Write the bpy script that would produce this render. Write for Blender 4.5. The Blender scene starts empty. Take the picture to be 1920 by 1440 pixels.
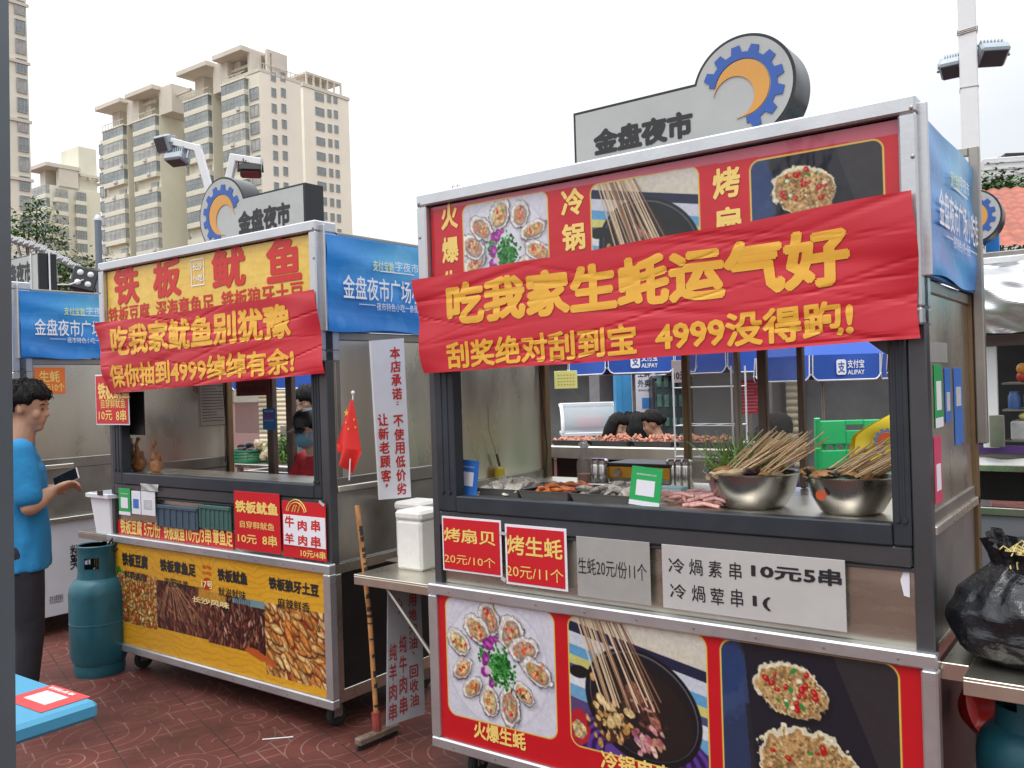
import bpy, bmesh, math, random
import numpy as np
from mathutils import Vector, Matrix
random.seed(7); NR = np.random.RandomState(11)
PI = math.pi; rad = math.radians
SC = bpy.context.scene; COL = SC.collection

# ------------------------------------------------------------ camera, sky, sun, exposure
F, PITCH, ROLL, EYE = 1658.24, .0016, -.0302, 1.62          # focal length in pixels of the 1920 wide photograph
_fw = Vector((0, math.cos(PITCH), math.sin(PITCH))); _up = Vector((0, -math.sin(PITCH), math.cos(PITCH))); _rt = Vector((1, 0, 0))
CR = math.cos(ROLL)*_rt + math.sin(ROLL)*_up; CU = -math.sin(ROLL)*_rt + math.cos(ROLL)*_up
cam = bpy.data.cameras.new('camera'); co = bpy.data.objects.new('camera', cam); COL.objects.link(co)
cam.sensor_width = 36; cam.lens = 36*F/1920; cam.clip_start = .05; cam.clip_end = 3000
co.matrix_world = Matrix(((CR.x, CU.x, -_fw.x, 0), (CR.y, CU.y, -_fw.y, 0), (CR.z, CU.z, -_fw.z, EYE), (0, 0, 0, 1)))
SC.camera = co
SC.view_settings.view_transform = 'Standard'; SC.view_settings.look = 'None'; SC.view_settings.exposure = 0.0; SC.view_settings.gamma = 1
SUN_EL, SUN_AZ = 62, -150                                   # high, hazy, from behind on the left
W_ = bpy.data.worlds.new('World'); SC.world = W_; W_.use_nodes = True
nt = W_.node_tree; N = nt.nodes; Lk = nt.links
for n in list(N): N.remove(n)
out = N.new('ShaderNodeOutputWorld'); mix = N.new('ShaderNodeMixShader')
b1 = N.new('ShaderNodeBackground'); b2 = N.new('ShaderNodeBackground')
sky = N.new('ShaderNodeTexSky'); sky.sky_type = 'NISHITA'; sky.sun_disc = False
sky.sun_elevation = rad(SUN_EL); sky.sun_rotation = rad(SUN_AZ); sky.air_density = 1.0; sky.dust_density = 3.0
Lk.new(sky.outputs[0], b1.inputs[0]); b1.inputs[1].default_value = .12
tc = N.new('ShaderNodeTexCoord'); sep = N.new('ShaderNodeSeparateXYZ'); Lk.new(tc.outputs['Generated'], sep.inputs[0])
mr = N.new('ShaderNodeMapRange'); mr.inputs[1].default_value = 0; mr.inputs[2].default_value = 1; mr.inputs[3].default_value = .93; mr.inputs[4].default_value = 3.1
pw = N.new('ShaderNodeMath'); pw.operation = 'POWER'; pw.use_clamp = True; pw.inputs[1].default_value = 1.75; Lk.new(sep.outputs[2], pw.inputs[0]); Lk.new(pw.outputs[0], mr.inputs[0])
sd = N.new('ShaderNodeMapRange'); sd.inputs[1].default_value = -.5; sd.inputs[2].default_value = .5; sd.inputs[3].default_value = 1.22; sd.inputs[4].default_value = .93; Lk.new(sep.outputs[0], sd.inputs[0])
ml = N.new('ShaderNodeMath'); ml.operation = 'MULTIPLY'; Lk.new(mr.outputs[0], ml.inputs[0]); Lk.new(sd.outputs[0], ml.inputs[1])
mp = N.new('ShaderNodeMapping'); mp.inputs['Scale'].default_value = (1.6, 1.6, 4.5); Lk.new(tc.outputs['Generated'], mp.inputs[0])
nz = N.new('ShaderNodeTexNoise'); nz.inputs['Scale'].default_value = 1.7; nz.inputs['Detail'].default_value = 6; nz.inputs['Roughness'].default_value = .55; Lk.new(mp.outputs[0], nz.inputs[0])
cr = N.new('ShaderNodeValToRGB'); cr.color_ramp.elements[0].position = .30; cr.color_ramp.elements[0].color = (.84, .90, .97, 1)
cr.color_ramp.elements[1].position = .62; cr.color_ramp.elements[1].color = (1.0, 1.0, 1.0, 1); Lk.new(nz.outputs[0], cr.inputs[0])
Lk.new(cr.outputs[0], b2.inputs[0]); Lk.new(ml.outputs[0], b2.inputs[1])
mix.inputs[0].default_value = .93; Lk.new(b1.outputs[0], mix.inputs[1]); Lk.new(b2.outputs[0], mix.inputs[2]); Lk.new(mix.outputs[0], out.inputs[0])
sl = bpy.data.lights.new('sun', 'SUN'); sl.energy = .9; sl.angle = rad(20); sl.color = (1, .96, .9)
so = bpy.data.objects.new('sun', sl); COL.objects.link(so)
_e, _a = rad(SUN_EL), rad(SUN_AZ); _d = Vector((math.sin(_a)*math.cos(_e), math.cos(_a)*math.cos(_e), math.sin(_e)))
so.rotation_euler = _d.to_track_quat('Z', 'Y').to_euler(); so.location = (0, 0, 30)

# ------------------------------------------------------------ from the photograph's pixels to places
A = (-.3514, 3.681, -.6313); B = (-2.414, 5.272, -.6368); C = (-3.28-1.95*.807, 5.91+1.95*.593, -.634)   # the three stalls: corner and turn
def ray(x, y): return ((x-960)/F)*CR - ((y-720)/F)*CU + _fw
def at(x, y, Y):
    d = ray(x, y); return Vector((0, 0, EYE)) + d*(Y/d.y)
def onz(x, y, z):
    d = ray(x, y); return Vector((0, 0, EYE)) + d*((z-EYE)/d.z)
def loc(S, P):
    c, s = math.cos(S[2]), math.sin(S[2]); dx, dy = P.x-S[0], P.y-S[1]
    return Vector((dx*c+dy*s, -dx*s+dy*c, P.z))
def wld(S, x, y, z=0):
    c, s = math.cos(S[2]), math.sin(S[2]); return Vector((S[0]+c*x-s*y, S[1]+s*x+c*y, z))
def fp(S, x, y, ly=0):                                       # on a plane parallel to the stall's front
    s_, c_ = math.sin(S[2]), math.cos(S[2]); v = (-s_, c_); d = ray(x, y)
    t = (v[0]*S[0]+v[1]*S[1]+ly)/(v[0]*d.x+v[1]*d.y); p = loc(S, Vector((0, 0, EYE))+d*t); return p.x, p.z
def sp(S, x, y, lx):                                         # on a plane parallel to the stall's side
    s_, c_ = math.sin(S[2]), math.cos(S[2]); u = (c_, s_); d = ray(x, y)
    t = (u[0]*S[0]+u[1]*S[1]+lx)/(u[0]*d.x+u[1]*d.y); p = loc(S, Vector((0, 0, EYE))+d*t); return p.y, p.z
def onzl(S, x, y, z): return loc(S, onz(x, y, z))

# ------------------------------------------------------------ materials
def lin(c): return tuple((v/12.92 if v <= .04045 else ((v+.055)/1.055)**2.4) for v in c)
def L255(r, g, b): return lin((r/255, g/255, b/255))
MATS = {}
def pm(name, col, rough=.5, metal=0., var=.12, scale=6., bump=0., bscale=40., spec=.5, trans=0., alpha=1., stretch=None, rvar=.0, dirt=0., dcol=(.06, .05, .04), coat=0., emit=0., orand=0.):
    if name in MATS: return MATS[name]
    m = bpy.data.materials.new(name); m.use_nodes = True; nt = m.node_tree; n = nt.nodes; l = nt.links; p = n['Principled BSDF']
    p.inputs['Roughness'].default_value = rough; p.inputs['Metallic'].default_value = metal; p.inputs['Specular IOR Level'].default_value = spec
    p.inputs['Transmission Weight'].default_value = trans; p.inputs['Alpha'].default_value = alpha; p.inputs['Coat Weight'].default_value = coat
    tc = n.new('ShaderNodeTexCoord'); src = tc.outputs['Object']
    if stretch:
        mp = n.new('ShaderNodeMapping'); mp.inputs['Scale'].default_value = stretch; l.new(src, mp.inputs[0]); src = mp.outputs[0]
    nz = n.new('ShaderNodeTexNoise'); nz.inputs['Scale'].default_value = scale; nz.inputs['Detail'].default_value = 5; nz.inputs['Roughness'].default_value = .6; l.new(src, nz.inputs[0])
    r = n.new('ShaderNodeValToRGB'); r.color_ramp.elements[0].position = .28; r.color_ramp.elements[1].position = .72
    r.color_ramp.elements[0].color = tuple(max(0, v*(1-var)) for v in col)+(1,); r.color_ramp.elements[1].color = tuple(min(1, v*(1+var)) for v in col)+(1,)
    l.new(nz.outputs[0], r.inputs[0]); colout = r.outputs[0]
    if dirt > 0:
        n2 = n.new('ShaderNodeTexNoise'); n2.inputs['Scale'].default_value = scale*.6; n2.inputs['Detail'].default_value = 8; n2.inputs['Roughness'].default_value = .7; l.new(tc.outputs['Object'], n2.inputs[0])
        r2 = n.new('ShaderNodeValToRGB'); r2.color_ramp.elements[0].position = .5; r2.color_ramp.elements[0].color = (0, 0, 0, 1); r2.color_ramp.elements[1].position = .75; r2.color_ramp.elements[1].color = (dirt,)*3+(1,); l.new(n2.outputs[0], r2.inputs[0])
        mx = n.new('ShaderNodeMixRGB'); l.new(r2.outputs[0], mx.inputs[0]); l.new(colout, mx.inputs[1]); mx.inputs[2].default_value = dcol+(1,); colout = mx.outputs[0]
    if orand > 0:
        oi = n.new('ShaderNodeObjectInfo'); m3 = n.new('ShaderNodeMapRange'); m3.inputs[3].default_value = 1-orand; m3.inputs[4].default_value = 1+orand; l.new(oi.outputs['Random'], m3.inputs[0]); vm = n.new('ShaderNodeVectorMath'); vm.operation = 'SCALE'; l.new(colout, vm.inputs[0]); l.new(m3.outputs[0], vm.inputs['Scale']); colout = vm.outputs[0]
    l.new(colout, p.inputs['Base Color'])
    if rvar > 0:
        mr = n.new('ShaderNodeMapRange'); mr.inputs[1].default_value = .3; mr.inputs[2].default_value = .7; mr.inputs[3].default_value = max(.02, rough-rvar); mr.inputs[4].default_value = min(1, rough+rvar); l.new(nz.outputs[0], mr.inputs[0]); l.new(mr.outputs[0], p.inputs['Roughness'])
    if bump > 0:
        n3 = n.new('ShaderNodeTexNoise'); n3.inputs['Scale'].default_value = bscale; n3.inputs['Detail'].default_value = 4; l.new(src, n3.inputs[0])
        bp = n.new('ShaderNodeBump'); bp.inputs['Strength'].default_value = bump; bp.inputs['Distance'].default_value = .02; l.new(n3.outputs[0], bp.inputs['Height']); l.new(bp.outputs[0], p.inputs['Normal'])
    if emit > 0:
        p.inputs['Emission Color'].default_value = tuple(col)+(1,); p.inputs['Emission Strength'].default_value = emit
    MATS[name] = m; return m
def print_mat(name='printed_vinyl', rough=.35, k=.8, bump=.05):
    if name in MATS: return MATS[name]
    m = bpy.data.materials.new(name); m.use_nodes = True; nt = m.node_tree; n = nt.nodes; l = nt.links; p = n['Principled BSDF']
    a = n.new('ShaderNodeVertexColor'); a.layer_name = 'Col'; g = n.new('ShaderNodeMixRGB'); g.blend_type = 'MULTIPLY'; g.inputs[0].default_value = 1; g.inputs[2].default_value = (k, k, k, 1)
    l.new(a.outputs[0], g.inputs[1]); l.new(g.outputs[0], p.inputs['Base Color']); p.inputs['Roughness'].default_value = rough
    tc = n.new('ShaderNodeTexCoord'); nz = n.new('ShaderNodeTexNoise'); nz.inputs['Scale'].default_value = 4; nz.inputs['Detail'].default_value = 3; l.new(tc.outputs['Object'], nz.inputs[0])
    bp = n.new('ShaderNodeBump'); bp.inputs['Strength'].default_value = bump; bp.inputs['Distance'].default_value = .1; l.new(nz.outputs[0], bp.inputs['Height']); l.new(bp.outputs[0], p.inputs['Normal'])
    MATS[name] = m; return m
STEEL = pm('stainless_steel', (.68, .645, .555), .30, .95, .12, 2.2, .03, 8, stretch=(1, 1, .35), rvar=.12, dirt=.32, dcol=(.24, .20, .14))
APRON = pm('stained_apron_steel', (.52, .495, .42), .28, .92, .28, 2.2, .03, 8, stretch=(.5, 1, 3), rvar=.10, dirt=.45, dcol=(.18, .155, .12))
STEELD = pm('dull_steel', (.34, .32, .29), .36, .8, .15, 4, .04, 14, rvar=.08, dirt=.4, dcol=(.12, .10, .08))
STEELB = pm('bright_steel', (.62, .61, .60), .2, .95, .06, 4, .03, 10, rvar=.05)
ALU = pm('silver_aluminium', (.55, .56, .58), .32, .75, .08, 5, .03, 60, rvar=.06, dirt=.25, dcol=(.2, .19, .18))
SLATE = pm('slate_powder_coat', (.030, .037, .047), .38, .15, .15, 6, .02, 60, rvar=.06, dirt=.2, dcol=(.09, .085, .08))
DARK = pm('dark_cavity', (.022, .022, .024), .7, 0, .3, 5)
BLACK = pm('black_plastic', (.014, .014, .016), .4, 0, .2, 8)
RUBBER = pm('black_rubber', (.02, .02, .021), .75, 0, .3, 30, .2, 120)
RED = pm('red_vinyl', (.50, .012, .026), .42, 0, .06, 3, .03, 8)
REDS = pm('red_sign_film', (.55, .012, .02), .38, 0, .06, 4, .04, 6)
YEL = pm('yellow_print', (.72, .38, .035), .45, 0, .05, 6)
YELL = pm('pale_yellow_print', (.80, .58, .16), .45, 0, .05, 6)
TRED = pm('red_print', (.55, .02, .015), .45, 0, .05, 6)
INK = pm('black_print', (.014, .014, .017), .5, 0, .1, 6)
WPAP = pm('white_paper', (.74, .74, .80), .55, 0, .05, 5, .05, 12, dirt=.12, dcol=(.5, .48, .45))
WPRINT = pm('white_print', (.82, .84, .86), .5, 0, .03, 6)
WPLAST = pm('white_plastic', (.74, .76, .80), .35, 0, .05, 5)
WPAINT = pm('white_paint', (.72, .73, .74), .4, 0, .05, 4, dirt=.2, dcol=(.35, .33, .3))
GREYPAP = pm('grey_laminate', (.42, .42, .40), .35, .3, .12, 5, .05, 8, dirt=.35, dcol=(.28, .25, .2))
GREEN = pm('green_card', (.012, .36, .09), .4, 0, .06, 5)
BLUEC = pm('blue_card', (.035, .16, .55), .4, 0, .08, 5)
TEAL = pm('teal_enamel', (.014, .10, .135), .42, .1, .2, 6, .08, 30, rvar=.1, dirt=.5, dcol=(.035, .05, .048))
def glass_mat(name, tint=(.8, .85, .85), a=.3, rough=.06):
    return pm(name, tint, rough, 0, .05, 3, spec=.6, alpha=a)
GLASS = glass_mat('clear_glass', (.35, .36, .35), .28)
WOOD = pm('bamboo', (.78, .58, .35), .6, 0, .2, 60, orand=.35)

DARKST = pm('sill_dark_steel', (.10, .105, .115), .3, .6, .12, 4)
# ------------------------------------------------------------ mesh builder
class MB:
    def __init__(s): s.v = []; s.f = []
    def add(s, vs, fs, M=None):
        o = len(s.v); s.v += [tuple(M @ Vector(p)) if M is not None else tuple(p) for p in vs]; s.f += [tuple(i+o for i in f) for f in fs]; return s
    def box(s, x0, x1, y0, y1, z0, z1, b=.003, M=None):
        lo = [min(x0, x1), min(y0, y1), min(z0, z1)]; hi = [max(x0, x1), max(y0, y1), max(z0, z1)]
        b = min(b, .45*min(hi[i]-lo[i] for i in range(3))); ix = {}; vs = []; fs = []
        sg = [(i, j, k) for i in (0, 1) for j in (0, 1) for k in (0, 1)]
        for c in sg:
            for a in range(3):
                p = [(hi[i] if c[i] else lo[i]) if i == a else ((hi[i]-b) if c[i] else (lo[i]+b)) for i in range(3)]
                ix[c, a] = len(vs); vs.append(p)
        for a in range(3):
            o = [i for i in range(3) if i != a]
            for sd in (0, 1):
                q = []
                for u, w in ((0, 0), (1, 0), (1, 1), (0, 1)):
                    c = [0]*3; c[a] = sd; c[o[0]] = u; c[o[1]] = w; q.append(ix[tuple(c), a])
                fs.append(q)
            for u in (0, 1):
                for w in (0, 1):
                    q = []
                    for t, ax in ((0, 0), (1, 0), (1, 1), (0, 1)):
                        c = [0]*3; c[a] = t; c[o[0]] = u; c[o[1]] = w; q.append(ix[tuple(c), o[ax]])
                    fs.append(q)
        for c in sg: fs.append([ix[c, 0], ix[c, 1], ix[c, 2]])
        return s.add(vs, fs, M)
    def quad(s, a, b, c, d): return s.add([a, b, c, d], [(0, 1, 2, 3)])
    def tube(s, pts, r, n=8, M=None, caps=True):
        pts = [Vector(p) for p in pts]; rs = r if isinstance(r, (list, tuple)) else [r]*len(pts); vs = []; fs = []; ref = None
        for i, p in enumerate(pts):
            t = (pts[min(i+1, len(pts)-1)]-pts[max(i-1, 0)]).normalized()
            if ref is None: ref = Vector((0, 0, 1)) if abs(t.z) < .9 else Vector((1, 0, 0))
            u = t.cross(ref).normalized(); w = u.cross(t).normalized(); ref = w
            for k in range(n):
                a = 2*PI*k/n; vs.append(p+(u*math.cos(a)+w*math.sin(a))*rs[i])
        for i in range(len(pts)-1):
            for k in range(n): fs.append((i*n+k, i*n+(k+1) % n, (i+1)*n+(k+1) % n, (i+1)*n+k))
        if caps: fs.append(tuple(range(n))); fs.append(tuple((len(pts)-1)*n+k for k in range(n)))
        return s.add(vs, fs, M)
    def lathe(s, prof, n=24, M=None, sx=1, sy=1):
        vs = []; fs = []; m = len(prof)
        for k in range(n):
            a = 2*PI*k/n
            for r, z in prof: vs.append((r*math.cos(a)*sx, r*math.sin(a)*sy, z))
        for k in range(n):
            for j in range(m-1): fs.append((k*m+j, ((k+1) % n)*m+j, ((k+1) % n)*m+j+1, k*m+j+1))
        for j in (0, m-1):
            if prof[j][0] > 1e-5: fs.append(tuple(k*m+j for k in range(n)))
        return s.add(vs, fs, M)
    def prism(s, poly, y0, y1, M=None):                      # outline in x,z pushed along y
        n = len(poly); vs = [(p[0], y0, p[1]) for p in poly]+[(p[0], y1, p[1]) for p in poly]
        return s.add(vs, [tuple(range(n)), tuple(range(n, 2*n))]+[(i, (i+1) % n, n+(i+1) % n, n+i) for i in range(n)], M)
    def ball(s, c, r, n=10, M=None, sq=(1, 1, 1), jit=0):
        vs = []; fs = []; m = max(4, n*2//3)
        for i in range(m+1):
            th = PI*i/m
            for k in range(n):
                a = 2*PI*k/n; q = 1+(random.uniform(-jit, jit) if 0 < i < m else 0)
                vs.append((c[0]+r*sq[0]*q*math.sin(th)*math.cos(a), c[1]+r*sq[1]*q*math.sin(th)*math.sin(a), c[2]+r*sq[2]*q*math.cos(th)))
        for i in range(m):
            for k in range(n): fs.append((i*n+k, i*n+(k+1) % n, (i+1)*n+(k+1) % n, (i+1)*n+k))
        return s.add(vs, fs, M)
    def sheet(s, fn, nu, nv):
        vs = [fn(i/nu, j/nv) for j in range(nv+1) for i in range(nu+1)]
        return s.add(vs, [(j*(nu+1)+i, j*(nu+1)+i+1, (j+1)*(nu+1)+i+1, (j+1)*(nu+1)+i) for j in range(nv) for i in range(nu)])
    def mesh(s, name, smooth=35):
        me = bpy.data.meshes.new(name); me.from_pydata(s.v, [], s.f)
        bm = bmesh.new(); bm.from_mesh(me); bmesh.ops.remove_doubles(bm, verts=bm.verts, dist=1e-6); bmesh.ops.recalc_face_normals(bm, faces=bm.faces); bm.to_mesh(me); bm.free()
        if smooth: me.shade_smooth(); me.set_sharp_from_angle(angle=rad(smooth))
        return me
def add_obj(name, me, mat=None, parent=None):
    o = bpy.data.objects.new(name, me); COL.objects.link(o)
    if mat is not None and me is not None and not me.materials: me.materials.append(mat)
    if parent is not None: o.parent = parent
    return o
def part(parent, name, mb, mat, smooth=35, label=None):
    o = add_obj(name, mb.mesh(name, smooth), mat, parent)
    if label: o['label'] = label
    return o
def tag(o, label, cat, group=None, kind=None):
    if label: o['label'] = label
    if cat: o['category'] = cat
    if group: o['group'] = group
    if kind: o['kind'] = kind
    return o
def thing(name, label, cat, p=(0, 0, 0), rz=0., group=None):
    o = bpy.data.objects.new(name, None); COL.objects.link(o); o.empty_display_size = .1
    o.location = p; o.rotation_euler = (0, 0, rz); return tag(o, label, cat, group)
def thingS(S, name, label, cat, x=0, y=0, z=0, rz=0., group=None): return thing(name, label, cat, wld(S, x, y, z), S[2]+rz, group)
def solo(name, mb, mat, label, cat, group=None, S=None, org=(0, 0, 0), rz=0., smooth=35, p=None, kind=None):
    """one mesh as a whole thing; its shape is drawn around org, which goes to org in frame S (or to p)"""
    o = add_obj(name, mb.mesh(name, smooth), mat)
    if S is not None: o.location = wld(S, *org); o.rotation_euler = (0, 0, S[2]+rz)
    else: o.location = p if p is not None else org; o.rotation_euler = (0, 0, rz)
    return tag(o, label, cat, group, kind)
def copy_tree(o, parent=None):
    c = o.copy(); COL.objects.link(c)
    if parent is not None: c.parent = parent
    for ch in list(o.children): copy_tree(ch, c)
    return c
TMP = bpy.data.scenes.new('tmp')
def evaluated(o):
    TMP.collection.objects.link(o)
    with bpy.context.temp_override(scene=TMP, view_layer=TMP.view_layers[0]):
        dg = bpy.context.evaluated_depsgraph_get(); dg.update(); me = bpy.data.meshes.new_from_object(o.evaluated_get(dg))
    TMP.collection.objects.unlink(o); bpy.data.objects.remove(o); return me
_tx = {}
def glyphs(s):
    """outline faces of a string in the built-in font, scaled to a unit box"""
    if s not in _tx:
        c = bpy.data.curves.new('t', 'FONT'); c.body = s; c.resolution_u = 2; c.fill_mode = 'FRONT'
        me = evaluated(bpy.data.objects.new('t', c))
        v = np.zeros(len(me.vertices)*3); me.vertices.foreach_get('co', v); v = v.reshape(-1, 3)[:, :2]
        lo, hi = v.min(0), v.max(0); _tx[s] = ((v-lo)/(hi-lo), [tuple(p.vertices) for p in me.polygons], (hi-lo)); bpy.data.meshes.remove(me)
    return _tx[s]
def put_text(mb, s, x0, z0, x1, z1, y=0., bold=.02, slope=0., fn=None, lay=-.00004):
    """text on the plane y, stretched to the box and thickened by shifted layers; fn(x,z,lift) bends it onto another surface"""
    v, f, e = glyphs(s); n = 0 if bold <= 0 else (4 if bold < .02 else 8)
    for i in range(n+1):
        dx, dz = (0, 0) if i == 0 else (bold/e[0]*math.cos(2*PI*(i+.5)/n), bold/e[1]*math.sin(2*PI*(i+.5)/n)); P = []; bx, bz = bold/e[0] if n else 0, bold/e[1] if n else 0
        for a, b in v:
            a = (a+dx+bx)/(1+2*bx); b = (b+dz+bz)/(1+2*bz)
            x = x0+(x1-x0)*a; z = z0+(z1-z0)*b+slope*(x-x0); P.append(fn(x, z, i*lay) if fn else (x, y+i*lay, z))
        mb.add(P, f)
def put_column(mb, s, x0, x1, ztop, zbot, y=0., bold=.02, gap=.15, fn=None):
    n = len(s); h = (ztop-zbot)/n
    for i, ch in enumerate(s):
        w = x1-x0; a, b = x0, x1; t, u = ztop-i*h, ztop-(i+1)*h+gap*h
        if ch in '，、。：': a, b = x0+.35*w, x0+.65*w; u = t-.28*h; t -= .02*h
        put_text(mb, ch, a, u, b, t, y, bold, fn=fn)
def pxrect(S, a, b, ly=0.):
    x0, z1 = fp(S, a[0], a[1], ly); x1, z0 = fp(S, b[0], b[1], ly); return x0, z0, x1, z1
def card_sign(S, name, label, cat, TL, BR, ly, mat, texts=(), border=None, group=None, th=.003, ext=(), extra=None):
    """a flat sign fixed to a stall front; corners and lettering boxes are read off the photograph on the plane ly"""
    x0, z0, x1, z1 = pxrect(S, TL, BR, ly); o = thingS(S, name, label, cat, (x0+x1)/2, ly, z0, 0, group); cx = (x0+x1)/2
    if border:
        part(o, 'border', MB().box(x0-cx, x1-cx, 0, th, 0, z1-z0, .0008), border[1]); b = border[0]
        part(o, 'panel', MB().box(x0-cx+b, x1-cx-b, -.002, -.0002, b, z1-z0-b, .0005), mat); fr = -.0032
    else: part(o, 'panel', MB().box(x0-cx, x1-cx, 0, th, 0, z1-z0, .0008), mat); fr = -.0014
    by = {}
    for t in texts:
        s, a, b, m = t[:4]; bold = t[4] if len(t) > 4 else .02
        q = pxrect(S, a, b, ly); by.setdefault(m, MB()); put_text(by[m], s, q[0]-cx, q[1]-z0, q[2]-cx, q[3]-z0, fr, bold)
    for m, mb in by.items(): part(o, 'lettering', mb, m, 0)
    return o, cx, z0

# ------------------------------------------------------------ printed pictures: painted in numpy, carried as vertex colours
def vnoise(h, w, cell, oct=3, seed=0):
    r = np.random.RandomState(seed); out = np.zeros((h, w)); amp = 1; tot = 0
    for o in range(oct):
        c = max(1.2, cell/2**o); gh, gw = int(h/c)+3, int(w/c)+3; g = r.rand(gh, gw)
        y = np.arange(h)/c; x = np.arange(w)/c; iy = y.astype(int); ix = x.astype(int); fy = y-iy; fx = x-ix; fy = fy*fy*(3-2*fy); fx = fx*fx*(3-2*fx)
        a = g[iy][:, ix]; b = g[iy][:, ix+1]; c_ = g[iy+1][:, ix]; d = g[iy+1][:, ix+1]
        out += amp*((a*(1-fx)+b*fx)*(1-fy)[:, None]+(c_*(1-fx)+d*fx)*fy[:, None]); tot += amp; amp *= .55
    return out/tot
class Canvas:
    def __init__(s, w, h, col):                               # colours as seen, 0..255; y runs down
        s.w, s.h = w, h; s.a = np.zeros((h, w, 3)); s.a[:] = col; s.Y, s.X = np.mgrid[0:h, 0:w].astype(float)
        s.n = vnoise(h, w, 9, 3, w+h); s.n2 = vnoise(h, w, 4, 2, w*2+h); s.nb = vnoise(h, w, 30, 3, w+3*h)
    def mix(s, m, col): s.a += np.clip(m, 0, 1)[..., None]*(np.asarray(col, float)-s.a)
    def ell(s, x, y, rx, ry, ang=0, col=(0, 0, 0), soft=1., wob=0., op=1., tex=0.):
        R = max(rx, ry)*1.5+3; x0, x1, y0, y1 = int(max(0, x-R)), int(min(s.w, x+R)), int(max(0, y-R)), int(min(s.h, y+R))
        if x1 <= x0 or y1 <= y0: return
        X = s.X[y0:y1, x0:x1]-x; Y = s.Y[y0:y1, x0:x1]-y; c, q = math.cos(ang), math.sin(ang)
        u = (X*c+Y*q)/rx; v = (-X*q+Y*c)/ry; d = np.sqrt(u*u+v*v)+wob*(s.n[y0:y1, x0:x1]-.5)*2
        m = np.clip((1-d)*min(rx, ry)/soft+.5, 0, 1)*op; cc = np.asarray(col, float)
        if tex: cc = cc*(1+tex*(s.n2[y0:y1, x0:x1]-.5)*2)[..., None]
        s.a[y0:y1, x0:x1] += m[..., None]*(cc-s.a[y0:y1, x0:x1])
    def line(s, x0, y0, x1, y1, w, col, op=1.):
        dx, dy = x1-x0, y1-y0; L = dx*dx+dy*dy+1e-9; t = np.clip(((s.X-x0)*dx+(s.Y-y0)*dy)/L, 0, 1)
        d = np.hypot(s.X-x0-t*dx, s.Y-y0-t*dy); s.mix(np.clip(w/2-d+.5, 0, 1)*op, col)
    def poly(s, pts, col, op=1.):
        m = np.zeros((s.h, s.w), bool); n = len(pts)
        for i in range(n):
            (xa, ya), (xb, yb) = pts[i], pts[(i+1) % n]
            if ya == yb: continue
            m ^= ((ya > s.Y) != (yb > s.Y)) & (s.X < (xb-xa)*(s.Y-ya)/(yb-ya)+xa)
        s.mix(m*op, col)
    def grain(s, k=.05): s.a *= (1+k*(s.n2-.5)*2)[..., None]
    def paste(s, o, x, y, r=0, border=None, bw=1.5):          # picture with rounded corners and a printed border
        h, w = o.h, o.w; X, Y = s.X-x-w/2+.5, s.Y-y-h/2+.5
        d = np.hypot(np.maximum(np.abs(X)-(w/2-r), 0), np.maximum(np.abs(Y)-(h/2-r), 0))-r
        if border is not None: s.mix(np.clip(bw-d+.5, 0, 1), border)
        m = np.clip(-d+.5, 0, 1); y0, y1, x0, x1 = max(0, y), min(s.h, y+h), max(0, x), min(s.w, x+w)
        s.a[y0:y1, x0:x1] += m[y0:y1, x0:x1, None]*(o.a[y0-y:y1-y, x0-x:x1-x]-s.a[y0:y1, x0:x1])
    def mesh(s, name, fn):                                    # fn(u, v) -> points, u right, v up
        u = s.X/(s.w-1); v = 1-s.Y/(s.h-1); P = np.stack(fn(u, v), -1).reshape(-1, 3); n = s.w*s.h
        idx = (np.arange(s.h-1)[:, None]*s.w+np.arange(s.w-1)[None, :]).ravel(); q = np.stack([idx, idx+s.w, idx+s.w+1, idx+1], 1)
        me = bpy.data.meshes.new(name); me.vertices.add(n); me.vertices.foreach_set('co', P.astype(np.float32).ravel()); nf = len(q)
        me.loops.add(nf*4); me.loops.foreach_set('vertex_index', q.astype(np.int32).ravel()); me.polygons.add(nf)
        me.polygons.foreach_set('loop_start', np.arange(nf, dtype=np.int32)*4); me.update(calc_edges=True)
        c = np.clip(s.a/255, 0, 1); c = np.where(c <= .04045, c/12.92, ((c+.055)/1.055)**2.4); rgba = np.ones((n, 4), np.float32); rgba[:, :3] = c.reshape(-1, 3)
        at_ = me.color_attributes.new('Col', 'FLOAT_COLOR', 'POINT'); at_.data.foreach_set('color', rgba.ravel()); me.shade_smooth(); return me
    def flat(s, name, x0, z0, x1, z1, y, mat=None, parent=None):
        me = s.mesh(name, lambda u, v: (x0+(x1-x0)*u, np.full_like(u, y), z0+(z1-z0)*v)); return add_obj(name, me, mat or print_mat(), parent)

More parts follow.
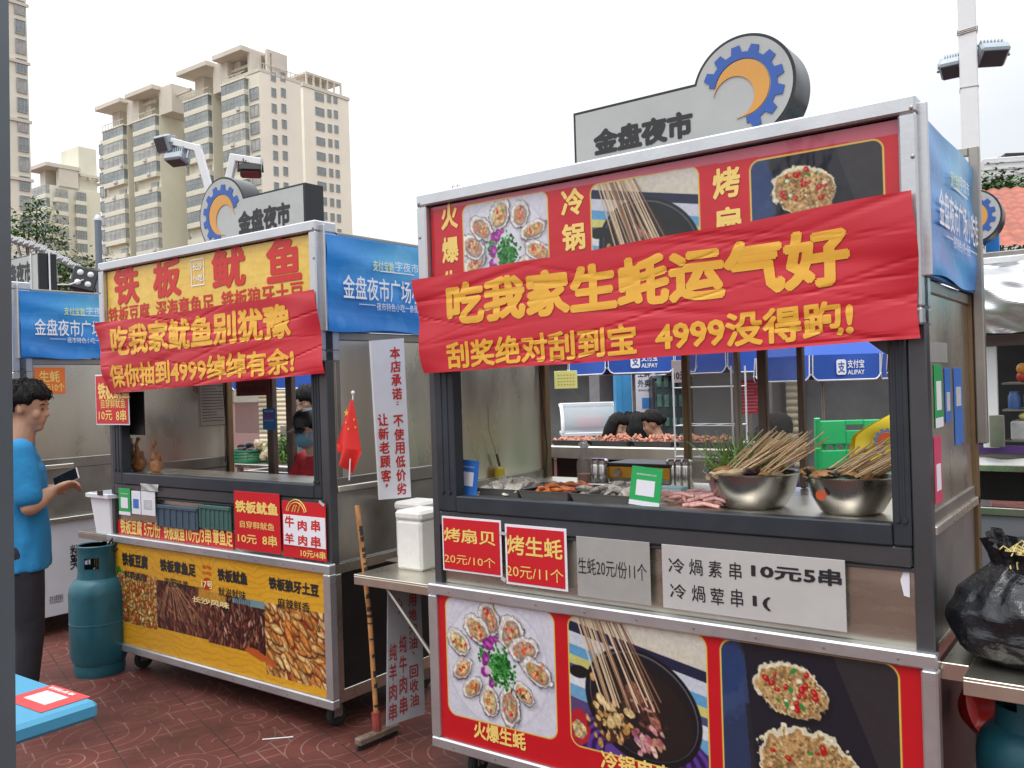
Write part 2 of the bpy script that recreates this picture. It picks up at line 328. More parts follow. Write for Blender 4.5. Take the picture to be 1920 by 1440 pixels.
def photo_oysters(w, h, seed=1):
    r = random.Random(seed); c = Canvas(w, h, (214, 213, 226)); k = h/100; cx, cy = w*.47, h*.50
    c.ell(cx, cy, 54*k, 53*k, 0, (204, 204, 220), 2); c.ell(cx, cy, 52*k, 51*k, 0, (221, 221, 231), 3)
    c.a *= (1+.06*(c.nb-.5))[..., None]
    for i in range(11):
        a = -1.65+i*2*PI/11+r.uniform(-.08, .08); R = (34+r.uniform(-4, 4))*k; x, y = cx+R*math.cos(a)*1.12, cy+R*math.sin(a)*1.02; L = r.uniform(12.5, 17.5)*k; t = a+r.uniform(-.5, .5); q = r.uniform(.55, .82)
        c.ell(x+1.2*k, y+1.6*k, L*1.04, L*q*1.02, t, (150, 148, 165), 3*k, .12, .7); c.ell(x, y, L, L*q, t, (96, 88, 92), 1.2, .24); c.ell(x-.3*k, y-.4*k, L*.94, L*q*.92, t, (226, 223, 219), 1.5, .24, 1, .16)
        c.ell(x+.5*k, y+.8*k, L*.72, L*q*.68, t, (120, 98, 88), 2, .12, .85); c.ell(x, y, L*.66, L*q*.60, t, r.choice([(205, 180, 128), (196, 160, 118), (214, 194, 146), (180, 150, 130)]), 2, .28, 1, .3)
        for j in range(16):
            u, v = r.gauss(0, .26)*L, r.gauss(0, .18)*L; px, py = x+u*math.cos(t)-v*math.sin(t), y+u*math.sin(t)+v*math.cos(t)
            c.ell(px, py, r.uniform(.8, 2.2)*k, r.uniform(.7, 1.5)*k, r.uniform(0, 3), r.choice([(214, 62, 36), (198, 40, 30), (230, 110, 60), (232, 206, 150), (226, 120, 70), (150, 150, 60)]), .8)
    for i in range(420):
        a = r.uniform(0, 2*PI); R = abs(r.gauss(0, 7.5))*k
        c.ell(cx+5*k+R*math.cos(a), cy+2*k+R*math.sin(a)*1.15, r.uniform(.9, 2.2)*k, r.uniform(.8, 1.6)*k, r.uniform(0, 3), r.choice([(36, 120, 44), (52, 150, 58), (24, 88, 34), (80, 170, 74), (18, 70, 30)]), .9)
    for i in range(40): c.ell(cx-13*k+r.gauss(0, 3)*k, cy-6*k+r.gauss(0, 3)*k, r.uniform(.8, 1.8)*k, 1.1*k, r.uniform(0, 3), r.choice([(30, 110, 44), (50, 140, 60), (20, 80, 34)]), .9)
    for x, y, rx, ry, t in ((-8, -16, 6, 4.5, .5), (-4, -20, 4, 3, 1), (-11, -3, 4, 6, .2), (-12, 8, 4.5, 4, .6), (-5, 16, 3, 4, 0), (0, -21, 3, 2.5, 0)):
        c.ell(cx+x*k, cy+y*k, rx*k, ry*k, t, (150, 40, 140), 1.5, .2, 1, .3); c.ell(cx+x*k+k, cy+y*k, rx*.5*k, ry*.3*k, t, (205, 120, 200), 2, .2, .8)
    c.ell(cx-8*k, cy+6*k, 4*k, 3*k, 0, (225, 190, 215), 2, .2); c.grain(.05); return c
def photo_skewers(w, h, seed=2):
    r = random.Random(seed); c = Canvas(w, h, (214, 208, 196)); k = h/100; d = c.Y-.19*c.X
    for y0, y1, col in ((2, 11, (212, 206, 190)), (11, 19, (34, 38, 66)), (19, 29, (205, 210, 222)), (29, 37, (96, 160, 205)), (37, 44, (205, 200, 120)), (44, 50, (70, 80, 120)), (50, 60, (220, 224, 230)), (60, 70, (110, 165, 205)), (70, 120, (90, 70, 120))):
        m = np.clip(np.minimum(d-(y0-8)*k, (y1-8)*k-d)+.5, 0, 1); c.mix(m, col)
    c.ell(w*.5, h*.98, 62*k, 32*k, 0, (62, 36, 104), 2)
    for i in range(9): c.ell(w*.5, h*.98, (60-i*4)*k, (30-i*2)*k, 0, ((96, 60, 150), (48, 26, 84))[i % 2], 1.2)
    c.ell(7*k, h*.85, 10*k, 14*k, 0, (186, 34, 50), 1.5); c.ell(7*k, h*.87, 6*k, 7*k, 0, (190, 170, 120), 2, .3, 1, .4)
    c.ell(w*.54, h*.60, 50*k, 41*k, .45, (22, 22, 27), 1.5); c.ell(w*.545, h*.585, 46.5*k, 37*k, .45, (92, 94, 104), 1.2); c.ell(w*.545, h*.59, 45.7*k, 36.2*k, .45, (26, 26, 30), 1.2); c.ell(w*.56, h*.63, 41*k, 30*k, .45, (36, 30, 30), 2)
    c.ell(w*.07, h*.42, 9*k, 5*k, 0, (24, 24, 30), 1.5)
    for i in range(46):
        x, y = w*.30+r.gauss(0, 1)*8*k, h*.82+r.gauss(0, 4)*k; col = r.choice([(208, 172, 104), (222, 196, 140), (186, 142, 78), (196, 150, 96)])
        c.ell(x, y-8*k+r.gauss(0, 8)*k, r.uniform(2, 5)*k, r.uniform(1.4, 2.6)*k, r.uniform(.6, 1.6), (70, 46, 34), 1.2, .2); c.ell(x-.5*k, y-8.5*k+r.gauss(0, 8)*k, r.uniform(2, 4.6)*k, r.uniform(1.2, 2.4)*k, r.uniform(.6, 1.6), col, 1.2, .25, 1, .25)
    for i in range(60):
        t = r.random(); x, y = w*.46+t*28*k+r.gauss(0, 4)*k, h*.48+t*30*k+r.gauss(0, 5)*k
        c.ell(x, y, r.uniform(2, 5)*k, r.uniform(1.2, 2.6)*k, r.uniform(.5, 1.3), r.choice([(112, 66, 54), (150, 92, 78), (84, 46, 42), (176, 124, 104), (60, 38, 36), (196, 150, 140)]), 1.2, .3, 1, .3)
    for i in range(24):
        c.ell(w*.56+r.gauss(0, 7)*k, h*.86+r.gauss(0, 4)*k, r.uniform(2, 4.5)*k, r.uniform(1.2, 2.4)*k, r.uniform(.6, 1.7), r.choice([(206, 150, 150), (170, 96, 104), (226, 186, 178), (150, 110, 160), (190, 140, 110)]), 1.2, .3, 1, .25)
    for x, y in ((.24, .60), (.30, .64), (.36, .72), (.45, .66), (.31, .76)): c.ell(w*x, h*y, 5*k, 3.2*k, r.uniform(.4, 1.4), (226, 200, 142), 1.5, .2, 1, .2)
    for i in range(22):
        u = i/21; c.line(w*(.06+.34*u)+r.uniform(-1, 1)*k, -3*k, w*(.26+.42*u)+r.uniform(-2, 2)*k, h*(.66-.10*u)+r.uniform(-5, 4)*k, max(1.15, 1.25*k), r.choice([(206, 178, 142), (176, 142, 108), (226, 204, 172), (140, 104, 78)])); c.line(w*(.06+.34*u)+1.4*k, -3*k, w*(.26+.42*u)+1.4*k, h*(.6-.1*u), .9, (70, 52, 46), .5)
    c.grain(.06); return c
def photo_scallops(w, h, seed=3):
    r = random.Random(seed); c = Canvas(w, h, (40, 40, 46)); k = h/100; c.a *= (1+.25*(c.nb-.5))[..., None]
    c.poly([(0, 0), (14*k, 0), (20*k, h), (0, h)], (44, 58, 92)); c.ell(0, 26*k, 22*k, 26*k, 0, (54, 76, 120), 5*k, .3, .8); c.ell(3*k, 20*k, 14*k, 18*k, .2, (38, 60, 108), 3*k, .3, .8)
    c.poly([(16*k, 0), (w*.66, 0), (w*1.0, h), (24*k, h)], (30, 30, 42)); c.poly([(w*.66, 0), (w, 0), (w, h)], (50, 47, 50))
    for x, y, R, q in ((.41, .27, 25, .72), (.50, .78, 35, .80)):
        X, Y = w*x, h*y; c.ell(X+1.5*k, Y+2*k, R*1.05*k, R*q*1.05*k, .25, (20, 19, 24), 3*k, .1, .8); c.ell(X, Y, R*k, R*q*k, .25, (228, 220, 190), 1.5, .16, 1, .08)
        c.ell(X+1*k, Y+1.5*k, R*.93*k, R*q*.90*k, .25, (176, 140, 92), 2, .20, 1, .38)
        for i in range(260):
            a = r.uniform(0, 2*PI); d = math.sqrt(r.random())*.84; px, py = X+R*k*d*math.cos(a)+k, Y+R*q*k*d*math.sin(a)+2*k
            c.ell(px, py, r.uniform(.6, 1.5)*k, r.uniform(.5, 1.1)*k, r.uniform(0, 3), r.choice([(206, 176, 122), (150, 112, 66), (222, 198, 150), (126, 92, 52), (188, 154, 100)]), .8)
        for i in range(20 if R < 25 else 24):
            a = r.uniform(0, 2*PI); d = math.sqrt(r.random())*.8; px, py = X+R*k*d*math.cos(a), Y+R*q*k*d*math.sin(a)-1*k; L = r.uniform(1.6, 3.2)*k
            if i % 5 < 3: c.ell(px, py, L, L*.72, r.uniform(0, 3), (176, 22, 24), 1, .15); c.ell(px-.4*k, py-.5*k, L*.45, L*.26, r.uniform(0, 3), (236, 120, 96), .8, .1, .8)
            elif i % 5 == 3: c.ell(px, py, L*.9, L*.5, r.uniform(0, 3), (52, 140, 62), 1, .15)
            else: c.ell(px, py, L*.6, L*.5, 0, (238, 232, 214), 1)
    c.grain(.06); return c
def photo_pile(w, h, seed, cols, dark, size, n, el=2.2, ang=None):   # a heap of fried things
    r = random.Random(seed); c = Canvas(w, h, dark); c.a *= (1+.5*(c.n-.5))[..., None]
    for i in range(n):
        x, y = r.uniform(-size, w+size), r.uniform(-size, h+size); L = size*r.uniform(.6, 1.2); t = r.uniform(0, PI) if ang is None else ang+r.gauss(0, .35); col = np.array(r.choice(cols), float)*r.uniform(.8, 1.1); q = L/el
        c.ell(x+1, y+1.4, L*1.06, q*1.15, t, [v*.45 for v in dark], 1.4, .12, .8); c.ell(x, y, L, q, t, col*.72, 1.2, .14); c.ell(x-.5, y-.6, L*.85, q*.66, t, col, 1.6, .15, 1, .2)
    c.grain(.08); return c

# ------------------------------------------------------------ ground
def paving_mat():
    m = bpy.data.materials.new('red_pressed_paving'); m.use_nodes = True; nt = m.node_tree; n = nt.nodes; l = nt.links; p = n['Principled BSDF']
    tc = n.new('ShaderNodeTexCoord'); mp = n.new('ShaderNodeMapping'); mp.inputs['Rotation'].default_value = (0, 0, .95); l.new(tc.outputs['Object'], mp.inputs[0])
    sx = n.new('ShaderNodeSeparateXYZ'); l.new(mp.outputs[0], sx.inputs[0])
    def mt(op, a, b=None, c=None):
        k = n.new('ShaderNodeMath'); k.operation = op
        for i, v in enumerate((a, b, c)):
            if v is None: continue
            if isinstance(v, (int, float)): k.inputs[i].default_value = v
            else: l.new(v, k.inputs[i])
        return k.outputs[0]
    T = .42
    ux, uy = mt('DIVIDE', sx.outputs[0], T), mt('DIVIDE', sx.outputs[1], T)
    fx, fy = mt('SUBTRACT', ux, mt('FLOOR', ux)), mt('SUBTRACT', uy, mt('FLOOR', uy))
    par = mt('FLOORED_MODULO', mt('ADD', mt('FLOOR', ux), mt('FLOOR', uy)), 2)
    def ring(cx, cy, per, w, rmax, rmin=0.):
        d = mt('SQRT', mt('ADD', mt('POWER', mt('SUBTRACT', fx, cx), 2), mt('POWER', mt('SUBTRACT', fy, cy), 2)))
        q = mt('DIVIDE', d, per); g = mt('ABSOLUTE', mt('SUBTRACT', mt('SUBTRACT', q, mt('FLOOR', q)), .5))
        on = mt('LESS_THAN', g, w); ins = mt('LESS_THAN', d, rmax); return mt('MULTIPLY', mt('MULTIPLY', on, ins), mt('GREATER_THAN', d, rmin)), ins
    r1, i1 = ring(0, 0, .17, .045, .60); r2, i2 = ring(1, 1, .17, .045, .60)
    rings = mt('MAXIMUM', r1, r2); inside = mt('MAXIMUM', i1, i2)
    def grid(f, k, w):
        q = mt('MULTIPLY', f, k); return mt('LESS_THAN', mt('SUBTRACT', q, mt('FLOOR', q)), w)
    lines = mt('MULTIPLY', mt('MAXIMUM', grid(fx, 5, .09), grid(fy, 5, .09)), mt('SUBTRACT', 1, inside))
    pa = mt('MAXIMUM', rings, lines)
    r3, i3 = ring(.5, .5, .135, .055, .34); pb = mt('MAXIMUM', r3, mt('MULTIPLY', mt('MAXIMUM', grid(fx, 4, .07), grid(fy, 4, .07)), mt('SUBTRACT', 1, i3)))
    pat = mt('ADD', mt('MULTIPLY', pa, par), mt('MULTIPLY', pb, mt('SUBTRACT', 1, par)))
    joint = mt('MAXIMUM', grid(fx, 1, .016), grid(fy, 1, .016)); nz = n.new('ShaderNodeTexNoise'); nz.inputs['Scale'].default_value = 2.2; nz.inputs['Detail'].default_value = 7; nz.inputs['Roughness'].default_value = .65; l.new(tc.outputs['Object'], nz.inputs[0])
    wear = n.new('ShaderNodeMapRange'); wear.inputs[1].default_value = .38; wear.inputs[2].default_value = .66; l.new(nz.outputs[0], wear.inputs[0])
    r = n.new('ShaderNodeValToRGB'); r.color_ramp.elements[0].position = .3; r.color_ramp.elements[0].color = (.058, .0175, .0135, 1); r.color_ramp.elements[1].position = .7; r.color_ramp.elements[1].color = (.150, .040, .030, 1); l.new(nz.outputs[0], r.inputs[0])
    m1 = n.new('ShaderNodeMixRGB'); m1.inputs[2].default_value = (.30, .20, .165, 1); l.new(r.outputs[0], m1.inputs[1]); l.new(mt('MULTIPLY', pat, mt('ADD', mt('MULTIPLY', wear.outputs[0], .60), .05)), m1.inputs[0])
    m2 = n.new('ShaderNodeMixRGB'); m2.inputs[2].default_value = (.018, .011, .010, 1); l.new(m1.outputs[0], m2.inputs[1]); l.new(mt('MULTIPLY', joint, .8), m2.inputs[0])
    l.new(m2.outputs[0], p.inputs['Base Color']); rr = n.new('ShaderNodeMapRange'); rr.inputs[3].default_value = .46; rr.inputs[4].default_value = .85; l.new(nz.outputs[0], rr.inputs[0]); l.new(rr.outputs[0], p.inputs['Roughness'])
    p.inputs['Specular IOR Level'].default_value = .35
    bp = n.new('ShaderNodeBump'); bp.inputs['Strength'].default_value = .6; bp.inputs['Distance'].default_value = .004; l.new(mt('SUBTRACT', nz.outputs[0], mt('MULTIPLY', mt('MAXIMUM', pat, joint), .8)), bp.inputs['Height']); l.new(bp.outputs[0], p.inputs['Normal'])
    return m
g = MB(); g.quad((-900, -300, 0), (900, -300, 0), (900, 1200, 0), (-900, 1200, 0))
tag(add_obj('ground', g.mesh('ground', 0), paving_mat()), 'dark red pressed paving with worn swirl pattern', 'paving', kind='structure')

# ------------------------------------------------------------ far apartment towers
CREAM = pm('cream_render', (.72, .70, .58), .8, 0, .08, .12, .05, 2, dirt=.25, dcol=(.58, .55, .45))
CREAM2 = pm('warm_render', (.83, .79, .665), .8, 0, .06, .10, .05, 2, dirt=.2, dcol=(.52, .45, .35))
PALE = pm('pale_concrete', (.62, .58, .50), .8, 0, .08, .2, dirt=.2, dcol=(.42, .4, .36))
WGL = pm('window_glass', (.24, .275, .27), .15, 0, .5, .35, spec=.6)
WGL2 = pm('curtained_glass', (.36, .37, .345), .3, 0, .45, .8)
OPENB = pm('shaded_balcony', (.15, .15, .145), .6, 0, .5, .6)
WFR = pm('window_frame', (.36, .37, .37), .5, 0, .1, 2)
def mm_mesh(name, pieces):
    allv = MB(); idx = []
    for i, (mb, m) in enumerate(pieces): allv.add(mb.v, mb.f); idx += [i]*len(mb.f)
    me = bpy.data.meshes.new(name); me.from_pydata(allv.v, [], allv.f)
    for _, m in pieces: me.materials.append(m)
    me.polygons.foreach_set('material_index', idx); bm = bmesh.new(); bm.from_mesh(me); bmesh.ops.recalc_face_normals(bm, faces=bm.faces); bm.to_mesh(me); bm.free(); return me
def window_mesh(w, h, nx, ny, glass, name='window', d=.12, lean=0):
    f = MB(); t = .09
    for a, b_, c, e in ((-w/2, w/2, 0, t), (-w/2, w/2, h-t, h)): f.box(a, b_, -d, d, c, e, 0)
    for x in (-w/2, w/2-t): f.box(x, x+t, -d, d, t, h-t, 0)
    for i in range(1, nx): x = -w/2+w*i/nx; f.box(x-.03, x+.03, -d*.8, d*.8, t, h-t, 0)
    for j in range(1, ny): f.box(-w/2+t, w/2-t, -d*.7, d*.7, h*j/ny-.03, h*j/ny+.03, 0)
    gl = MB().box(-w/2+t, w/2-t, -d*.4, d*.4, t, h-t, 0)
    return mm_mesh(name, [(f, WFR), (gl, glass)])
def balcony_mesh(w, fh, kind, wall):
    sl = MB(); sl.box(-w/2, w/2, -.9, .3, 0, .28, .02); sl.box(-w/2, w/2, -.9, -.78, .28, .95, .02)
    sl.box(w/2-.12, w/2, -.78, .3, .28, .95, .01); sl.box(-w/2, -w/2+.12, -.78, .3, .28, .95, .01)
    pcs = [(sl, wall)]
    if kind == 0 or kind == 2:
        f = MB(); n = 6 if kind == 0 else 4
        for i in range(n+1): x = -w/2+.05+(w-.1)*i/n; f.box(x-.05, x+.05, -.86, -.76, .95, fh-.02, 0)
        f.box(-w/2, w/2, -.85, -.78, fh*.72, fh*.72+.07, 0)
        gl = MB().box(-w/2+.02, w/2-.02, -.82, -.79, .95, fh-.02, 0); gl.box(w/2-.05, w/2-.02, -.78, .3, .95, fh-.02, 0)
        pcs += [(f, WFR), (gl, WGL if kind == 0 else WGL2)]
    else:
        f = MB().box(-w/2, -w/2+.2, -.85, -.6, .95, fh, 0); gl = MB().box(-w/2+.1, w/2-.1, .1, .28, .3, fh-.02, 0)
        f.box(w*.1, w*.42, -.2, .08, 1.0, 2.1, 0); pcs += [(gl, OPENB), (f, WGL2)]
    return mm_mesh('balcony', pcs)
FH = 3.0
def wins(parent, me, spots, rz, name='window'):
    for k, (x, y, z) in enumerate(spots):
        o = bpy.data.objects.new(name, me if not isinstance(me, list) else me[k % len(me)]); COL.objects.link(o); o.parent = parent; o.location = (x, y, z); o.rotation_euler = (0, 0, rz)
M0 = at(190, 300, 185); M = (M0.x, M0.y, -.634)
def X(px): return fp(M, px, 300)[0]
blk = thing('apartment_block', 'long cream apartment block of four stepped balcony wings with roof canopies', 'apartment block', (M[0], M[1], 0), M[2])
wings = [(184, 198, 237, 256, 240, 187, (190, 238)), (247, 255, 298, 353, 222, 163, (247, 299)), (344, 352, 398, 424, 183, 120, (345, 402)), (413, 423, 467, 470, 152, 91, (413, 468))]
wall = MB(); roof = MB(); rail = MB(); xr4 = X(488)
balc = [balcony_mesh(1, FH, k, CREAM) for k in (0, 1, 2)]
top4 = fp(M, 440, 152)[1]; gd4 = sp(M, 567, 300, xr4)[0]
for i, (pg, pl, pr, pn, yt, yc, cp) in enumerate(wings):
    x0, x1 = X(pl), X(pr); zt = fp(M, (pl+pr)/2, yt)[1]; dep = max(6, sp(M, pn, 300, x1)[0]) if i < 3 else 8
    wall.box(x0, x1 if i < 3 else xr4, .3, gd4-.02*i, 0, zt, .05)
    if i < 3: wall.box(x1, x1+.01+X(wings[i+1][1])-x1-.02, dep, gd4-.1, 0, zt-1, .05)
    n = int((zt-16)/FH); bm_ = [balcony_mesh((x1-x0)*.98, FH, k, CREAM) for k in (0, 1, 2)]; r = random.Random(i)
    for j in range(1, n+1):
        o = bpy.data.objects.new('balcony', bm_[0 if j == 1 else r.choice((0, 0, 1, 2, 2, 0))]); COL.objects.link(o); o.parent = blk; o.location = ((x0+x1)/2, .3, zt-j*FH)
    # the narrow glazed strip beside the balconies
    if i == 3: gx0, gx1 = X(469), X(487)
    elif i == 0: gx0, gx1 = X(184), X(196)
    elif i == 1: gx0, gx1 = X(299), X(312)
    else: gx0, gx1 = None, None
    if gx0 is not None:
        gw = (gx1-gx0)*.92; me = [window_mesh(gw, 2.1, 2, 2, WGL), window_mesh(gw, 2.1, 2, 1, WGL2)]; yy = .25 if i in (0, 3) else dep-.05
        if i == 0: wall.box(gx0, gx1-.01+.2, .4, 20, 0, zt-1.2, .05)
        wins(blk, me, [((gx0+gx1)/2, (.3 if i == 0 else yy)-.03, zt-1.2-j*FH) for j in range(1, n)], 0)
    zc = fp(M, (cp[0]+cp[1])/2, yc+14)[1]; cx0, cx1 = X(cp[0]), X(cp[1])   # canopy slab on its fin wall
    roof.box(cx0, cx1, -1.2, 8, zc, zc+.9, .05); roof.box(cx0+1.2, cx0+4.0, 2, 7, zt+.9, zc-.002, .05); roof.box(cx1-.6, cx1+(3.8 if i < 3 else .3), .6, 6 if i < 3 else 3, zt, zc+.6, .05)
    for q in range(4 if i < 3 else 0): roof.box(cx1+3.8, cx1+8.5, 1.5+q*2.6, 1.9+q*2.6, zt+3.2, zt+3.7, 0)
    for q in range(int((x1-x0)/1.1)): rail.box(x0+q*1.1, x0+q*1.1+.08, -.5, -.42, zt, zt+1.1, 0)
    rail.box(x0, x1, -.52, -.40, zt+1.05, zt+1.15, 0); part(blk, 'railing', rail, PALE, 0); rail = MB(); wall.box(x0-.2, x1+.2, -.65, .3, zt-.25, zt+.05, .02)
wall.box(xr4-8, xr4, .31, gd4, 0, top4+.3, .05)
roof.box(xr4-9, xr4+.15, .2, gd4+.1, top4+.302, top4+.9, .03)
for q in range(5): roof.box(xr4-5.4, xr4-1.0, 3.2+q*(gd4-6.5)/4, 3.6+q*(gd4-6.5)/4, top4+4.5, top4+4.9, 0)
roof.box(xr4-1, xr4-.4, 2.5, gd4-2.5, top4+4.4, top4+5.0, 0); roof.box(xr4-6, xr4-5.4, 2.5, gd4-2.5, top4+4.4, top4+5.0, 0); roof.box(xr4-1, xr4-.4, 2.5, 3.1, top4+.9, top4+4.398, 0); roof.box(xr4-1, xr4-.4, gd4-6, gd4-2.5, top4+.9, top4+4.398, 0); roof.box(xr4-6, xr4-5.4, gd4-6, gd4-2.5, top4+.9, top4+4.398, 0)
for q in range(int(gd4)): rail.box(xr4-.2, xr4-.1, .4+q, .5+q, top4+.9, top4+2.0, 0)
rail.box(xr4-.22, xr4-.08, .4, gd4, top4+1.95, top4+2.07, 0)
part(blk, 'wall', wall, CREAM, 0); part(blk, 'roof_canopy', roof, PALE, 0); part(blk, 'railing', rail, PALE, 0)
for pc in (516, 534):
    y = sp(M, pc, 300, xr4)[0]; wins(blk, window_mesh(1.1, 1.6, 1, 1, WGL), [(xr4+.10, y, sp(M, pc, 148+pc*.012+k*29.2, xr4)[1]) for k in range(11)], PI/2)
ACM = MB().box(-.45, .45, -.3, 0, 0, .6, .03).box(-.3, .1, -.32, -.301, .1, .5, .01).mesh('ac_unit', 0); ACW = pm('ac_white', (.6, .61, .6), .5); r = random.Random(31)
for i, (pg, pl_, pr, pn, yt, yc, cp) in enumerate(wings):
    for k in range(5): o = add_obj('ac_unit', ACM, ACW, blk); o.location = (X(pr)+.25*(i % 2)-r.uniform(.6, 4), -.62, fp(M, (pl_+pr)/2, yt)[1]-FH*r.randint(2, 9)+.35)
# right end of the gable shares its warm render
gb = MB().box(xr4+.02, xr4+.12, .35, gd4-.02, 0, top4+.28, .02); part(blk, 'gable_wall', gb, CREAM2, 0)
T5 = 32; tx = fp(M, 572, 300, T5)[0]; tt = fp(M, 572, 160, T5)[1]; td = sp(M, 657, 300, tx)[0]
tow = thing('apartment_tower', 'slim warm cream tower with rows of small windows right of the stepped block', 'apartment tower', wld(M, tx, T5, 0), M[2])
w5 = MB().box(-16, 0, 0, td-T5, 0, tt, .05); part(tow, 'wall', w5, CREAM2, 0)
r5 = MB().box(-15, .2, -.2, td-T5+.2, tt+.002, tt+.8, .03); r5.box(-14, -.6, 1.5, td-T5-1.5, tt+3.4, tt+3.9, 0)
for q in range(6): r5.box(-.9, -.6, 1.5+q*(td-T5-3.4)/5, 1.9+q*(td-T5-3.4)/5, tt+.8, tt+3.4, 0)
r5.box(-9, -3, 3, 9, tt+.8, tt+3.398, 0); part(tow, 'roof_pergola', r5, PALE, 0)
for pc, ww in ((602, 2.6), (620, 1.2), (632, 1.2)):
    y = sp(M, pc, 300, tx)[0]-T5; wins(tow, window_mesh(ww, 1.8, 2 if ww > 2 else 1, 1, WGL), [(.04, y, sp(M, pc, 190+(pc-600)*.16+k*27.6, tx)[1]) for k in range(10)], PI/2)
# the tower at the left edge
L0 = at(-40, 300, 128); LM = (L0.x, L0.y, -.634); ld = sp(LM, 58, 300, 0)[0]
lt = thing('apartment_tower', 'tall cream tower cut by the left edge with one column of windows', 'apartment tower', (L0.x, L0.y, 0), LM[2])
part(lt, 'wall', MB().box(-20, 0, 0, ld, 0, 82, .05), CREAM, 0)
for k in range(9): part(lt, 'string_course', MB().box(-.02, .25, .02, ld+.25, 8+k*8.85, 8.45+k*8.85, 0), PALE, 0)
y1, y2 = sp(LM, 34, 300, 0)[0], sp(LM, 55, 300, 0)[0]
wins(lt, [window_mesh((y2-y1)*.95, 2.2, 3, 2, WGL), window_mesh((y2-y1)*.95, 2.2, 3, 1, WGL2)], [(.06, (y1+y2)/2, 27.2+k*2.95) for k in range(19)], PI/2)
# the lower block between them
S0 = at(62, 300, 205); SM = (S0.x, S0.y, -.634); sx1 = fp(SM, 92, 300)[0]; sd = sp(SM, 186, 300, sx1)[0]; st = fp(SM, 75, 352)[1]
lb = thing('apartment_block', 'lower cream apartment block with roof pergola between the two tall ones', 'apartment block', (S0.x, S0.y, 0), SM[2])
part(lb, 'wall', MB().box(0, sx1, 0, sd, 0, st, .05).box(sx1-9, sx1-1, sd*.62, sd*.99, st+.002, sp(SM, 165, 275, sx1)[1], .05), CREAM, 0)
rp = MB(); zc = fp(SM, 75, 318)[1]; rp.box(-1, sx1+.5, -1, 7, zc, zc+.9, .03); rp.box(1, 3.4, 1, 6, st+.002, zc-.002, 0); rp.box(sx1-1, sx1+.3, 2, 6.5, st+.002, zc-.002, 0)
for q in range(6): rp.box(sx1-7, sx1+.3, 9+q*2.2, 9.5+q*2.2, zc-1.5, zc-1.0, 0)
rp.box(sx1-.4, sx1+.3, 7, 24, zc-.998, zc-.4, 0); rp.box(sx1-.4, sx1+.3, 23, 24, st+.002, zc-1, 0); part(lb, 'roof_pergola', rp, PALE, 0)
b2m = [balcony_mesh(sx1*.96, FH, k, CREAM) for k in (0, 2)]
for j in range(1, 9):
    o = bpy.data.objects.new('balcony', b2m[j % 2]); COL.objects.link(o); o.parent = lb; o.location = (sx1/2, 0, st-j*FH)
for pa, pb, nm in ((100, 124, 0), (138, 158, 1)):
    y1, y2 = sp(SM, pa, 350, sx1)[0], sp(SM, pb, 350, sx1)[0]; me = balcony_mesh((y2-y1)*.95, FH, 2 if nm == 0 else 0, CREAM)
    for j in range(1, 9):
        o = bpy.data.objects.new('balcony', me); COL.objects.link(o); o.parent = lb; o.location = (sx1+.02, (y1+y2)/2, st-.8-j*FH); o.rotation_euler = (0, 0, PI/2)

# ------------------------------------------------------------ trees
def leaf_mat(name, c, var=.45): return pm(name, c, .55, 0, var, 1.3, spec=.3)
LEAF = leaf_mat('leaf_green', (.085, .17, .045)); LEAF2 = leaf_mat('leaf_dark', (.055, .115, .035)); LEAF3 = leaf_mat('leaf_olive', (.12, .165, .06)); BARK = pm('bark', (.12, .10, .08), .9, 0, .3, 8, .4, 30)
def leaves(blobs, n, size, seed):
    r = random.Random(seed); mb = MB(); tot = sum(b[3]**2 for b in blobs)
    for cx, cy, cz, R, sq in blobs:
        for i in range(int(n*R*R/tot)):
            while True:
                p = Vector((r.gauss(0, .5), r.gauss(0, .5), r.gauss(0, .42)*sq))
                if .25 < p.length < 1.25: break
            p = Vector((cx, cy, cz))+p*R; a = r.uniform(0, 2*PI); t = r.uniform(-.9, .5); d = Vector((math.cos(a)*math.cos(t), math.sin(a)*math.cos(t), math.sin(t))); s_ = d.cross(Vector((r.uniform(-.4, .4), r.uniform(-.4, .4), 1))).normalized(); L = size*r.uniform(.6, 1.3); w = L*.24
            mb.add([p, p+d*L*.5+s_*w, p+d*L, p+d*L*.5-s_*w], [(0, 1, 2, 3)])
    return mb
def tree(label, p, h, blobs, n, size, mat, seed, group=None, tr=.12):
    t = thing('tree', label, 'tree', p, 0, group); mb = MB(); mb.tube([(0, 0, 0), (.05, .02, h*.4), (-.03, 0, h*.75)], [tr, tr*.75, tr*.45], 8)
    for cx, cy, cz, R, sq in blobs: mb.tube([(0, 0, h*.55), (cx*.5, cy*.5, (h*.6+cz)/2), (cx, cy, cz)], [tr*.45, tr*.3, tr*.1], 6)
    part(t, 'trunk', mb, BARK); part(t, 'crown', leaves(blobs, n, size, seed), mat, 0); return t
p = at(62, 430, 30); z = p.z
tree('small airy tree with bright leaves in front of the left tower', (p.x, p.y, 0), z, [(-.35, 0, z+.35, .55, .8), (.1, .1, z+.75, .5, .9), (.45, 0, z+.1, .6, .7), (-.1, -.2, z-.3, .7, .7), (.6, .2, z-.45, .6, .7), (-.6, 0, z-.1, .4, .7)], 1500, .16, LEAF, 3)
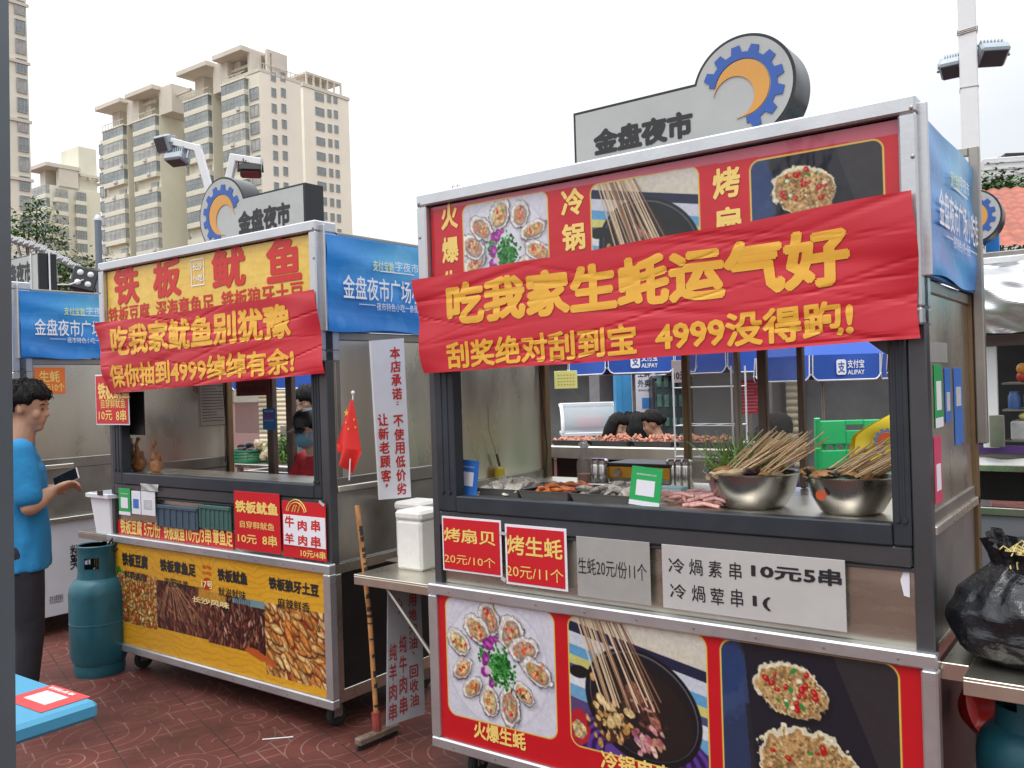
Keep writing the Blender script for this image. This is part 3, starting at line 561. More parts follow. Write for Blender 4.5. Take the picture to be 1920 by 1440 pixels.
for k, (px, py, Y, R, lab, mt_) in enumerate(((95, 505, 34, .9, 'dark leafy tree behind the arched pipe on the left', LEAF2), (140, 500, 36, 1.0, 'olive bushy tree left of the thin grey post', LEAF3), (226, 520, 38, 1.2, 'tree top just clearing the left stall roof beside the block', LEAF), (26, 500, 33, .8, 'shaded tree beside the grey foreground post', LEAF2), (170, 530, 30, .9, 'low green tree behind the four lamp floodlight', LEAF3))):
    p = at(px, py, Y); z = p.z; tree(lab, (p.x, p.y, 0), z, [(0, 0, z, R, .8), (-.8*R, .1, z-.5, R*.9, .8), (.8*R, 0, z-.4, R*.9, .8), (.1, -.4, z-1.2*R, R*1.2, .9), (0, .3, z-2*R, R*1.3, 1)], 3200, .2, mt_, 20+k, 'trees beyond the market')
for k, (px, py, Y, R, lab) in enumerate(((1872, 345, 42, 1.2, 'tree above the red tiled roof nearer the lamp pole'), (1910, 350, 44, 1.4, 'tree above the red tiled roof at the right edge'), (1850, 352, 40, 1.0, 'small tree seen between lamp pole and tiled roof'))):
    p = at(px, py, Y); z = p.z; tree(lab, (p.x, p.y, 0), z, [(0, 0, z-.2, R, .8), (-.9*R, .1, z-.7, R*.8, .8), (.9*R, 0, z-.6, R*.8, .8), (0, -.4, z-1.6*R, R*1.3, .9)], 2600, .26, LEAF2 if k else LEAF, 40+k, 'trees beyond the market')

# ------------------------------------------------------------ buildings on the right
CORR = pm('pale_cladding', (.60, .62, .63), .5, .2, .06, 1)
p = at(1846, 320, 62); q = at(2100, 320, 62); zt = at(1880, 296, 62).z
wb = thing('warehouse', 'pale clad building above the trees at the right edge', 'building', (p.x, p.y, 0), -.2)
mb = MB().box(0, 22, 0, 15, 0, zt, .05)
for k in range(9): mb.box(-.05, 22.05, -.08, -.005, zt-4+k*.45, zt-3.9+k*.45, 0)
part(wb, 'wall', mb, CORR, 0); rr = MB(); rr.box(1.0, 3.6, 1, 2, zt+.25, zt+.55, .03, Matrix.Rotation(.04, 4, 'Y')); rr.box(1.3, 1.4, 1.2, 1.3, zt, zt+.3, 0); rr.box(3.1, 3.2, 1.2, 1.3, zt, zt+.3, 0); part(wb, 'roof_unit', rr, BLACK)
TILE = pm('terracotta_tiles', (.36, .105, .065), .6, 0, .3, 3, .1, 30, dirt=.25, dcol=(.22, .08, .05))
p = at(1864, 468, 17.5); hx = p.z; hs = thing('tiled_house', 'building with red tiled roof at the right edge', 'building', (p.x, p.y, 0), -.28)
def tilefn(u, v):
    x = u*7.0; y = v*2.6; ph = (x/.24) % 1; st = (v*11) % 1
    return (x, y, hx+y*.62+.05*abs(math.sin(PI*ph))+.035*(1-st))
part(hs, 'roof', MB().sheet(tilefn, 232, 66), TILE, 60)
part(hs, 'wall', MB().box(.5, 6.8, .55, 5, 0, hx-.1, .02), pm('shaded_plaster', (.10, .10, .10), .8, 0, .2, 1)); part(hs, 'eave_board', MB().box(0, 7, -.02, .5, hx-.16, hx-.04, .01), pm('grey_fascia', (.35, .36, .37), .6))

# ------------------------------------------------------------ lamp posts and other posts
FLH = pm('floodlight_grey', (.34, .39, .43), .4, .4, .1, 5); FLG = pm('floodlight_lens', (.05, .06, .07), .12, 0, .2, 6, spec=.7); LED = pm('led_lens', (.62, .63, .65), .2, 0, .05, 5)
def floodlight(parent, p, rz, tilt, w=.34, h=.24, mat=None, lens=None):
    M4 = Matrix.Translation(p) @ Matrix.Rotation(rz, 4, 'Z') @ Matrix.Rotation(tilt, 4, 'X'); mb = MB(); mb.box(-w/2, w/2, -.03, .05, -h/2, h/2, .015, M4)
    for k in range(7): x = -w*.36+k*w*.12; mb.box(x, x+.012, .05, .11, -h*.36, h*.36, .002, M4)
    mb.tube([M4 @ Vector((-w/2-.012, 0, 0)), M4 @ Vector((-w/2-.012, .13, 0)), M4 @ Vector((w/2+.012, .13, 0)), M4 @ Vector((w/2+.012, 0, 0))], .012, 6)
    f = part(parent, 'floodlight', mb, mat or FLH); part(f, 'lens', MB().box(-w/2+.018, w/2-.018, -.036, -.031, -h/2+.018, h/2-.018, .002, M4), lens or FLG); return f
Y = 8.2; b0 = at(412, 420, Y); lp = thing('lamp_post', 'white two armed lamp post with three floodlights behind the left stall sign', 'lamp post', (b0.x, b0.y, 0))
rel = lambda px, py, Y_: at(px, py, Y_)-Vector((b0.x, b0.y, 0))
mb = MB(); mb.tube([(0, 0, 0), (0, 0, b0.z)], .055, 12); part(lp, 'pole', mb, WPAINT)
for pts in (((408, 420), (391, 350), (371, 279), (326, 267)), ((412, 420), (430, 335), (438, 296), (485, 303))):
    mb = MB(); pp = [rel(x, y, Y) for x, y in pts]
    for ia, (a_, b_) in enumerate(zip(pp[:-1], pp[1:])):
        d_ = (b_-a_); M4 = Matrix.Translation(a_) @ d_.to_track_quat('Z', 'Y').to_matrix().to_4x4(); q_ = .034-.0011*ia; mb.box(-q_, q_, -q_, q_, -.03, d_.length+.03, .006, M4)
    part(lp, 'arm', mb, WPAINT)
floodlight(lp, rel(306, 270, Y), -.5, .35, .17, .16); floodlight(lp, rel(332, 300, Y), -.35, 1.25, .20, .15); floodlight(lp, rel(470, 322, Y), .25, 1.25, .19, .15, BLACK, pm('red_lens', (.30, .06, .06), .25))
Y = 6.4; b0 = at(1822, 330, Y); lp2 = thing('lamp_post', 'tall white square lamp pole behind the right stall', 'lamp post', (b0.x, b0.y, 0), -.45)
part(lp2, 'pole', MB().box(-.058, .058, -.058, .058, 0, 9, .008), WPAINT); zb = at(1822, 118, Y).z; part(lp2, 'seam_band', MB().box(-.061, .061, -.061, .061, at(1822, 168, Y).z, at(1822, 168, Y).z+.008, .001), pm('grey_seam', (.3, .3, .32), .6)); mbw = MB()
for k in range(3): mbw.tube([(-.064, -.064, at(1822, 62+k*3, Y).z), (.064, -.064, at(1822, 57+k*3, Y).z), (.064, .064, at(1822, 60, Y).z), (-.064, .064, at(1822, 58, Y).z), (-.064, -.064, at(1822, 60+k*3, Y).z)], .004, 5)
part(lp2, 'wire_tie', mbw, STEELD)
floodlight(lp2, Vector((.155, .02, zb+.03)), .35, .95, .2, .17); floodlight(lp2, Vector((-.11, .05, zb-.01)), -.2, .95, .15, .15)
part(lp2, 'bracket', MB().box(-.2, .2, .06, .09, zb+.02, zb+.05, .004), FLH)
b0 = at(186, 500, 8.6); gp = thing('metal_post', 'thin grey post with a capped top left of the left stall', 'post', (b0.x, b0.y, 0)); zt = at(186, 412, 8.6).z
part(gp, 'pole', MB().tube([(0, 0, 0), (0, 0, zt)], .032, 14), pm('post_grey', (.16, .19, .23), .5, .3)); part(gp, 'cap', MB().lathe([(0, zt+.05), (.02, zt+.045), (.036, zt+.01), (.036, zt-.01), (0, zt-.01)], 14), ALU)
b0 = at(-27, 720, 1.45); fg = thing('awning_post', 'slate grey post in the left foreground beside the camera', 'post', (b0.x-1.62*.0194, b0.y, 0)); fg.rotation_euler = (0, .0194, 0)
part(fg, 'pole', MB().box(-.030, .030, -.03, .03, .012, 3.0, .006), pm('post_slate', (.085, .115, .135), .5, .2, .1, 3)); part(fg, 'foot_plate', MB().box(-.07, .07, -.07, .07, 0, .012, .002), SLATE)

# ------------------------------------------------------------ the market stalls
SW, SD, ZL, ZC, ZT = 1.92, .85, .81, 1.168, 2.418             # width, depth, lower frame top, counter, roof edge
BRASS = pm('brown_steel_edge', (.22, .15, .085), .4, .7, .25, 4, dirt=.3); BROWNP = pm('brown_side_frame', (.17, .13, .11), .45, .6, .25, 4, dirt=.3)
BLUEF = pm('blue_edge_film', (.03, .22, .62), .4, 0, .1, 4)
def caster(parent, x, y):
    f = MB(); f.box(x-.03, x+.03, y-.035, y+.035, .125, .14, .002); f.box(x-.028, x-.021, y-.02, y+.03, .05, .125, .001); f.box(x+.021, x+.028, y-.02, y+.03, .05, .125, .001)
    f.tube([(x-.032, y+.012, .055), (x+.032, y+.012, .055)], .008, 8); o = part(parent, 'caster', f, STEELD)
    w = MB(); M4 = Matrix.Translation((x, y+.012, .055)) @ Matrix.Rotation(PI/2, 4, 'Y'); w.lathe([(.012, -.018), (.048, -.018), (.055, -.010), (.055, .010), (.048, .018), (.012, .018)], 20, M4); part(o, 'wheel', w, RUBBER)
def frame_rect(x0, x1, z0, z1, w, y0, y1, b=.004):
    m = MB(); m.box(x0, x1, y0, y1, z1-w, z1, b); m.box(x0, x1, y0, y1, z0, z0+w, b); m.box(x0, x0+w, y0+.0006, y1, z0+w, z1-w, b); m.box(x1-w, x1, y0+.0006, y1, z0+w, z1-w, b); return m
def blue_canvas(seed):
    c = Canvas(150, 84, (48, 140, 220)); X, Y_ = c.X/150, c.Y/84
    c.mix(np.exp(-((X-.62)**2/.10+(Y_-.18)**2/.10))*.75, (120, 205, 238)); c.mix(np.clip(Y_-.55, 0, 1)*.8, (30, 116, 214)); c.mix(np.exp(-((X-.2)**2/.05+(Y_-.75)**2/.05))*.5, (96, 140, 210))
    for i in range(6): c.line(0, 20+i*9, 150, 4+i*14, 1.2, (120, 200, 235), .16)
    c.mix((c.nb > .66)*.10, (220, 240, 255)); return c
WHT_Y = pm('pale_yellow_letters', (.66, .74, .42), .5)
def side_banner(par, seed):
    x = SW+.014
    me = blue_canvas(seed).mesh('side_banner', lambda u, v: (np.full_like(u, x)+.004*np.sin(u*9+seed)*np.sin(v*6)+.003*np.sin(v*17+u*5), .015+.815*u, 1.905+.45*v+.008*np.sin(u*8+seed)*(1-v)))
    b = add_obj('side_banner', me, print_mat('banner_print', .3, .85, .12), par)
    ly = lambda px, py: sp(B, px, py, SW+.02)
    t = MB(); y0 = .055; cw = .062
    fn = lambda a, c, l: (x+.011-l, a, c)
    put_text(t, '金盘夜市广场小吃街', ly(642, 545)[0], ly(642, 556)[1]-.01, ly(642, 545)[0]+(ly(770, 545)[0]-ly(642, 545)[0])*1.5, ly(642, 514)[1], bold=.012, fn=fn)
    put_text(t, '夜市特色小吃一条街', ly(705, 575)[0], ly(705, 582)[1], ly(783, 575)[0], ly(705, 567)[1], bold=.0, fn=fn)
    put_text(t, '字夜市', ly(740, 500)[0], ly(740, 508)[1], ly(783, 500)[0], ly(740, 490)[1], bold=.0, fn=fn)
    for a, c in ((672, 703), (785, 815)):
        y_, z_ = ly(a, 572)[0], ly(688, 572)[1]; t.box(x+.0105, x+.0112, y_, ly(c, 572)[0], z_, z_+.003, 0)
    t.box(x+.0105, x+.0112, ly(712, 512)[0], ly(775, 512)[0], ly(740, 512)[1]-.002, ly(740, 512)[1]+.003, 0); part(b, 'lettering', t, WPRINT, 0)
    t = MB(); put_text(t, '支付宝数', ly(698, 500)[0], ly(698, 508)[1], ly(738, 500)[0], ly(698, 487)[1], bold=.012, fn=fn); part(b, 'lettering', t, WHT_Y, 0); return b
def stall(S, label, skirt=None):
    st = thing('food_stall', label, 'food stall', (S[0], S[1], 0), S[2], 'steel food stalls of the night market')
    m = MB(); m.box(.03, SW-.03, .03, SD, .14, ZL-.012, .004); m.box(.06, .07, .031, SD-.03, .2, .7, .002); part(st, 'cabinet', m, pm('black_cabinet', (.03, .029, .028), .45, .5, .25, 4, dirt=.3))
    m = MB()
    for a, c in ((.14, .20), (ZL-.06, ZL-.013)): m.box(SW-.0295, SW-.022, .032, SD-.005, a, c, .002)
    for a in (.032, SD-.05): m.box(SW-.0292, SW-.015, a, a+.045, .199, ZL-.059, .002)
    part(st, 'cabinet_trim', m, STEEL)
    part(st, 'lower_frame', frame_rect(-.02, SW+.005, .13, ZL, .046, -.02, .029, .006), ALU)
    part(st, 'counter_top', MB().box(.0, SW, .062, SD if S is A else .36, ZC-.03, ZC, .004), STEEL)
    part(st, 'apron_panel', MB().box(.041, SW-.041, .030, .036, ZL-.011, 1.04, .002), APRON)
    m = MB(); m.box(.132, SW-.112, .002, .058, 1.112, 1.176, .004); part(st, 'sill_rail', m, SLATE); part(st, 'sill_trim', MB().box(.034, SW-.06, .008, .06, 1.05, 1.110, .005).box(.04, SW-.04, .016, .06, 1.034, 1.048, .004), pm('sill_dark_steel', (.10, .105, .115), .3, .6, .12, 4))
    for x0, x1, mt in ((.036, .130, SLATE), (SW-.110, SW-.058, SLATE)):
        m = MB(); m.box(x0, x1, .004, .066, 1.112 if x1 < 1 else 1.112, 1.95, .005)
        for k in range(2): q = x0+(x1-x0)*(k+1)/3; m.box(q-.003, q+.003, .0005, .0038, 1.18, 1.94, .001)
        m.tube([(x0+(x1-x0)*.3, .003, 1.19), (x0+(x1-x0)*.3, -.004, 1.19)], .008, 10); m.tube([(x0+(x1-x0)*.7, .003, 1.19), (x0+(x1-x0)*.7, -.004, 1.19)], .008, 10); part(st, 'window_post', m, mt)
    part(st, 'corner_post', MB().box(SW-.056, SW-.004, .008, .06, ZL-.01, 1.95, .004), DARKST); part(st, 'corner_post', MB().box(0, .034, .008, .06, ZL-.01, 1.95, .004), DARKST)
    for x0 in (.0, SW-.045): part(st, 'corner_post', MB().box(x0, x0+.045, SD-.045, SD-.001, ZL, 2.36, .004), BRASS)
    for x, nm in ((.016, 'left'), (SW-.022, 'right')):
        m = MB().box(x, x+.004, .062, SD-.047, ZC+.04, 1.86, .001); o = part(st, 'side_panel', m, STEEL)
        m = MB(); m.box(x-.012, x+.012, .061, SD-.046, ZC-.03, ZC+.04, .004); m.box(x-.012, x+.012, .061, SD-.046, 1.86, 1.90, .004); m.box(x-.008, x+.006, .061, SD-.046, ZL, ZC-.031, .002)
        m.box(x-.010, x+.010, .075, .105, ZC+.038, 1.862, .003); part(st, 'side_rail', m, STEELD)
    part(st, 'sign_frame', frame_rect(-.004, SW-.004, 1.76, ZT, .05, -.035, .10, .006), ALU); m = MB(); m.box(.0505, SW-.058, -.004, .09, 1.815, ZT-.055, .001); part(st, 'sign_backing', m, DARK)
    m = MB(); m.box(0, SW, .101, SD, 2.36, 2.376, .003); m.box(.02, SW-.03, .10, .14, 1.95, 2.0, .003); m.box(0, SW-.02, SD-.04, SD-.002, 1.95, 2.0, .004); part(st, 'roof', m, STEELD)
    part(st, 'bounce_ceiling', MB().box(.01, SW-.016, .101, SD-.042, 2.34, 2.358, .002), WPAINT); part(st, 'rear_fascia', MB().box(.046, SW-.046, SD-.03, SD-.012, 2.0, 2.36, .002), BLUEC)  # white board added under the roof to bounce light into the stall
    part(st, 'side_board', MB().box(SW-.012, SW+.006, .011, SD-.002, 1.902, 2.359, .002), BLUEF); part(st, 'side_board', MB().box(-.012, .006, .101, SD-.002, 1.902, 2.359, .002), BLUEF)
    side_banner(st, S[0]); part(st, 'side_banner_trim', MB().box(SW-.01, SW+.02, -.002, .010, 1.90, 2.40, .003), ALU)
    for x in (.12, SW-.12):
        for y in (.10, SD-.12): caster(st, x, y)
    return st
stA = stall(A, 'nearest food stall with red oyster and skewer posters above and below'); stB = stall(B, 'food stall with yellow squid posters behind the blue shirted man'); stC = stall(C, 'food stall at the far left with white skirt, cut by the frame edge')

# --- posters of the nearest stall
PB = (226, 196, 92)
def gloss_print(): return print_mat('glossy_print', .10, .80, .10)
k = 400; x0, x1, z0, z1 = .027, SW-.042, .177, ZL-.047; c = Canvas(int((x1-x0)*k), int((z1-z0)*k), (204, 22, 34)); c.a *= (1+.05*(c.nb-.5))[..., None]
def putphoto(c, fn, a, b, zt, zb, x0, z1, k, r, seed): w, h = int((b-a)*k), int((zt-zb)*k); c.paste(fn(w, h, seed), int((a-x0)*k), int((z1-zt)*k), r, PB, 2.2)
putphoto(c, photo_oysters, .071, .60, .758, .285, x0, z1, k, 16, 1); putphoto(c, photo_skewers, .665, 1.210, .758, .285, x0, z1, k, 16, 2); putphoto(c, photo_scallops, 1.262, 1.812, .758, .285, x0, z1, k, 16, 3)
pA = c.flat('poster', x0, z0, x1, z1, -.004, None, stA); t = MB()
for s, a, b in (('火爆生蚝', (890, 1362), (988, 1408)), ('冷锅串串', (1128, 1424), (1262, 1475)), ('烤扇贝', (1480, 1490), (1600, 1545))): put_text(t, s, *(lambda q: (q[0], q[1], q[2], q[1]+.07))(pxrect(A, a, b)), y=-.006, bold=.03)
part(pA, 'lettering', t, YELL, 0)
x0, x1, z0, z1 = .051, SW-.058, 1.816, ZT-.056; c = Canvas(int((x1-x0)*k), int((z1-z0)*k), (206, 30, 44)); c.a *= (1+.05*(c.nb-.5))[..., None]
putphoto(c, photo_oysters, .224, .628, 2.338, 1.93, x0, z1, k, 12, 5); putphoto(c, photo_skewers, .821, 1.234, 2.328, 1.92, x0, z1, k, 12, 6); putphoto(c, photo_scallops, 1.415, 1.816, 2.310, 1.90, x0, z1, k, 12, 7)
c.mix((c.Y < 4+c.X*.018)*.8, (206, 120, 140)); sA = c.flat('sign_panel', x0, z0, x1, z1, -.006, gloss_print(), stA); t = MB()
for s, a, b, zt, ch in (('火爆生蚝', .108, .196, 2.365, .135), ('冷锅串串', .690, .790, 2.335, .128), ('烤扇贝', 1.285, 1.380, 2.312, .130)): put_column(t, s, a, b, zt, zt-ch*len(s), -.008, .035, .22)
part(sA, 'lettering', t, YELL, 0)

# --- posters of the squid stall
def wood_canvas(w, h, seed, col=(228, 168, 40), gk=.30):
    c = Canvas(w, h, col); n = vnoise(h, w, 60, 3, seed); g = np.sin((c.Y*.5+n*26))*.5+.5; c.mix(g**6*gk, (170, 112, 22)); c.mix((n > .6)*.15, (238, 184, 66)); c.grain(.03); return c
k = 330; x0, x1, z0, z1 = .027, SW-.042, .177, ZL-.047; c = wood_canvas(int((x1-x0)*k), int((z1-z0)*k), 4); bx = [fp(B, px, 1180)[0] for px in (224, 297, 392, 498, 617)]
def pl(i): return int((bx[i]-x0)*k)
ph = photo_pile(pl(1)-pl(0), int(.30*k), 5, [(226, 160, 66), (238, 196, 112), (220, 116, 50), (206, 80, 40), (242, 216, 150), (232, 180, 80)], (214, 150, 70), 4.5, 1100, 1.4); c.paste(ph, pl(0), int((z1-.60)*k), 3)
ph = photo_pile(pl(2)-pl(1), int(.27*k), 6, [(120, 56, 42), (150, 84, 62), (96, 40, 34), (176, 110, 80)], (64, 30, 26), 9, 420, 4, 1.1)
rr_ = random.Random(9)
for i in range(26): u = rr_.random(); ph.line(ph.w*.25+u*22, 0, u*ph.w*1.1-8, ph.h*.75, .9, (206, 160, 110), .8)
c.paste(ph, pl(1), int((z1-.585)*k), 2)
ph = photo_pile(pl(3)-pl(2), int(.27*k), 7, [(110, 52, 40), (160, 92, 70), (84, 36, 32), (196, 140, 116), (136, 66, 50)], (50, 26, 24), 8, 460, 2.6, 1.5); ph.poly([(ph.w*.45, 0), (ph.w, 0), (ph.w, 12), (ph.w*.45, 10)], (120, 150, 156))
for i in range(9): ph.line(ph.w*.5+i*5, 2, ph.w*.5+i*5-3, 26, 1.6, (40, 26, 26))
c.paste(ph, pl(2), int((z1-.575)*k), 2)
ph = photo_pile(pl(4)-pl(3), int(.36*k), 8, [(232, 158, 78), (240, 178, 100), (222, 136, 62), (244, 196, 128)], (150, 52, 22), 15, 330, 2.5, .7); c.paste(ph, pl(3), int((z1-.575)*k), 2)
c.ell(pl(0)+8, int((z1-.605)*k), 9, 6, .3, (60, 140, 50), 1, .3); c.ell(pl(3)-20, int((z1-.30)*k), 40, 7, .2, (196, 90, 40), 2, .4); c.poly([(pl(2)-26, int((z1-.585)*k)), (pl(2)+52, int((z1-.575)*k)), (pl(2)+52, int((z1-.51)*k)), (pl(2)-26, int((z1-.52)*k))], (214, 160, 48), .8)
c.ell(int((fp(B, 390, 1095)[0]-x0)*k), int((z1-fp(B, 390, 1095)[1])*k), .042*k, .034*k, 0, (196, 50, 30), 1)
pB = c.flat('poster', x0, z0, x1, z1, -.004, None, stB); t = MB(); t2 = MB(); t3 = MB()
def tB(mb, s, a, b, bold=.03, y=-.006): q = pxrect(B, a, b); put_text(mb, s, *q, y=y, bold=bold)
for s, a, b, bo in (('铁板豆腐', (230, 1034), (279, 1068), .05), ('鲜香脆嫩', (235, 1068), (276, 1091), .01), ('铁板章鱼足', (301, 1046), (369, 1082), .05), ('肉肥味美', (310, 1081), (355, 1106), .01), ('铁板鱿鱼', (409, 1064), (466, 1098), .05), ('鱿滋鱿味', (411, 1099), (463, 1126), .01), ('铁板狼牙土豆', (505, 1080), (600, 1120), .05), ('麻辣鲜香', (522, 1119), (583, 1149), .01)): tB(t, s, a, b, bo)
part(pB, 'lettering', t, INK, 0); tB(t2, '金味', (380, 1058), (398, 1068), .01); tB(t2, '小吃', (380, 1069), (398, 1079), .01); part(pB, 'lettering', t2, TRED, 0); tB(t3, '17号', (379, 1086), (401, 1105), .03); tB(t3, '长沙风味', (362, 1116), (432, 1142), .03); part(pB, 'lettering', t3, pm('cream_print', (.75, .62, .3), .5), 0)
x0, x1, z0, z1 = .051, SW-.058, 1.816, ZT-.056; c = wood_canvas(int((x1-x0)*200), int((z1-z0)*200), 8, (246, 206, 92), .10); sB = c.flat('sign_panel', x0, z0, x1, z1, -.006, print_mat('satin_print', .25, .8, .10), stB); t = MB()
for s, a, b in (('铁', (215, 502), (264, 568)), ('板', (288, 490), (343, 554)), ('鱿', (398, 468), (464, 536)), ('鱼', (500, 448), (569, 524))): tB(t, s, a, b, .04, -.009)
q0 = fp(B, 206, 577); q1 = fp(B, 572, 540); put_text(t, '铁板豆腐  深海章鱼足  铁板狼牙土豆', q0[0], q0[1]-.10, q1[0], q0[1], y=-.009, bold=.02); part(sB, 'lettering', t, TRED, 0)
t = MB(); q = pxrect(B, (360, 488), (386, 534)); t.v += frame_rect(q[0], q[2], q[1], q[3], .006, -.009, -.0085, 0).v; t.f += frame_rect(q[0], q[2], q[1], q[3], .006, -.009, -.0085, 0).f
put_text(t, '长沙', q[0]+.015, (q[1]+q[3])/2+.01, q[2]-.015, q[3]-.02, -.009, .02); put_text(t, '小吃', q[0]+.015, q[1]+.02, q[2]-.015, (q[1]+q[3])/2-.01, -.009, .02); part(sB, 'lettering', t, WPRINT, 0)
# plain red sign panels of the stall at the left, and its white skirt
x0, x1, z0, z1 = .051, SW-.058, 1.816, ZT-.056; part(stC, 'sign_panel', MB().box(x0, x1, -.008, -.005, z0, z1, .001), REDS)
part(stC, 'poster', MB().box(.027, SW-.042, -.006, -.003, .177, ZL-.047, .001), pm('yellow_poster_film', (.62, .36, .05), .4, 0, .1, 3)); sk = part(stC, 'skirt', MB().box(SW-.014, SW+.004, .03, SD+.10, .13, .775, .003), pm('white_skirt_film', (.62, .63, .67), .35, 0, .05, 3, dirt=.1)); t = MB(); fn = lambda a, c_, l: (SW+.0055-l, a, c_)
for s, a, b, r_, d_ in (('数字消', 130, 190, 1022, 1046), ('美好', 130, 170, 1038, 1062)): yl, zt = sp(C, a, r_, SW); yr, zb = sp(C, b, d_, SW); put_text(t, s, yl, zb, yr, zt, bold=.01, fn=fn)
yl, zt = sp(C, 92, 1118, SW); yr, zb = sp(C, 118, 1128, SW); put_text(t, '夜市消费更便利', yl, zb, yr, zt, bold=0, fn=fn); part(sk, 'lettering', t, INK, 0)
m = MB(); m.box(SW-.013, SW+.035, .05, SD+.09, .776, .80, .003); part(stC, 'side_ledge', m, STEEL)

# --- rear window frames
def rear_window(S, st, mull, panes, tint=GLASS):
    for a, b, mt in mull: part(st, 'rear_mullion', MB().box(fp(S, a, 800, SD)[0], fp(S, b, 800, SD)[0], SD-.05, SD-.012, ZC+.002 if S is A else .80, 1.948, .004), mt)
    for a, b, za, zb in panes: x_, y_ = fp(S, a, 800, SD)[0], fp(S, b, 800, SD)[0]; part(st, 'rear_pane', MB().box(x_+.002, y_-.002, SD-.034, SD-.030, za, zb, .001), tint)
rear_window(A, stA, ((1289, 1300, BRASS), (1386, 1395, STEELD), (1430, 1446, BROWNP), (1504, 1515, BROWNP)), ((1300, 1386, ZC+.02, 1.94), (1446, 1504, ZC+.02, 1.94)))
rear_window(B, stB, ((512, 524, BROWNP), (548, 560, BROWNP)), ((449, 512, 1.36, 1.94),))

# ------------------------------------------------------------ roof signs with the gear and crescent
SIGNW = pm('weathered_white_sign', (.39, .40, .395), .45, 0, .10, 3, .03, 10, dirt=.5, dcol=(.20, .20, .20)); SIGNB = pm('sign_black_side', (.018, .02, .024), .3, .2, .2, 5, rvar=.1); GBLUE = pm('gear_blue', (.022, .085, .34), .45, 0, .06, 5); GORG = pm('crescent_orange', (.58, .28, .055), .45, 0, .06, 5)
def gear_face(mbs, cx, cz, r, y, mir=1, yf=None):
    def P(R, a): return (cx+mir*R*math.cos(a), cz+R*math.sin(a))
    a0, a1 = rad(168), rad(-84); n = 9; out = []; span = a0-a1
    for i in range(n):
        s = a0-span*i/n; w = span/n
        for fa, R in ((0, .665), (.18, .665), (.30, .80), (.70, .80), (.82, .665)): out.append((s-w*fa, R))
    out.append((a1, .665))
    def strip(mb, o, q):
        k = len(o); vs = [(p[0], yy, p[1]) for yy in (y-.004, y) for p in o+q]
        mb.add(vs, [(i, i+1, k+i+1, k+i) for i in range(k-1)]+[(i, i+1, 2*k+i+1, 2*k+i) for i in range(k-1)]+[(k+i, k+i+1, 3*k+i+1, 3*k+i) for i in range(k-1)]+[(0, k, 3*k, 2*k), (k-1, 2*k-1, 4*k-1, 3*k-1)])
    strip(mbs[0], [P(r*R, a) for a, R in out], [P(r*.545, a) for a, R in out])
    dx, dz = -.17*r, -.15*r; o2, c2 = [], []
    for i in range(61):
        a = a0-span*i/60; o2.append(P(r*.52, a)); c2.append((cx+mir*(dx+r*.40*math.cos(a)), cz+dz+r*.40*math.sin(a)))
    strip(mbs[1], o2, c2)
def roof_sign(S, label, xa, xb, zt, cx, cz, r, y0, y1, mir, text, z0=2.378):
    o = thingS(S, 'roof_sign', label, 'sign', cx, y0, z0, 0, 'black edged gear signs on the stall roofs'); H = zt-z0; cz -= z0
    xe = (xa-cx) if mir == 1 else (xb-cx); a_s = PI-math.asin((H-cz)/r); pts = [(mir*abs(xe)*-1, 0), (mir*abs(xe)*-1, H)]
    n = 48; a_e = math.asin(max(-1, -cz/r)) if cz < r else -PI/2; 
    for i in range(n+1): a = a_s+(a_e-a_s)*i/n; pts.append((mir*r*math.cos(a), cz+r*math.sin(a)))
    if cz >= r: pts.append((0, 0))
    part(o, 'casing', MB().prism(pts, 0, y1-y0), SIGNB)
    g = .011; pin = []
    xs = -mir*abs(xe); pin = [(xs+mir*g, g*.2), (xs+mir*g, H-g)]; R = r-g; a_s2 = PI-math.asin((H-g-cz)/R); a_e2 = math.asin(max(-1, (g*.2-cz)/R))
    for i in range(n+1): a = a_s2+(a_e2-a_s2)*i/n; pin.append((mir*R*math.cos(a), cz+R*math.sin(a)))
    part(o, 'face', MB().prism(pin, -.003, -.0002), SIGNW); ms = [MB(), MB()]; gear_face(ms, 0, cz, r, -.0032, mir); part(o, 'gear', ms[0], GBLUE); part(o, 'crescent', ms[1], GORG)
    if text:
        t = MB(); put_text(t, '金盘夜市', text[0]-cx, text[1]-z0, text[2]-cx, text[3]-z0, -.0045, .055); part(o, 'lettering', t, INK, 0)
    return o
def sign_from_px(S, label, ya, yb, ptop, pl_, pr_, ptopd, mir, txt):
    c0, c1 = fp(S, *pl_, ya)[0], fp(S, *pr_, ya)[0]; cx = (c0+c1)/2; r = (c1-c0)/2; cz = fp(S, *ptopd, ya)[1]-r; e, zt = fp(S, *ptop, ya); q = pxrect(S, txt[0], txt[1], ya)
    return roof_sign(S, label, e if mir == 1 else 0, e if mir == -1 else 0, zt, cx, cz, r, ya, yb, mir, q)
sign_from_px(A, 'large weathered gear sign on the roof of the nearest stall', .25, .40, (1075, 213), (1298, 150), (1494, 165), (1408, 60), 1, ((1113, 246), (1301, 256)))
sign_from_px(B, 'gear sign on the roof of the yellow squid stall under the floodlights', .25, .375, (571, 342), (374, 395), (460, 372), (417, 332), -1, ((447, 398), (546, 422)))

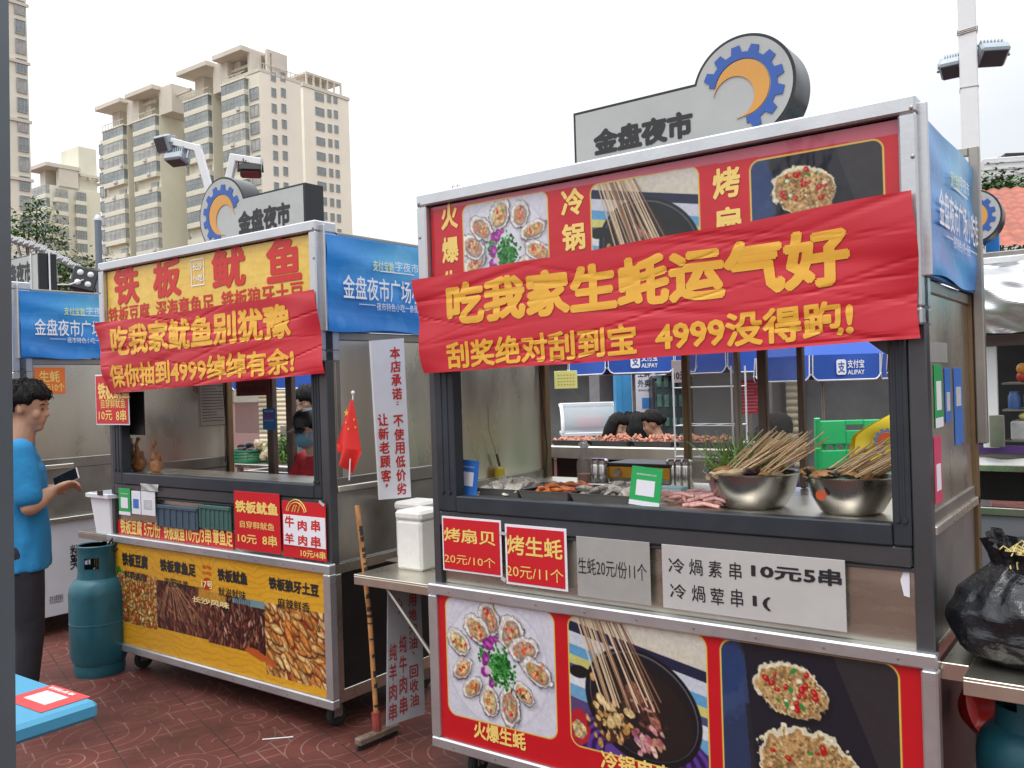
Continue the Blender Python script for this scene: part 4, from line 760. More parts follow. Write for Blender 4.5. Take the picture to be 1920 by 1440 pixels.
# ------------------------------------------------------------ cloth banners tied across the stall fronts
def banner(S, label, TL, BL, TR, BR, lines, seed, deep=.014, ends=(.02, .04)):
    """red vinyl hung in front of the opening, with real folds; lettering follows the folds"""
    p = [fp(S, *q) for q in (TL, BL, TR, BR)]; cx = (p[0][0]+p[2][0])/2; zb = min(p[1][1], p[3][1])
    o = thingS(S, 'banner', label, 'banner', cx, -.072, zb, 0, 'red banners tied across the stall fronts'); r = random.Random(seed)
    fold = [(r.uniform(0, 1), r.uniform(-1, 1), r.uniform(.10, .6), r.choice((.010, .014, .02, .03, .06)), r.uniform(-1, 1)) for i in range(44)]
    def dep(u, v):                                           # u along, v up; depth of the cloth before the stall
        d = deep*(math.sin(u*7+seed)*.35+math.sin(v*4.2+u*3+seed)*.45+math.sin((v+u*.18)*11+seed*2)*.22)
        for c, w, a, k, s in fold:
            e = min(u, 1-u); q = (v-.5+w*.6)-s*(u-c)*1.2; d += deep*.9*a*math.exp(-(q/k)**2)*math.exp(-((u-c)/.16)**2)
        for m in (0, 1):
            e = u if m == 0 else 1-u; d += deep*1.1*math.exp(-(e/.07)**2)*math.sin(v*9+seed+m*2)+.022*math.exp(-(e/.05)**2)*(1-v)
        d += -.012*(1-v)**2*math.sin(u*PI)
        return d
    def surf(u, v, lift=0.):
        xb, zbm = p[1][0]+(p[3][0]-p[1][0])*u, p[1][1]+(p[3][1]-p[1][1])*u; xt, zt = p[0][0]+(p[2][0]-p[0][0])*u, p[0][1]+(p[2][1]-p[0][1])*u
        sag = -.008*math.sin(u*PI)+.0025*math.sin(u*19+seed)
        return (xb+(xt-xb)*v-cx+.006*math.sin(v*8+seed)*(1 if u < .02 or u > .98 else 0), dep(u, v)+lift+.004, zbm+(zt-zbm)*v+sag*(.4+.6*v)-zb)
    part(o, 'cloth', MB().sheet(lambda u, v: surf(u, v), 190, 46), RED, 0); t = MB()
    def uv(px, py):
        x, z = fp(S, px, py); u = (x-p[1][0])/(p[3][0]-p[1][0])
        for _ in range(3):
            xb, xt = p[1][0]+(p[3][0]-p[1][0])*u, p[0][0]+(p[2][0]-p[0][0])*u; zb_, zt = p[1][1]+(p[3][1]-p[1][1])*u, p[0][1]+(p[2][1]-p[0][1])*u; v = (z-zb_)/(zt-zb_)
            e = (x-(xb+(xt-xb)*v)); u += e/(p[3][0]-p[1][0])
        return u, v
    for s, q4, bold in lines:
        (ul, vl1), (ul2, vl0), (ur, vr1), (ur2, vr0) = [uv(*q) for q in q4]; u0, u1 = ul, ur; v0, v1 = min(vl0, vr0), max(vl1, vr1)
        def quadpos(a, c, l): k = c*(vl1*(1-a)+vr1*a)+(1-c)*(vl0*(1-a)+vr0*a); return (u0+(u1-u0)*a, l*2.2, k)
        m = MB(); put_text(m, s, 0, 0, 1, 1, 0, bold, fn=quadpos)
        bm = bmesh.new(); me = bpy.data.meshes.new('t'); me.from_pydata(m.v, [], m.f); bm.from_mesh(me); bpy.data.meshes.remove(me)
        for i in range(1, 96): 
            if u0 < i/96 < u1: bmesh.ops.bisect_plane(bm, geom=bm.verts[:]+bm.edges[:]+bm.faces[:], plane_co=(i/96, 0, 0), plane_no=(1, 0, 0))
        for i in range(1, 24):
            if v0 < i/24 < v1: bmesh.ops.bisect_plane(bm, geom=bm.verts[:]+bm.edges[:]+bm.faces[:], plane_co=(0, 0, i/24), plane_no=(0, 0, 1))
        bm.verts.ensure_lookup_table(); bm.verts.index_update(); m2 = MB(); m2.add([surf(q.co.x, q.co.z, q.co.y-.0022) for q in bm.verts], [[q.index for q in f.verts] for f in bm.faces]); bm.free(); t.add(m2.v, m2.f)
    l_ = part(o, 'lettering', t, YEL, 0)
    return o, surf
bA, sfA = banner(A, 'wide red banner with big yellow oyster slogan tied across the nearest stall', (795, 527), (808, 700), (1722, 362), (1733, 635), [('吃我家生蚝运气好', ((855, 533), (855, 613), (1603, 421), (1603, 537)), .05), ('刮奖绝对刮到宝  4999没得跑!', ((858, 642), (858, 692), (1611, 560), (1611, 632)), .034)], 3, .0065)
bB, sfB = banner(B, 'creased red banner with yellow squid slogan tied across the yellow poster stall', (198, 607), (213, 738), (608, 545), (625, 700), [('吃我家鱿鱼别犹豫', ((226, 612), (228, 669), (560, 566), (562, 633)), .04), ('保你抽到4999绰绰有余!', ((224, 684), (224, 728), (571, 649), (571, 700)), .035)], 8, .0105)

# ------------------------------------------------------------ price signs on the nearest stall
RP = REDS; y_ = .004
card_sign(A, 'price_sign', 'white edged red price sign for scallops, left one of the pair on the apron', 'price sign', (828, 967), (942, 1083), y_, RP, [('烤扇贝', (833, 988), (930, 1024), YELL, .02), ('20元/10个', (834, 1036), (930, 1066), YELL, .0)], (.008, WPAP), 'price signs on the nearest stall')
card_sign(A, 'price_sign', 'white edged red price sign for oysters beside the plain grey one', 'price sign', (946, 982), (1065, 1110), y_, RP, [('烤生蚝', (951, 1002), (1056, 1050), YELL, .02), ('20元/11个', (950, 1056), (1058, 1094), YELL, .0)], (.010, WPAP), 'price signs on the nearest stall')
card_sign(A, 'price_sign', 'plain grey price sign with thin black writing in the middle of the apron', 'price sign', (1080, 1005), (1221, 1136), y_, GREYPAP, [('生蚝20元/份11个', (1084, 1044), (1213, 1090), INK, .0)], None, 'price signs on the nearest stall')
KAI = INK
card_sign(A, 'price_sign', 'long pale price sign for skewers with big black figures', 'price sign', (1240, 1020), (1588, 1186), y_, pm('pale_laminate', (.50, .50, .49), .3, .1, .08, 4, .04, 6, dirt=.25, dcol=(.36, .34, .3)), [('冷', (1253, 1045), (1284, 1076), KAI, .008), ('煱', (1292, 1047), (1318, 1080), KAI, .008), ('素', (1328, 1050), (1354, 1084), KAI, .008), ('串', (1367, 1053), (1391, 1088), KAI, .008), ('10元', (1408, 1057), (1504, 1092), KAI, .035), ('5串', (1506, 1062), (1579, 1101), KAI, .035), ('冷', (1256, 1093), (1287, 1124), KAI, .008), ('煱', (1297, 1096), (1323, 1130), KAI, .008), ('荤', (1332, 1101), (1358, 1136), KAI, .008), ('串', (1370, 1103), (1394, 1140), KAI, .008), ('1(', (1411, 1116), (1446, 1146), KAI, .03)], None, 'price signs on the nearest stall')
x0, z0, x1, z1 = pxrect(A, (1693, 1060), (1704, 1118), .024); solo('torn_paper', MB().prism([(.012, .0), (.028, -.004), (.030, .105), (.018, .085), (.003, .045)], -.001, .001), WPAP, 'torn scrap of white paper stuck at the right end of the nearest stall apron', 'paper', None, A, (x0-.012, .0265, z0))

# ------------------------------------------------------------ price signs on the squid stall
yB = -.004; GRP = 'price signs on the squid stall'
card_sign(B, 'price_strip', 'long red price strip with crowded yellow writing under the squid stall sill', 'price sign', (221, 974), (438, 1030), .024, REDS, [('铁板豆腐', (226, 972), (267, 1005), YELL, .03), ('5元/份', (270, 976), (302, 1010), YELL, .02), ('铁板鱿鱼', (307, 979), (347, 1016), YELL, .03), ('10元/3串', (349, 985), (397, 1022), YELL, .02), ('章鱼足', (399, 990), (437, 1026), YELL, .03)], None, GRP)
card_sign(B, 'price_sign', 'square red squid price sign taped in the middle of the squid stall sill', 'price sign', (438, 920), (527, 1040), yB, REDS, [('铁板鱿鱼', (441, 937), (522, 968), YELL, .045), ('自穿鲜鱿鱼', (450, 975), (515, 996), YELL, .01), ('10元', (446, 1000), (482, 1021), YELL, .02), ('8串', (492, 1002), (520, 1026), YELL, .02)], None, GRP)
o, cx, z0 = card_sign(B, 'price_sign', 'red price sign with white skewer panel at the right end of the squid stall sill', 'price sign', (528, 938), (613, 1054), yB, REDS, [('10元/4串', (564, 1029), (611, 1050), YELL, .02)], None, GRP)
q = pxrect(B, (532, 964), (612, 1030), yB); part(o, 'white_panel', MB().box(q[0]-cx, q[2]-cx, -.0042, -.0014, q[1]-z0, q[3]-z0, .0005), WPAP); t = MB()
for s, a, b in (('牛', (535, 966), (553, 990)), ('肉', (559, 974), (577, 996)), ('串', (584, 974), (602, 998)), ('羊', (535, 998), (553, 1020)), ('肉', (560, 1002), (578, 1024)), ('串', (584, 1004), (603, 1028))): w = pxrect(B, a, b, yB); put_text(t, s, w[0]-cx, w[1]-z0, w[2]-cx, w[3]-z0, -.0046, .035)
part(o, 'lettering', t, TRED, 0); w = fp(B, 556, 962, yB); t = MB()
for R in (.075, .062): t.tube([(w[0]-cx+R*math.cos(a), -.0022, w[1]-z0-.01+R*math.sin(a)) for a in np.linspace(.25, PI-.25, 20)], .0028, 5)
for a, b in ((-.03, -.012), (-.012, .004), (.012, .03)): t.tube([(w[0]-cx+a, -.0022, w[1]-z0+.005), (w[0]-cx+b, -.0022, w[1]-z0+.038)], .0035, 5)
part(o, 'emblem', t, YELL)
card_sign(B, 'price_sign', 'white edged red squid price sign hanging left of the squid stall opening', 'price sign', (178, 703), (243, 797), -.022, REDS, [('铁板鱿鱼', (184, 718), (244, 748), YELL, .04), ('自穿鲜鱿鱼', (190, 748), (236, 765), YELL, .01), ('10元', (186, 770), (212, 788), YELL, .02), ('8串', (218, 768), (238, 790), YELL, .02)], (.008, WPAP), GRP)
x0, z0, x1, z1 = pxrect(B, (239, 735), (271, 816), .075); solo('black_board', MB().box(0, x1-x0, 0, .006, 0, z1-z0, .001), BLACK, 'small black board behind the hanging red squid sign', 'board', None, B, (x0, .075, z0))
def pay_card(S, label, x0, z0, w, h, ly, top, panel, foot=None, tilt=0., rz=0., lean=0.):
    """a payment stand without its code: coloured card, white window, grey blurred lines"""
    o = thingS(S, 'payment_card', label, 'payment card', x0+w/2, ly, z0, rz, 'payment cards on the stall sills'); o.rotation_euler = (lean, tilt, S[2]+rz)
    part(o, 'card', MB().box(-w/2, w/2, 0, .004, 0, h, .001), top); part(o, 'code_panel', MB().box(-w*.30, w*.30, -.0016, -.0002, h*.26, h*.66, .0004), panel)
    if foot: part(o, 'foot_band', MB().box(-w/2+.001, w/2-.001, -.0012, -.0002, .001, h*.13, .0003), foot)
    t = MB(); put_text(t, '推荐使用扫码支付', -w*.32, h*.78, w*.32, h*.83, -.0008, 0); part(o, 'lettering', t, WPRINT, 0); return o
GREYC = pm('grey_window_print', (.50, .51, .53), .5, 0, .5, 300)
def cardpx(S, label, TL, BR, ly, top, panel, foot=None, **k): x0, z0, x1, z1 = pxrect(S, TL, BR, ly); return pay_card(S, label, x0, z0, x1-x0, z1-z0, ly, top, panel, foot, **k)
cardpx(B, 'green payment card at the left end of the squid stall sill', (222, 915), (245, 967), -.003, GREEN, WPAP, WPAP)
cardpx(B, 'white and blue payment card right of the green one on the squid stall', (246, 920), (264, 965), -.003, WPAP, BLUEC)
cardpx(B, 'white payment card hung by clear tape on the squid stall sill', (264, 921), (291, 968), -.004, WPAP, GREYC)
cardpx(A, 'blue payment card leaning by the left post of the nearest stall', (852, 862), (893, 929), .10, BLUEC, WPAP, None, tilt=.06, lean=-.1)
cardpx(A, 'green payment card standing before the trays on the nearest stall', (1176, 875), (1236, 951), .075, GREEN, WPAP, WPAP, tilt=.08, lean=-.12)
m = MB(); x0, z0, x1, z1 = pxrect(B, (265, 906), (298, 922), -.004); solo('clear_tape', MB().sheet(lambda u, v: ((x1-x0)*u, .003*math.sin(u*9+v*5)-.004, (z1-z0)*v), 10, 6), pm('clear_tape', (.6, .6, .58), .15, 0, .1, 8, alpha=.7), 'wrinkled clear tape holding the white payment card', 'tape', None, B, (x0, -.004, z0))
# stickers on the right flank of the nearest stall
def side_card(S, label, TL, BR, mat, win=None, foot=None, txt=False):
    lx = SW-.016; y0, z1 = sp(S, *TL, lx); y1, z0 = sp(S, *BR, lx); o = thingS(S, 'sticker', label, 'sticker', lx, (y0+y1)/2, z0, 0, 'payment stickers on the right flank'); h = z1-z0; w = (y1-y0)/2
    part(o, 'sheet', MB().box(0, .0015, -w, w, 0, h, .0004), mat)
    if win: part(o, 'code_panel', MB().box(.0016, .0028, -w*.6, w*.6, h*win[0], h*win[1], .0003), GREYC if win[2] else WPAP)
    if foot: part(o, 'foot_band', MB().box(.0016, .0026, -w+.001, w-.001, .001, h*foot, .0003), WPAP)
    return o
side_card(A, 'green payment sticker on the right flank of the nearest stall', (1750, 684), (1768, 800), GREEN, (.28, .74, False), .16); side_card(A, 'narrow white and blue payment sticker beside the green one', (1770, 690), (1783, 790), BLUEC, (.2, .55, True))
side_card(A, 'tall blue payment sticker nearest the rear of the right flank', (1787, 690), (1806, 830), BLUEC, (.5, .75, True)); side_card(A, 'pink payment sticker below the green one on the right flank', (1750, 820), (1767, 938), pm('pink_card', (.62, .05, .14), .4), (.18, .58, False))
side_card(A, 'torn pale paper stuck high on the right flank', (1741, 640), (1776, 680), GREYPAP)
side_card(C, 'orange oyster price sticker on the left stall flank', (64, 689), (123, 738), pm('orange_card', (.72, .17, .03), .45), None); t = MB(); q = [sp(C, a, b, SW-.012) for a, b in ((74, 717), (112, 695), (72, 735), (121, 718))]
lo = [o for o in COL.objects if o.get('label') == 'orange oyster price sticker on the left stall flank'][0]; bx_, bz_ = lo.location.z, None; yc = (sp(C, 64, 689, SW-.016)[0]+sp(C, 123, 738, SW-.016)[0])/2; zc_ = sp(C, 123, 738, SW-.016)[1]
put_text(t, '生蚝', q[0][0]-yc, q[0][1]-zc_, q[1][0]-yc, q[1][1]-zc_, bold=.02, fn=lambda a, b, l: (.002-l, a, b)); put_text(t, '10元10个', q[2][0]-yc, q[2][1]-zc_, q[3][0]-yc, q[3][1]-zc_, bold=.02, fn=lambda a, b, l: (.002-l, a, b)); part(lo, 'lettering', t, YELL, 0)
# paper notice on the inside wall of the squid stall
y0, z1 = sp(B, 371, 716, .021); y1, z0 = sp(B, 425, 799, .021); no = thingS(B, 'notice', 'framed paper notice on the inner wall of the squid stall', 'notice', .0205, (y0+y1)/2, z0); h = z1-z0+.03; w = (y1-y0)/2
part(no, 'sheet', MB().box(0, .003, -w, w, 0, h, .0005), pm('aged_paper', (.52, .46, .40), .6, 0, .06, 4)); t = MB(); rr_ = random.Random(2)
for k in range(13): zz = h*.12+k*h*.058; t.box(.0031, .0036, -w*.78, w*(.78-.5*(rr_.random() < .25)), zz, zz+.004, 0)
for a, b, c_, d in ((-w*.93, w*.93, .01, .013), (-w*.93, w*.93, h-.013, h-.01), (-w*.93, -w*.91, .013, h-.013), (w*.91, w*.93, .013, h-.013)): t.box(.0031, .0036, a, b, c_, d, 0)
part(no, 'lettering', t, INK, 0)

# ------------------------------------------------------------ the gap between the two stalls
FR = B; lx = SW+.03
def quad_board(name, label, cat, px, lxs, th, mat, cols, colmat, bolds=.02, extra=None):
    """a tilted board whose corners TL,TR,BR,BL are read on planes parallel to the stall flank"""
    P = []
    for (x, y), l in zip(px, lxs): a, b = sp(FR, x, y, l); P.append(wld(FR, l, a, b))
    base = (P[2]+P[3])/2; o = thing(name, label, cat, base); Q = [p-base for p in P]; nrm = (Q[1]-Q[0]).cross(Q[3]-Q[0]).normalized(); nrm = -nrm if nrm.dot(Vector((0, -1, 0))) < 0 else nrm
    def S_(u, v, l=0.): return (Q[0]*(1-u)+Q[1]*u)*(1-v)+(Q[3]*(1-u)+Q[2]*u)*v+nrm*l
    m = MB()
    for a in (0, 1):
        pass
    n = 6; vs = [S_(i/n, j/n, -k*th) for k in (0, 1) for j in range(n+1) for i in range(n+1)]; K = (n+1)**2; fs = []
    for k in (0, 1):
        for j in range(n):
            for i in range(n): a = k*K+j*(n+1)+i; fs.append((a, a+1, a+n+2, a+n+1))
    rim = [i for i in range(n+1)]+[j*(n+1)+n for j in range(1, n+1)]+[n*(n+1)+i for i in range(n-1, -1, -1)]+[j*(n+1) for j in range(n-1, 0, -1)]
    for i in range(len(rim)): a, b = rim[i], rim[(i+1) % len(rim)]; fs.append((a, b, K+b, K+a))
    m.add(vs, fs); part(o, 'board', m, mat); t = MB()
    for s, u0, u1, v0, v1 in cols: put_column(t, s, u0, u1, v0, v1, 0, bolds, .12, fn=lambda x, z, l: tuple(S_(x, z, .0012-l)))
    part(o, 'lettering', t, colmat, 0); return o

quad_board('promise_board', 'tall white foam board with red handwriting leaning on the squid stall flank', 'board', [(695, 639), (757, 634), (771, 932), (713, 937)], (2.02, 2.02, 2.02, 2.02), .012, WPAP, [('本店承诺：不使用低价劣', .54, .86, .05, .99), ('让新老顾客，', .06, .38, .46, .99)], TRED, .03)
quad_board('promise_board', 'grimy grey lower board with dark red handwriting standing under the gap shelf', 'board', [(728, 1108), (789, 1100), (797, 1338), (726, 1362)], (2.20, 2.26, 2.30, 2.22), .012, pm('shaded_grimy_foam_board', (.27, .27, .285), .7, 0, .2, 4, .05, 12, dirt=.4, dcol=(.16, .15, .14)), [('用地沟油、回收油', .60, .84, .05, .93), ('心。', .22, .42, .06, .26), ('纯牛肉串', .32, .53, .35, .97), ('纯羊肉串', .04, .25, .40, .99)], pm('shaded_dark_red', (.24, .02, .025), .6), .02)  # shelf's shade put into the board's grey and its darker lettering; grime mottled over
FOAM = pm('white_styrofoam', (.74, .73, .70), .8, 0, .05, 30, .15, 150, dirt=.2, dcol=(.5, .46, .4))
sh = thingS(A, 'side_shelf', 'fold out steel shelf between the two stalls carrying white foam boxes', 'shelf', -.25, .2, .76); m = MB().box(-.235, .236, -.19, .40, .026, .034, .002).box(-.34, -.2355, .12, .40, .026, .0335, .002); m.box(-.235, .236, -.19, -.182, -.012, .0255, .002); m.box(-.235, -.227, -.181, .25, -.012, .0255, .002); part(sh, 'shelf_plate', m, STEEL)
for y in (-.14, .2): part(sh, 'bracket', MB().tube([(.236, y, -.34), (-.12, y, .018)], .009, 6).box(.225, .236, y-.012, y+.012, -.36, .02, .002), STEELD)
def foam_box(label, lx, ly, w, d, h, z, rz=0.):
    o = thingS(A, 'foam_box', label, 'box', lx, ly, z, rz, 'white foam boxes on the side shelf'); part(o, 'body', MB().box(-w/2, w/2, -d/2, d/2, 0, h*.84, .012), FOAM); part(o, 'lid', MB().box(-w/2-.004, w/2+.004, -d/2-.004, d/2+.004, h*.845, h, .012), FOAM); return o
foam_box('smaller white foam box at the front of the gap shelf beside the nearest stall', -.31, .27, .155, .17, .27, .794); foam_box('taller white foam box standing behind on the gap shelf', -.50, .47, .17, .17, .275, .794)
jg = thingS(A, 'water_jug', 'clear water jug with blue cap behind the foam boxes', 'jug', -.02, .50, .794); part(jg, 'bottle', MB().lathe([(.0, 0), (.07, 0), (.075, .02), (.075, .24), (.05, .30), (.03, .33), (.03, .35)], 20), glass_mat('jug_plastic', (.5, .65, .75), .45)); part(jg, 'cap', MB().lathe([(.038, .335), (.038, .385), (.03, .395), (0, .395)], 16), pm('cap_blue', (.03, .28, .6), .35))
# broom
p0 = onz(708, 1392, 0.0); pt = wld(B, 2.075, .03, 1.09); hd = thing('floor_squeegee', 'worn wooden floor squeegee with striped handle standing in the gap', 'broom', p0); pt = pt-p0
HB = pm('wrapped_handle', (.42, .20, .07), .6, 0, .5, 22, stretch=(1, 1, .5)); HB2 = pm('black_wrap', (.03, .025, .02), .6, 0, .3, 20); m = MB(); m2 = MB(); n = 26; rq = random.Random(4)
part(hd, 'handle', MB().tube([(0, 0, .05), pt*.5+Vector((.012, 0, .025)), pt], .0115, 10), HB)
for i in range(24): a = .05+rq.random()*.9; c0 = Vector((0, 0, .05))*(1-a)+pt*a+Vector((.012, 0, 0))*(4*a*(1-a)); dd = pt.normalized(); m2.tube([c0, c0+dd*rq.uniform(.006, .022)], .0122, 10, caps=False)
part(hd, 'wrap', m2, HB2); aR = -.634+.95; M4 = Matrix.Rotation(rad(50), 4, 'Z'); OLDW = pm('grimy_board', (.17, .12, .09), .8, 0, .5, 10, .4, 40)
part(hd, 'head', MB().box(-.12, .12, -.022, .022, .022, .055, .006, M4), OLDW); part(hd, 'blade', MB().box(-.123, .123, -.006, .006, 0, .021, .002, M4), RUBBER); part(hd, 'socket', MB().tube([(0, 0, .045), tuple(Vector((0, 0, .05))+pt.normalized()*.09)], .02, 10), pm('rusty_red', (.28, .05, .04), .7, 0, .4, 20))
# flag
fx, fz = fp(B, 662, 738, -.03); bx2, bz2 = fp(B, 655, 900, -.03); fl = thingS(B, 'flag', 'small red flag with yellow stars on a thin stick by the squid stall', 'flag', bx2, -.03, bz2)
part(fl, 'stick', MB().tube([(0, .0, 0), (fx-bx2, 0, fz-bz2)], .0035, 8), WPLAST); part(fl, 'finial', MB().ball((fx-bx2, 0, fz-bz2+.004), .009, 8), WPLAST); tx_, tz_ = fx-bx2, fz-bz2
Lp = [fp(B, *q, -.03) for q in ((660, 748), (643, 790), (630, 832), (634, 846))]; Rp = [fp(B, *q, -.03) for q in ((664, 750), (675, 800), (681, 848), (657, 894))]
def flagfn(u, v):
    k = (1-v)*3; i = min(2, int(k)); f = k-i; a = [Lp[i][j]*(1-f)+Lp[i+1][j]*f for j in (0, 1)]; b = [Rp[i][j]*(1-f)+Rp[i+1][j]*f for j in (0, 1)]
    return (a[0]*(1-u)+b[0]*u-bx2, -.006+.026*(1-v)*math.sin(u*9+v*2), a[1]*(1-u)+b[1]*u-bz2)
fc = part(fl, 'cloth', MB().sheet(flagfn, 30, 30), pm('flag_red', (.66, .025, .02), .6, 0, .06, 5), 0); m = MB()
def star(cu, cv, R):
    c0 = Vector(flagfn(cu, cv)); vs = [(c0.x+R*(1 if i % 2 == 0 else .42)*math.cos(PI/2+i*PI/5), c0.y-.005, c0.z+R*(1 if i % 2 == 0 else .42)*math.sin(PI/2+i*PI/5)) for i in range(10)]; m.add([tuple(c0-Vector((0, .005, 0)))]+vs, [(0, 1+i, 1+(i+1) % 10) for i in range(10)])
star(.12, .80, .020); star(.72, .74, .008); star(.50, .60, .008); star(.75, .64, .008); star(.35, .68, .008); part(fc, 'stars', m, YEL, 0)

# ------------------------------------------------------------ gas cylinders
def cylinder(label, p, rz):
    t = thing('gas_cylinder', label, 'gas cylinder', p, rz, 'teal gas cylinders beside the stalls')
    part(t, 'tank', MB().lathe([(0, .075), (.10, .06), (.145, .075), (.159, .115), (.160, .475), (.150, .525), (.125, .556), (.10, .57), (0, .58)], 40), TEAL)
    part(t, 'weld_seam', MB().lathe([(.1585, .302), (.1615, .304), (.1615, .311), (.1585, .313)], 40), TEAL); part(t, 'foot_ring', MB().lathe([(.130, .0), (.134, .0), (.142, .03), (.138, .085), (.130, .085), (.132, .03), (.130, 0)], 36), TEAL)
    m = MB(); n = 72; R = .106; rows = [.555, .60, .625, .665, .690, .742, .752]
    def hole(k, j): a = 360*k/n; return j in (2, 3) and any(abs((a-c+180) % 360-180) < 24 for c in (35, 155, 275))
    for rr_, fl_ in ((R, 0), (R-.006, 1)):
        vs = [((rr_+(.004 if j == 6 and not fl_ else 0)+(.0 if j else .006))*math.cos(2*PI*k/n) if True else 0, (rr_+(.004 if j == 6 and not fl_ else 0)+(.0 if j else .006))*math.sin(2*PI*k/n), z) for k in range(n) for j, z in enumerate(rows)]
        m.add(vs, [(k*7+j, ((k+1) % n)*7+j, ((k+1) % n)*7+j+1, k*7+j+1) for k in range(n) for j in range(6) if not hole(k, j)])
    m.lathe([(R-.006, .752), (R-.002, .757), (R+.004, .752)], n); c = part(t, 'collar', m, TEAL)
    m = MB().lathe([(.022, .575), (.022, .61), (.014, .62), (.014, .67), (.026, .672), (.026, .70), (0, .70)], 14); m.tube([(0, 0, .645), (.06, 0, .645)], .011, 8); part(t, 'valve', m, pm('brass_valve', (.35, .24, .09), .4, .8, .2, 10)); return t
c1 = cylinder('teal gas cylinder with white tag standing left of the squid stall', onz(176, 1268, 0)+Vector((0, .08, 0)), 2.1); m = MB(); m.add([(.1085*math.cos(a), .1085*math.sin(a), z) for a in np.linspace(1.75, 2.35, 8) for z in (.645, .735)], [(2*i, 2*i+1, 2*i+3, 2*i+2) for i in range(7)])
m.v = [(x*math.cos(-.15-PI)-y*math.sin(-.15-PI), x*math.sin(-.15-PI)+y*math.cos(-.15-PI), z) for x, y, z in m.v]; part(c1, 'tag', m, WPAP)
cylinder('teal gas cylinder under the steel shelf at the right edge', wld(A, 2.135, .255), .6)
hs_ = MB()
for k in range(3): hs_.tube([(.0, .0, 0), (.08+.03*k, .02, .10-.03*k), (.17, .05*k, .06+.02*k), (.25, .06*k, -.04*k)], .008, 8)
solo('gas_hose', hs_, RUBBER, 'black rubber hose bunch between gas cylinder and squid stall', 'hose', p=c1.location+Vector((.03, -.02, .70)))
sl_ = thingS(B, 'side_shelf', 'steel side shelf left of the squid stall under the white tub', 'shelf', -.20, .17, .765); part(sl_, 'shelf_plate', MB().box(-.19, .187, -.17, .20, .024, .032, .002).box(-.19, .187, -.17, -.163, -.01, .0235, .002), STEELD); part(sl_, 'bracket', MB().tube([(.18, 0, -.25), (-.1, 0, .02)], .009, 6), STEELD)
tb = thingS(B, 'plastic_tub', 'white plastic tub with flared rim on the shelf left of the squid stall', 'tub', -.11, .10, .798); m = MB()
def sqr(h, w): return [(sx*w, sy*w*.85, h) for sx, sy in ((-1, -.7), (-.85, -1), (.85, -1), (1, -.7), (1, .7), (.85, 1), (-.85, 1), (-1, .7))]
rg = sqr(0, .10)+sqr(.22, .125)+sqr(.222, .147)+sqr(.245, .150)+sqr(.247, .125)+sqr(.02, .095); m.add(rg, [(i*8+k, i*8+(k+1) % 8, (i+1)*8+(k+1) % 8, (i+1)*8+k) for i in range(5) for k in range(8)]+[tuple(range(8)), tuple(range(40, 48))]); part(tb, 'body', m, WPLAST); part(tb, 'dark_lid_latch', MB().box(.02, .08, -.132, -.126, .24, .27, .003), BLACK)

# ------------------------------------------------------------ blue table
TBL = pm('blue_table_plastic', (.05, .27, .44), .4, 0, .06, 4, .03, 20, dirt=.15, dcol=(.12, .2, .26)); C0 = onz(186, 1313, .75); ta = math.atan2(.585, -.81); tb_ = thing('plastic_table', 'sky blue plastic table with red sticker at the lower left corner', 'table', (C0.x, C0.y, 0), ta)
W1, W2 = .80, .62                                             # x runs back left along one edge, y towards the camera's left
m = MB(); m.box(0, W1, 0, W2, .698, .75, .012); part(tb_, 'table_top', m, TBL)
for x in (.25, W1-.25):
    for y in (.22, W2-.22): part(tb_, 'leg', MB().tube([(x, y, .69), (x+(.03 if x > .3 else -.03), y+(.03 if y > .3 else -.03), 0)], [.024, .017], 10), WPLAST)
st_ = thing('table_sticker', 'red order sticker on the blue table top', 'sticker', onz(88, 1309, .7512), ta+.02); part(st_, 'sheet', MB().box(-.105, .105, -.072, .072, 0, .0008, .0003), pm('sticker_red', (.55, .045, .04), .35)); part(st_, 'code_panel', MB().box(-.055, .065, -.035, .035, .0009, .0014, .0002), GREYC); t = MB()
put_text(t, '扫码点单', -.085, .046, .05, .062, 0, .02, fn=lambda x, z, l: (-x, -z, .0016-l)); part(st_, 'lettering', t, WPRINT, 0)

# ------------------------------------------------------------ right side: shelf, refuse bag, red dish
rs = thingS(A, 'side_shelf', 'steel side shelf right of the nearest stall under the black bag', 'shelf', 2.25, .17, .75); m = MB().box(-.25, .35, -.25, .30, .022, .030, .002); m.box(-.25, .35, -.25, -.243, -.02, .0215, .002); m.box(-.328, -.251, -.14, -.13, -.02, .03, .002).box(-.328, -.2505, -.1295, .28, .012, .021, .002); part(rs, 'shelf_plate', m, STEEL)
for x in (.32,): part(rs, 'leg', MB().box(x-.015, x+.015, .26, .29, -.75, .0215, .002), STEELD)
BAG = pm('black_bag_film', (.010, .011, .014), .22, 0, .3, 12, .5, 22, rvar=.06)
bg = thingS(A, 'refuse_bag', 'full black plastic bag of noodles on the steel shelf at the right', 'bag', 2.165, .15, .782); prof = [(0, 0), (.10, .0), (.155, .03), (.178, .09), (.175, .15), (.15, .205), (.112, .245), (.085, .27), (.088, .30), (.098, .325)]
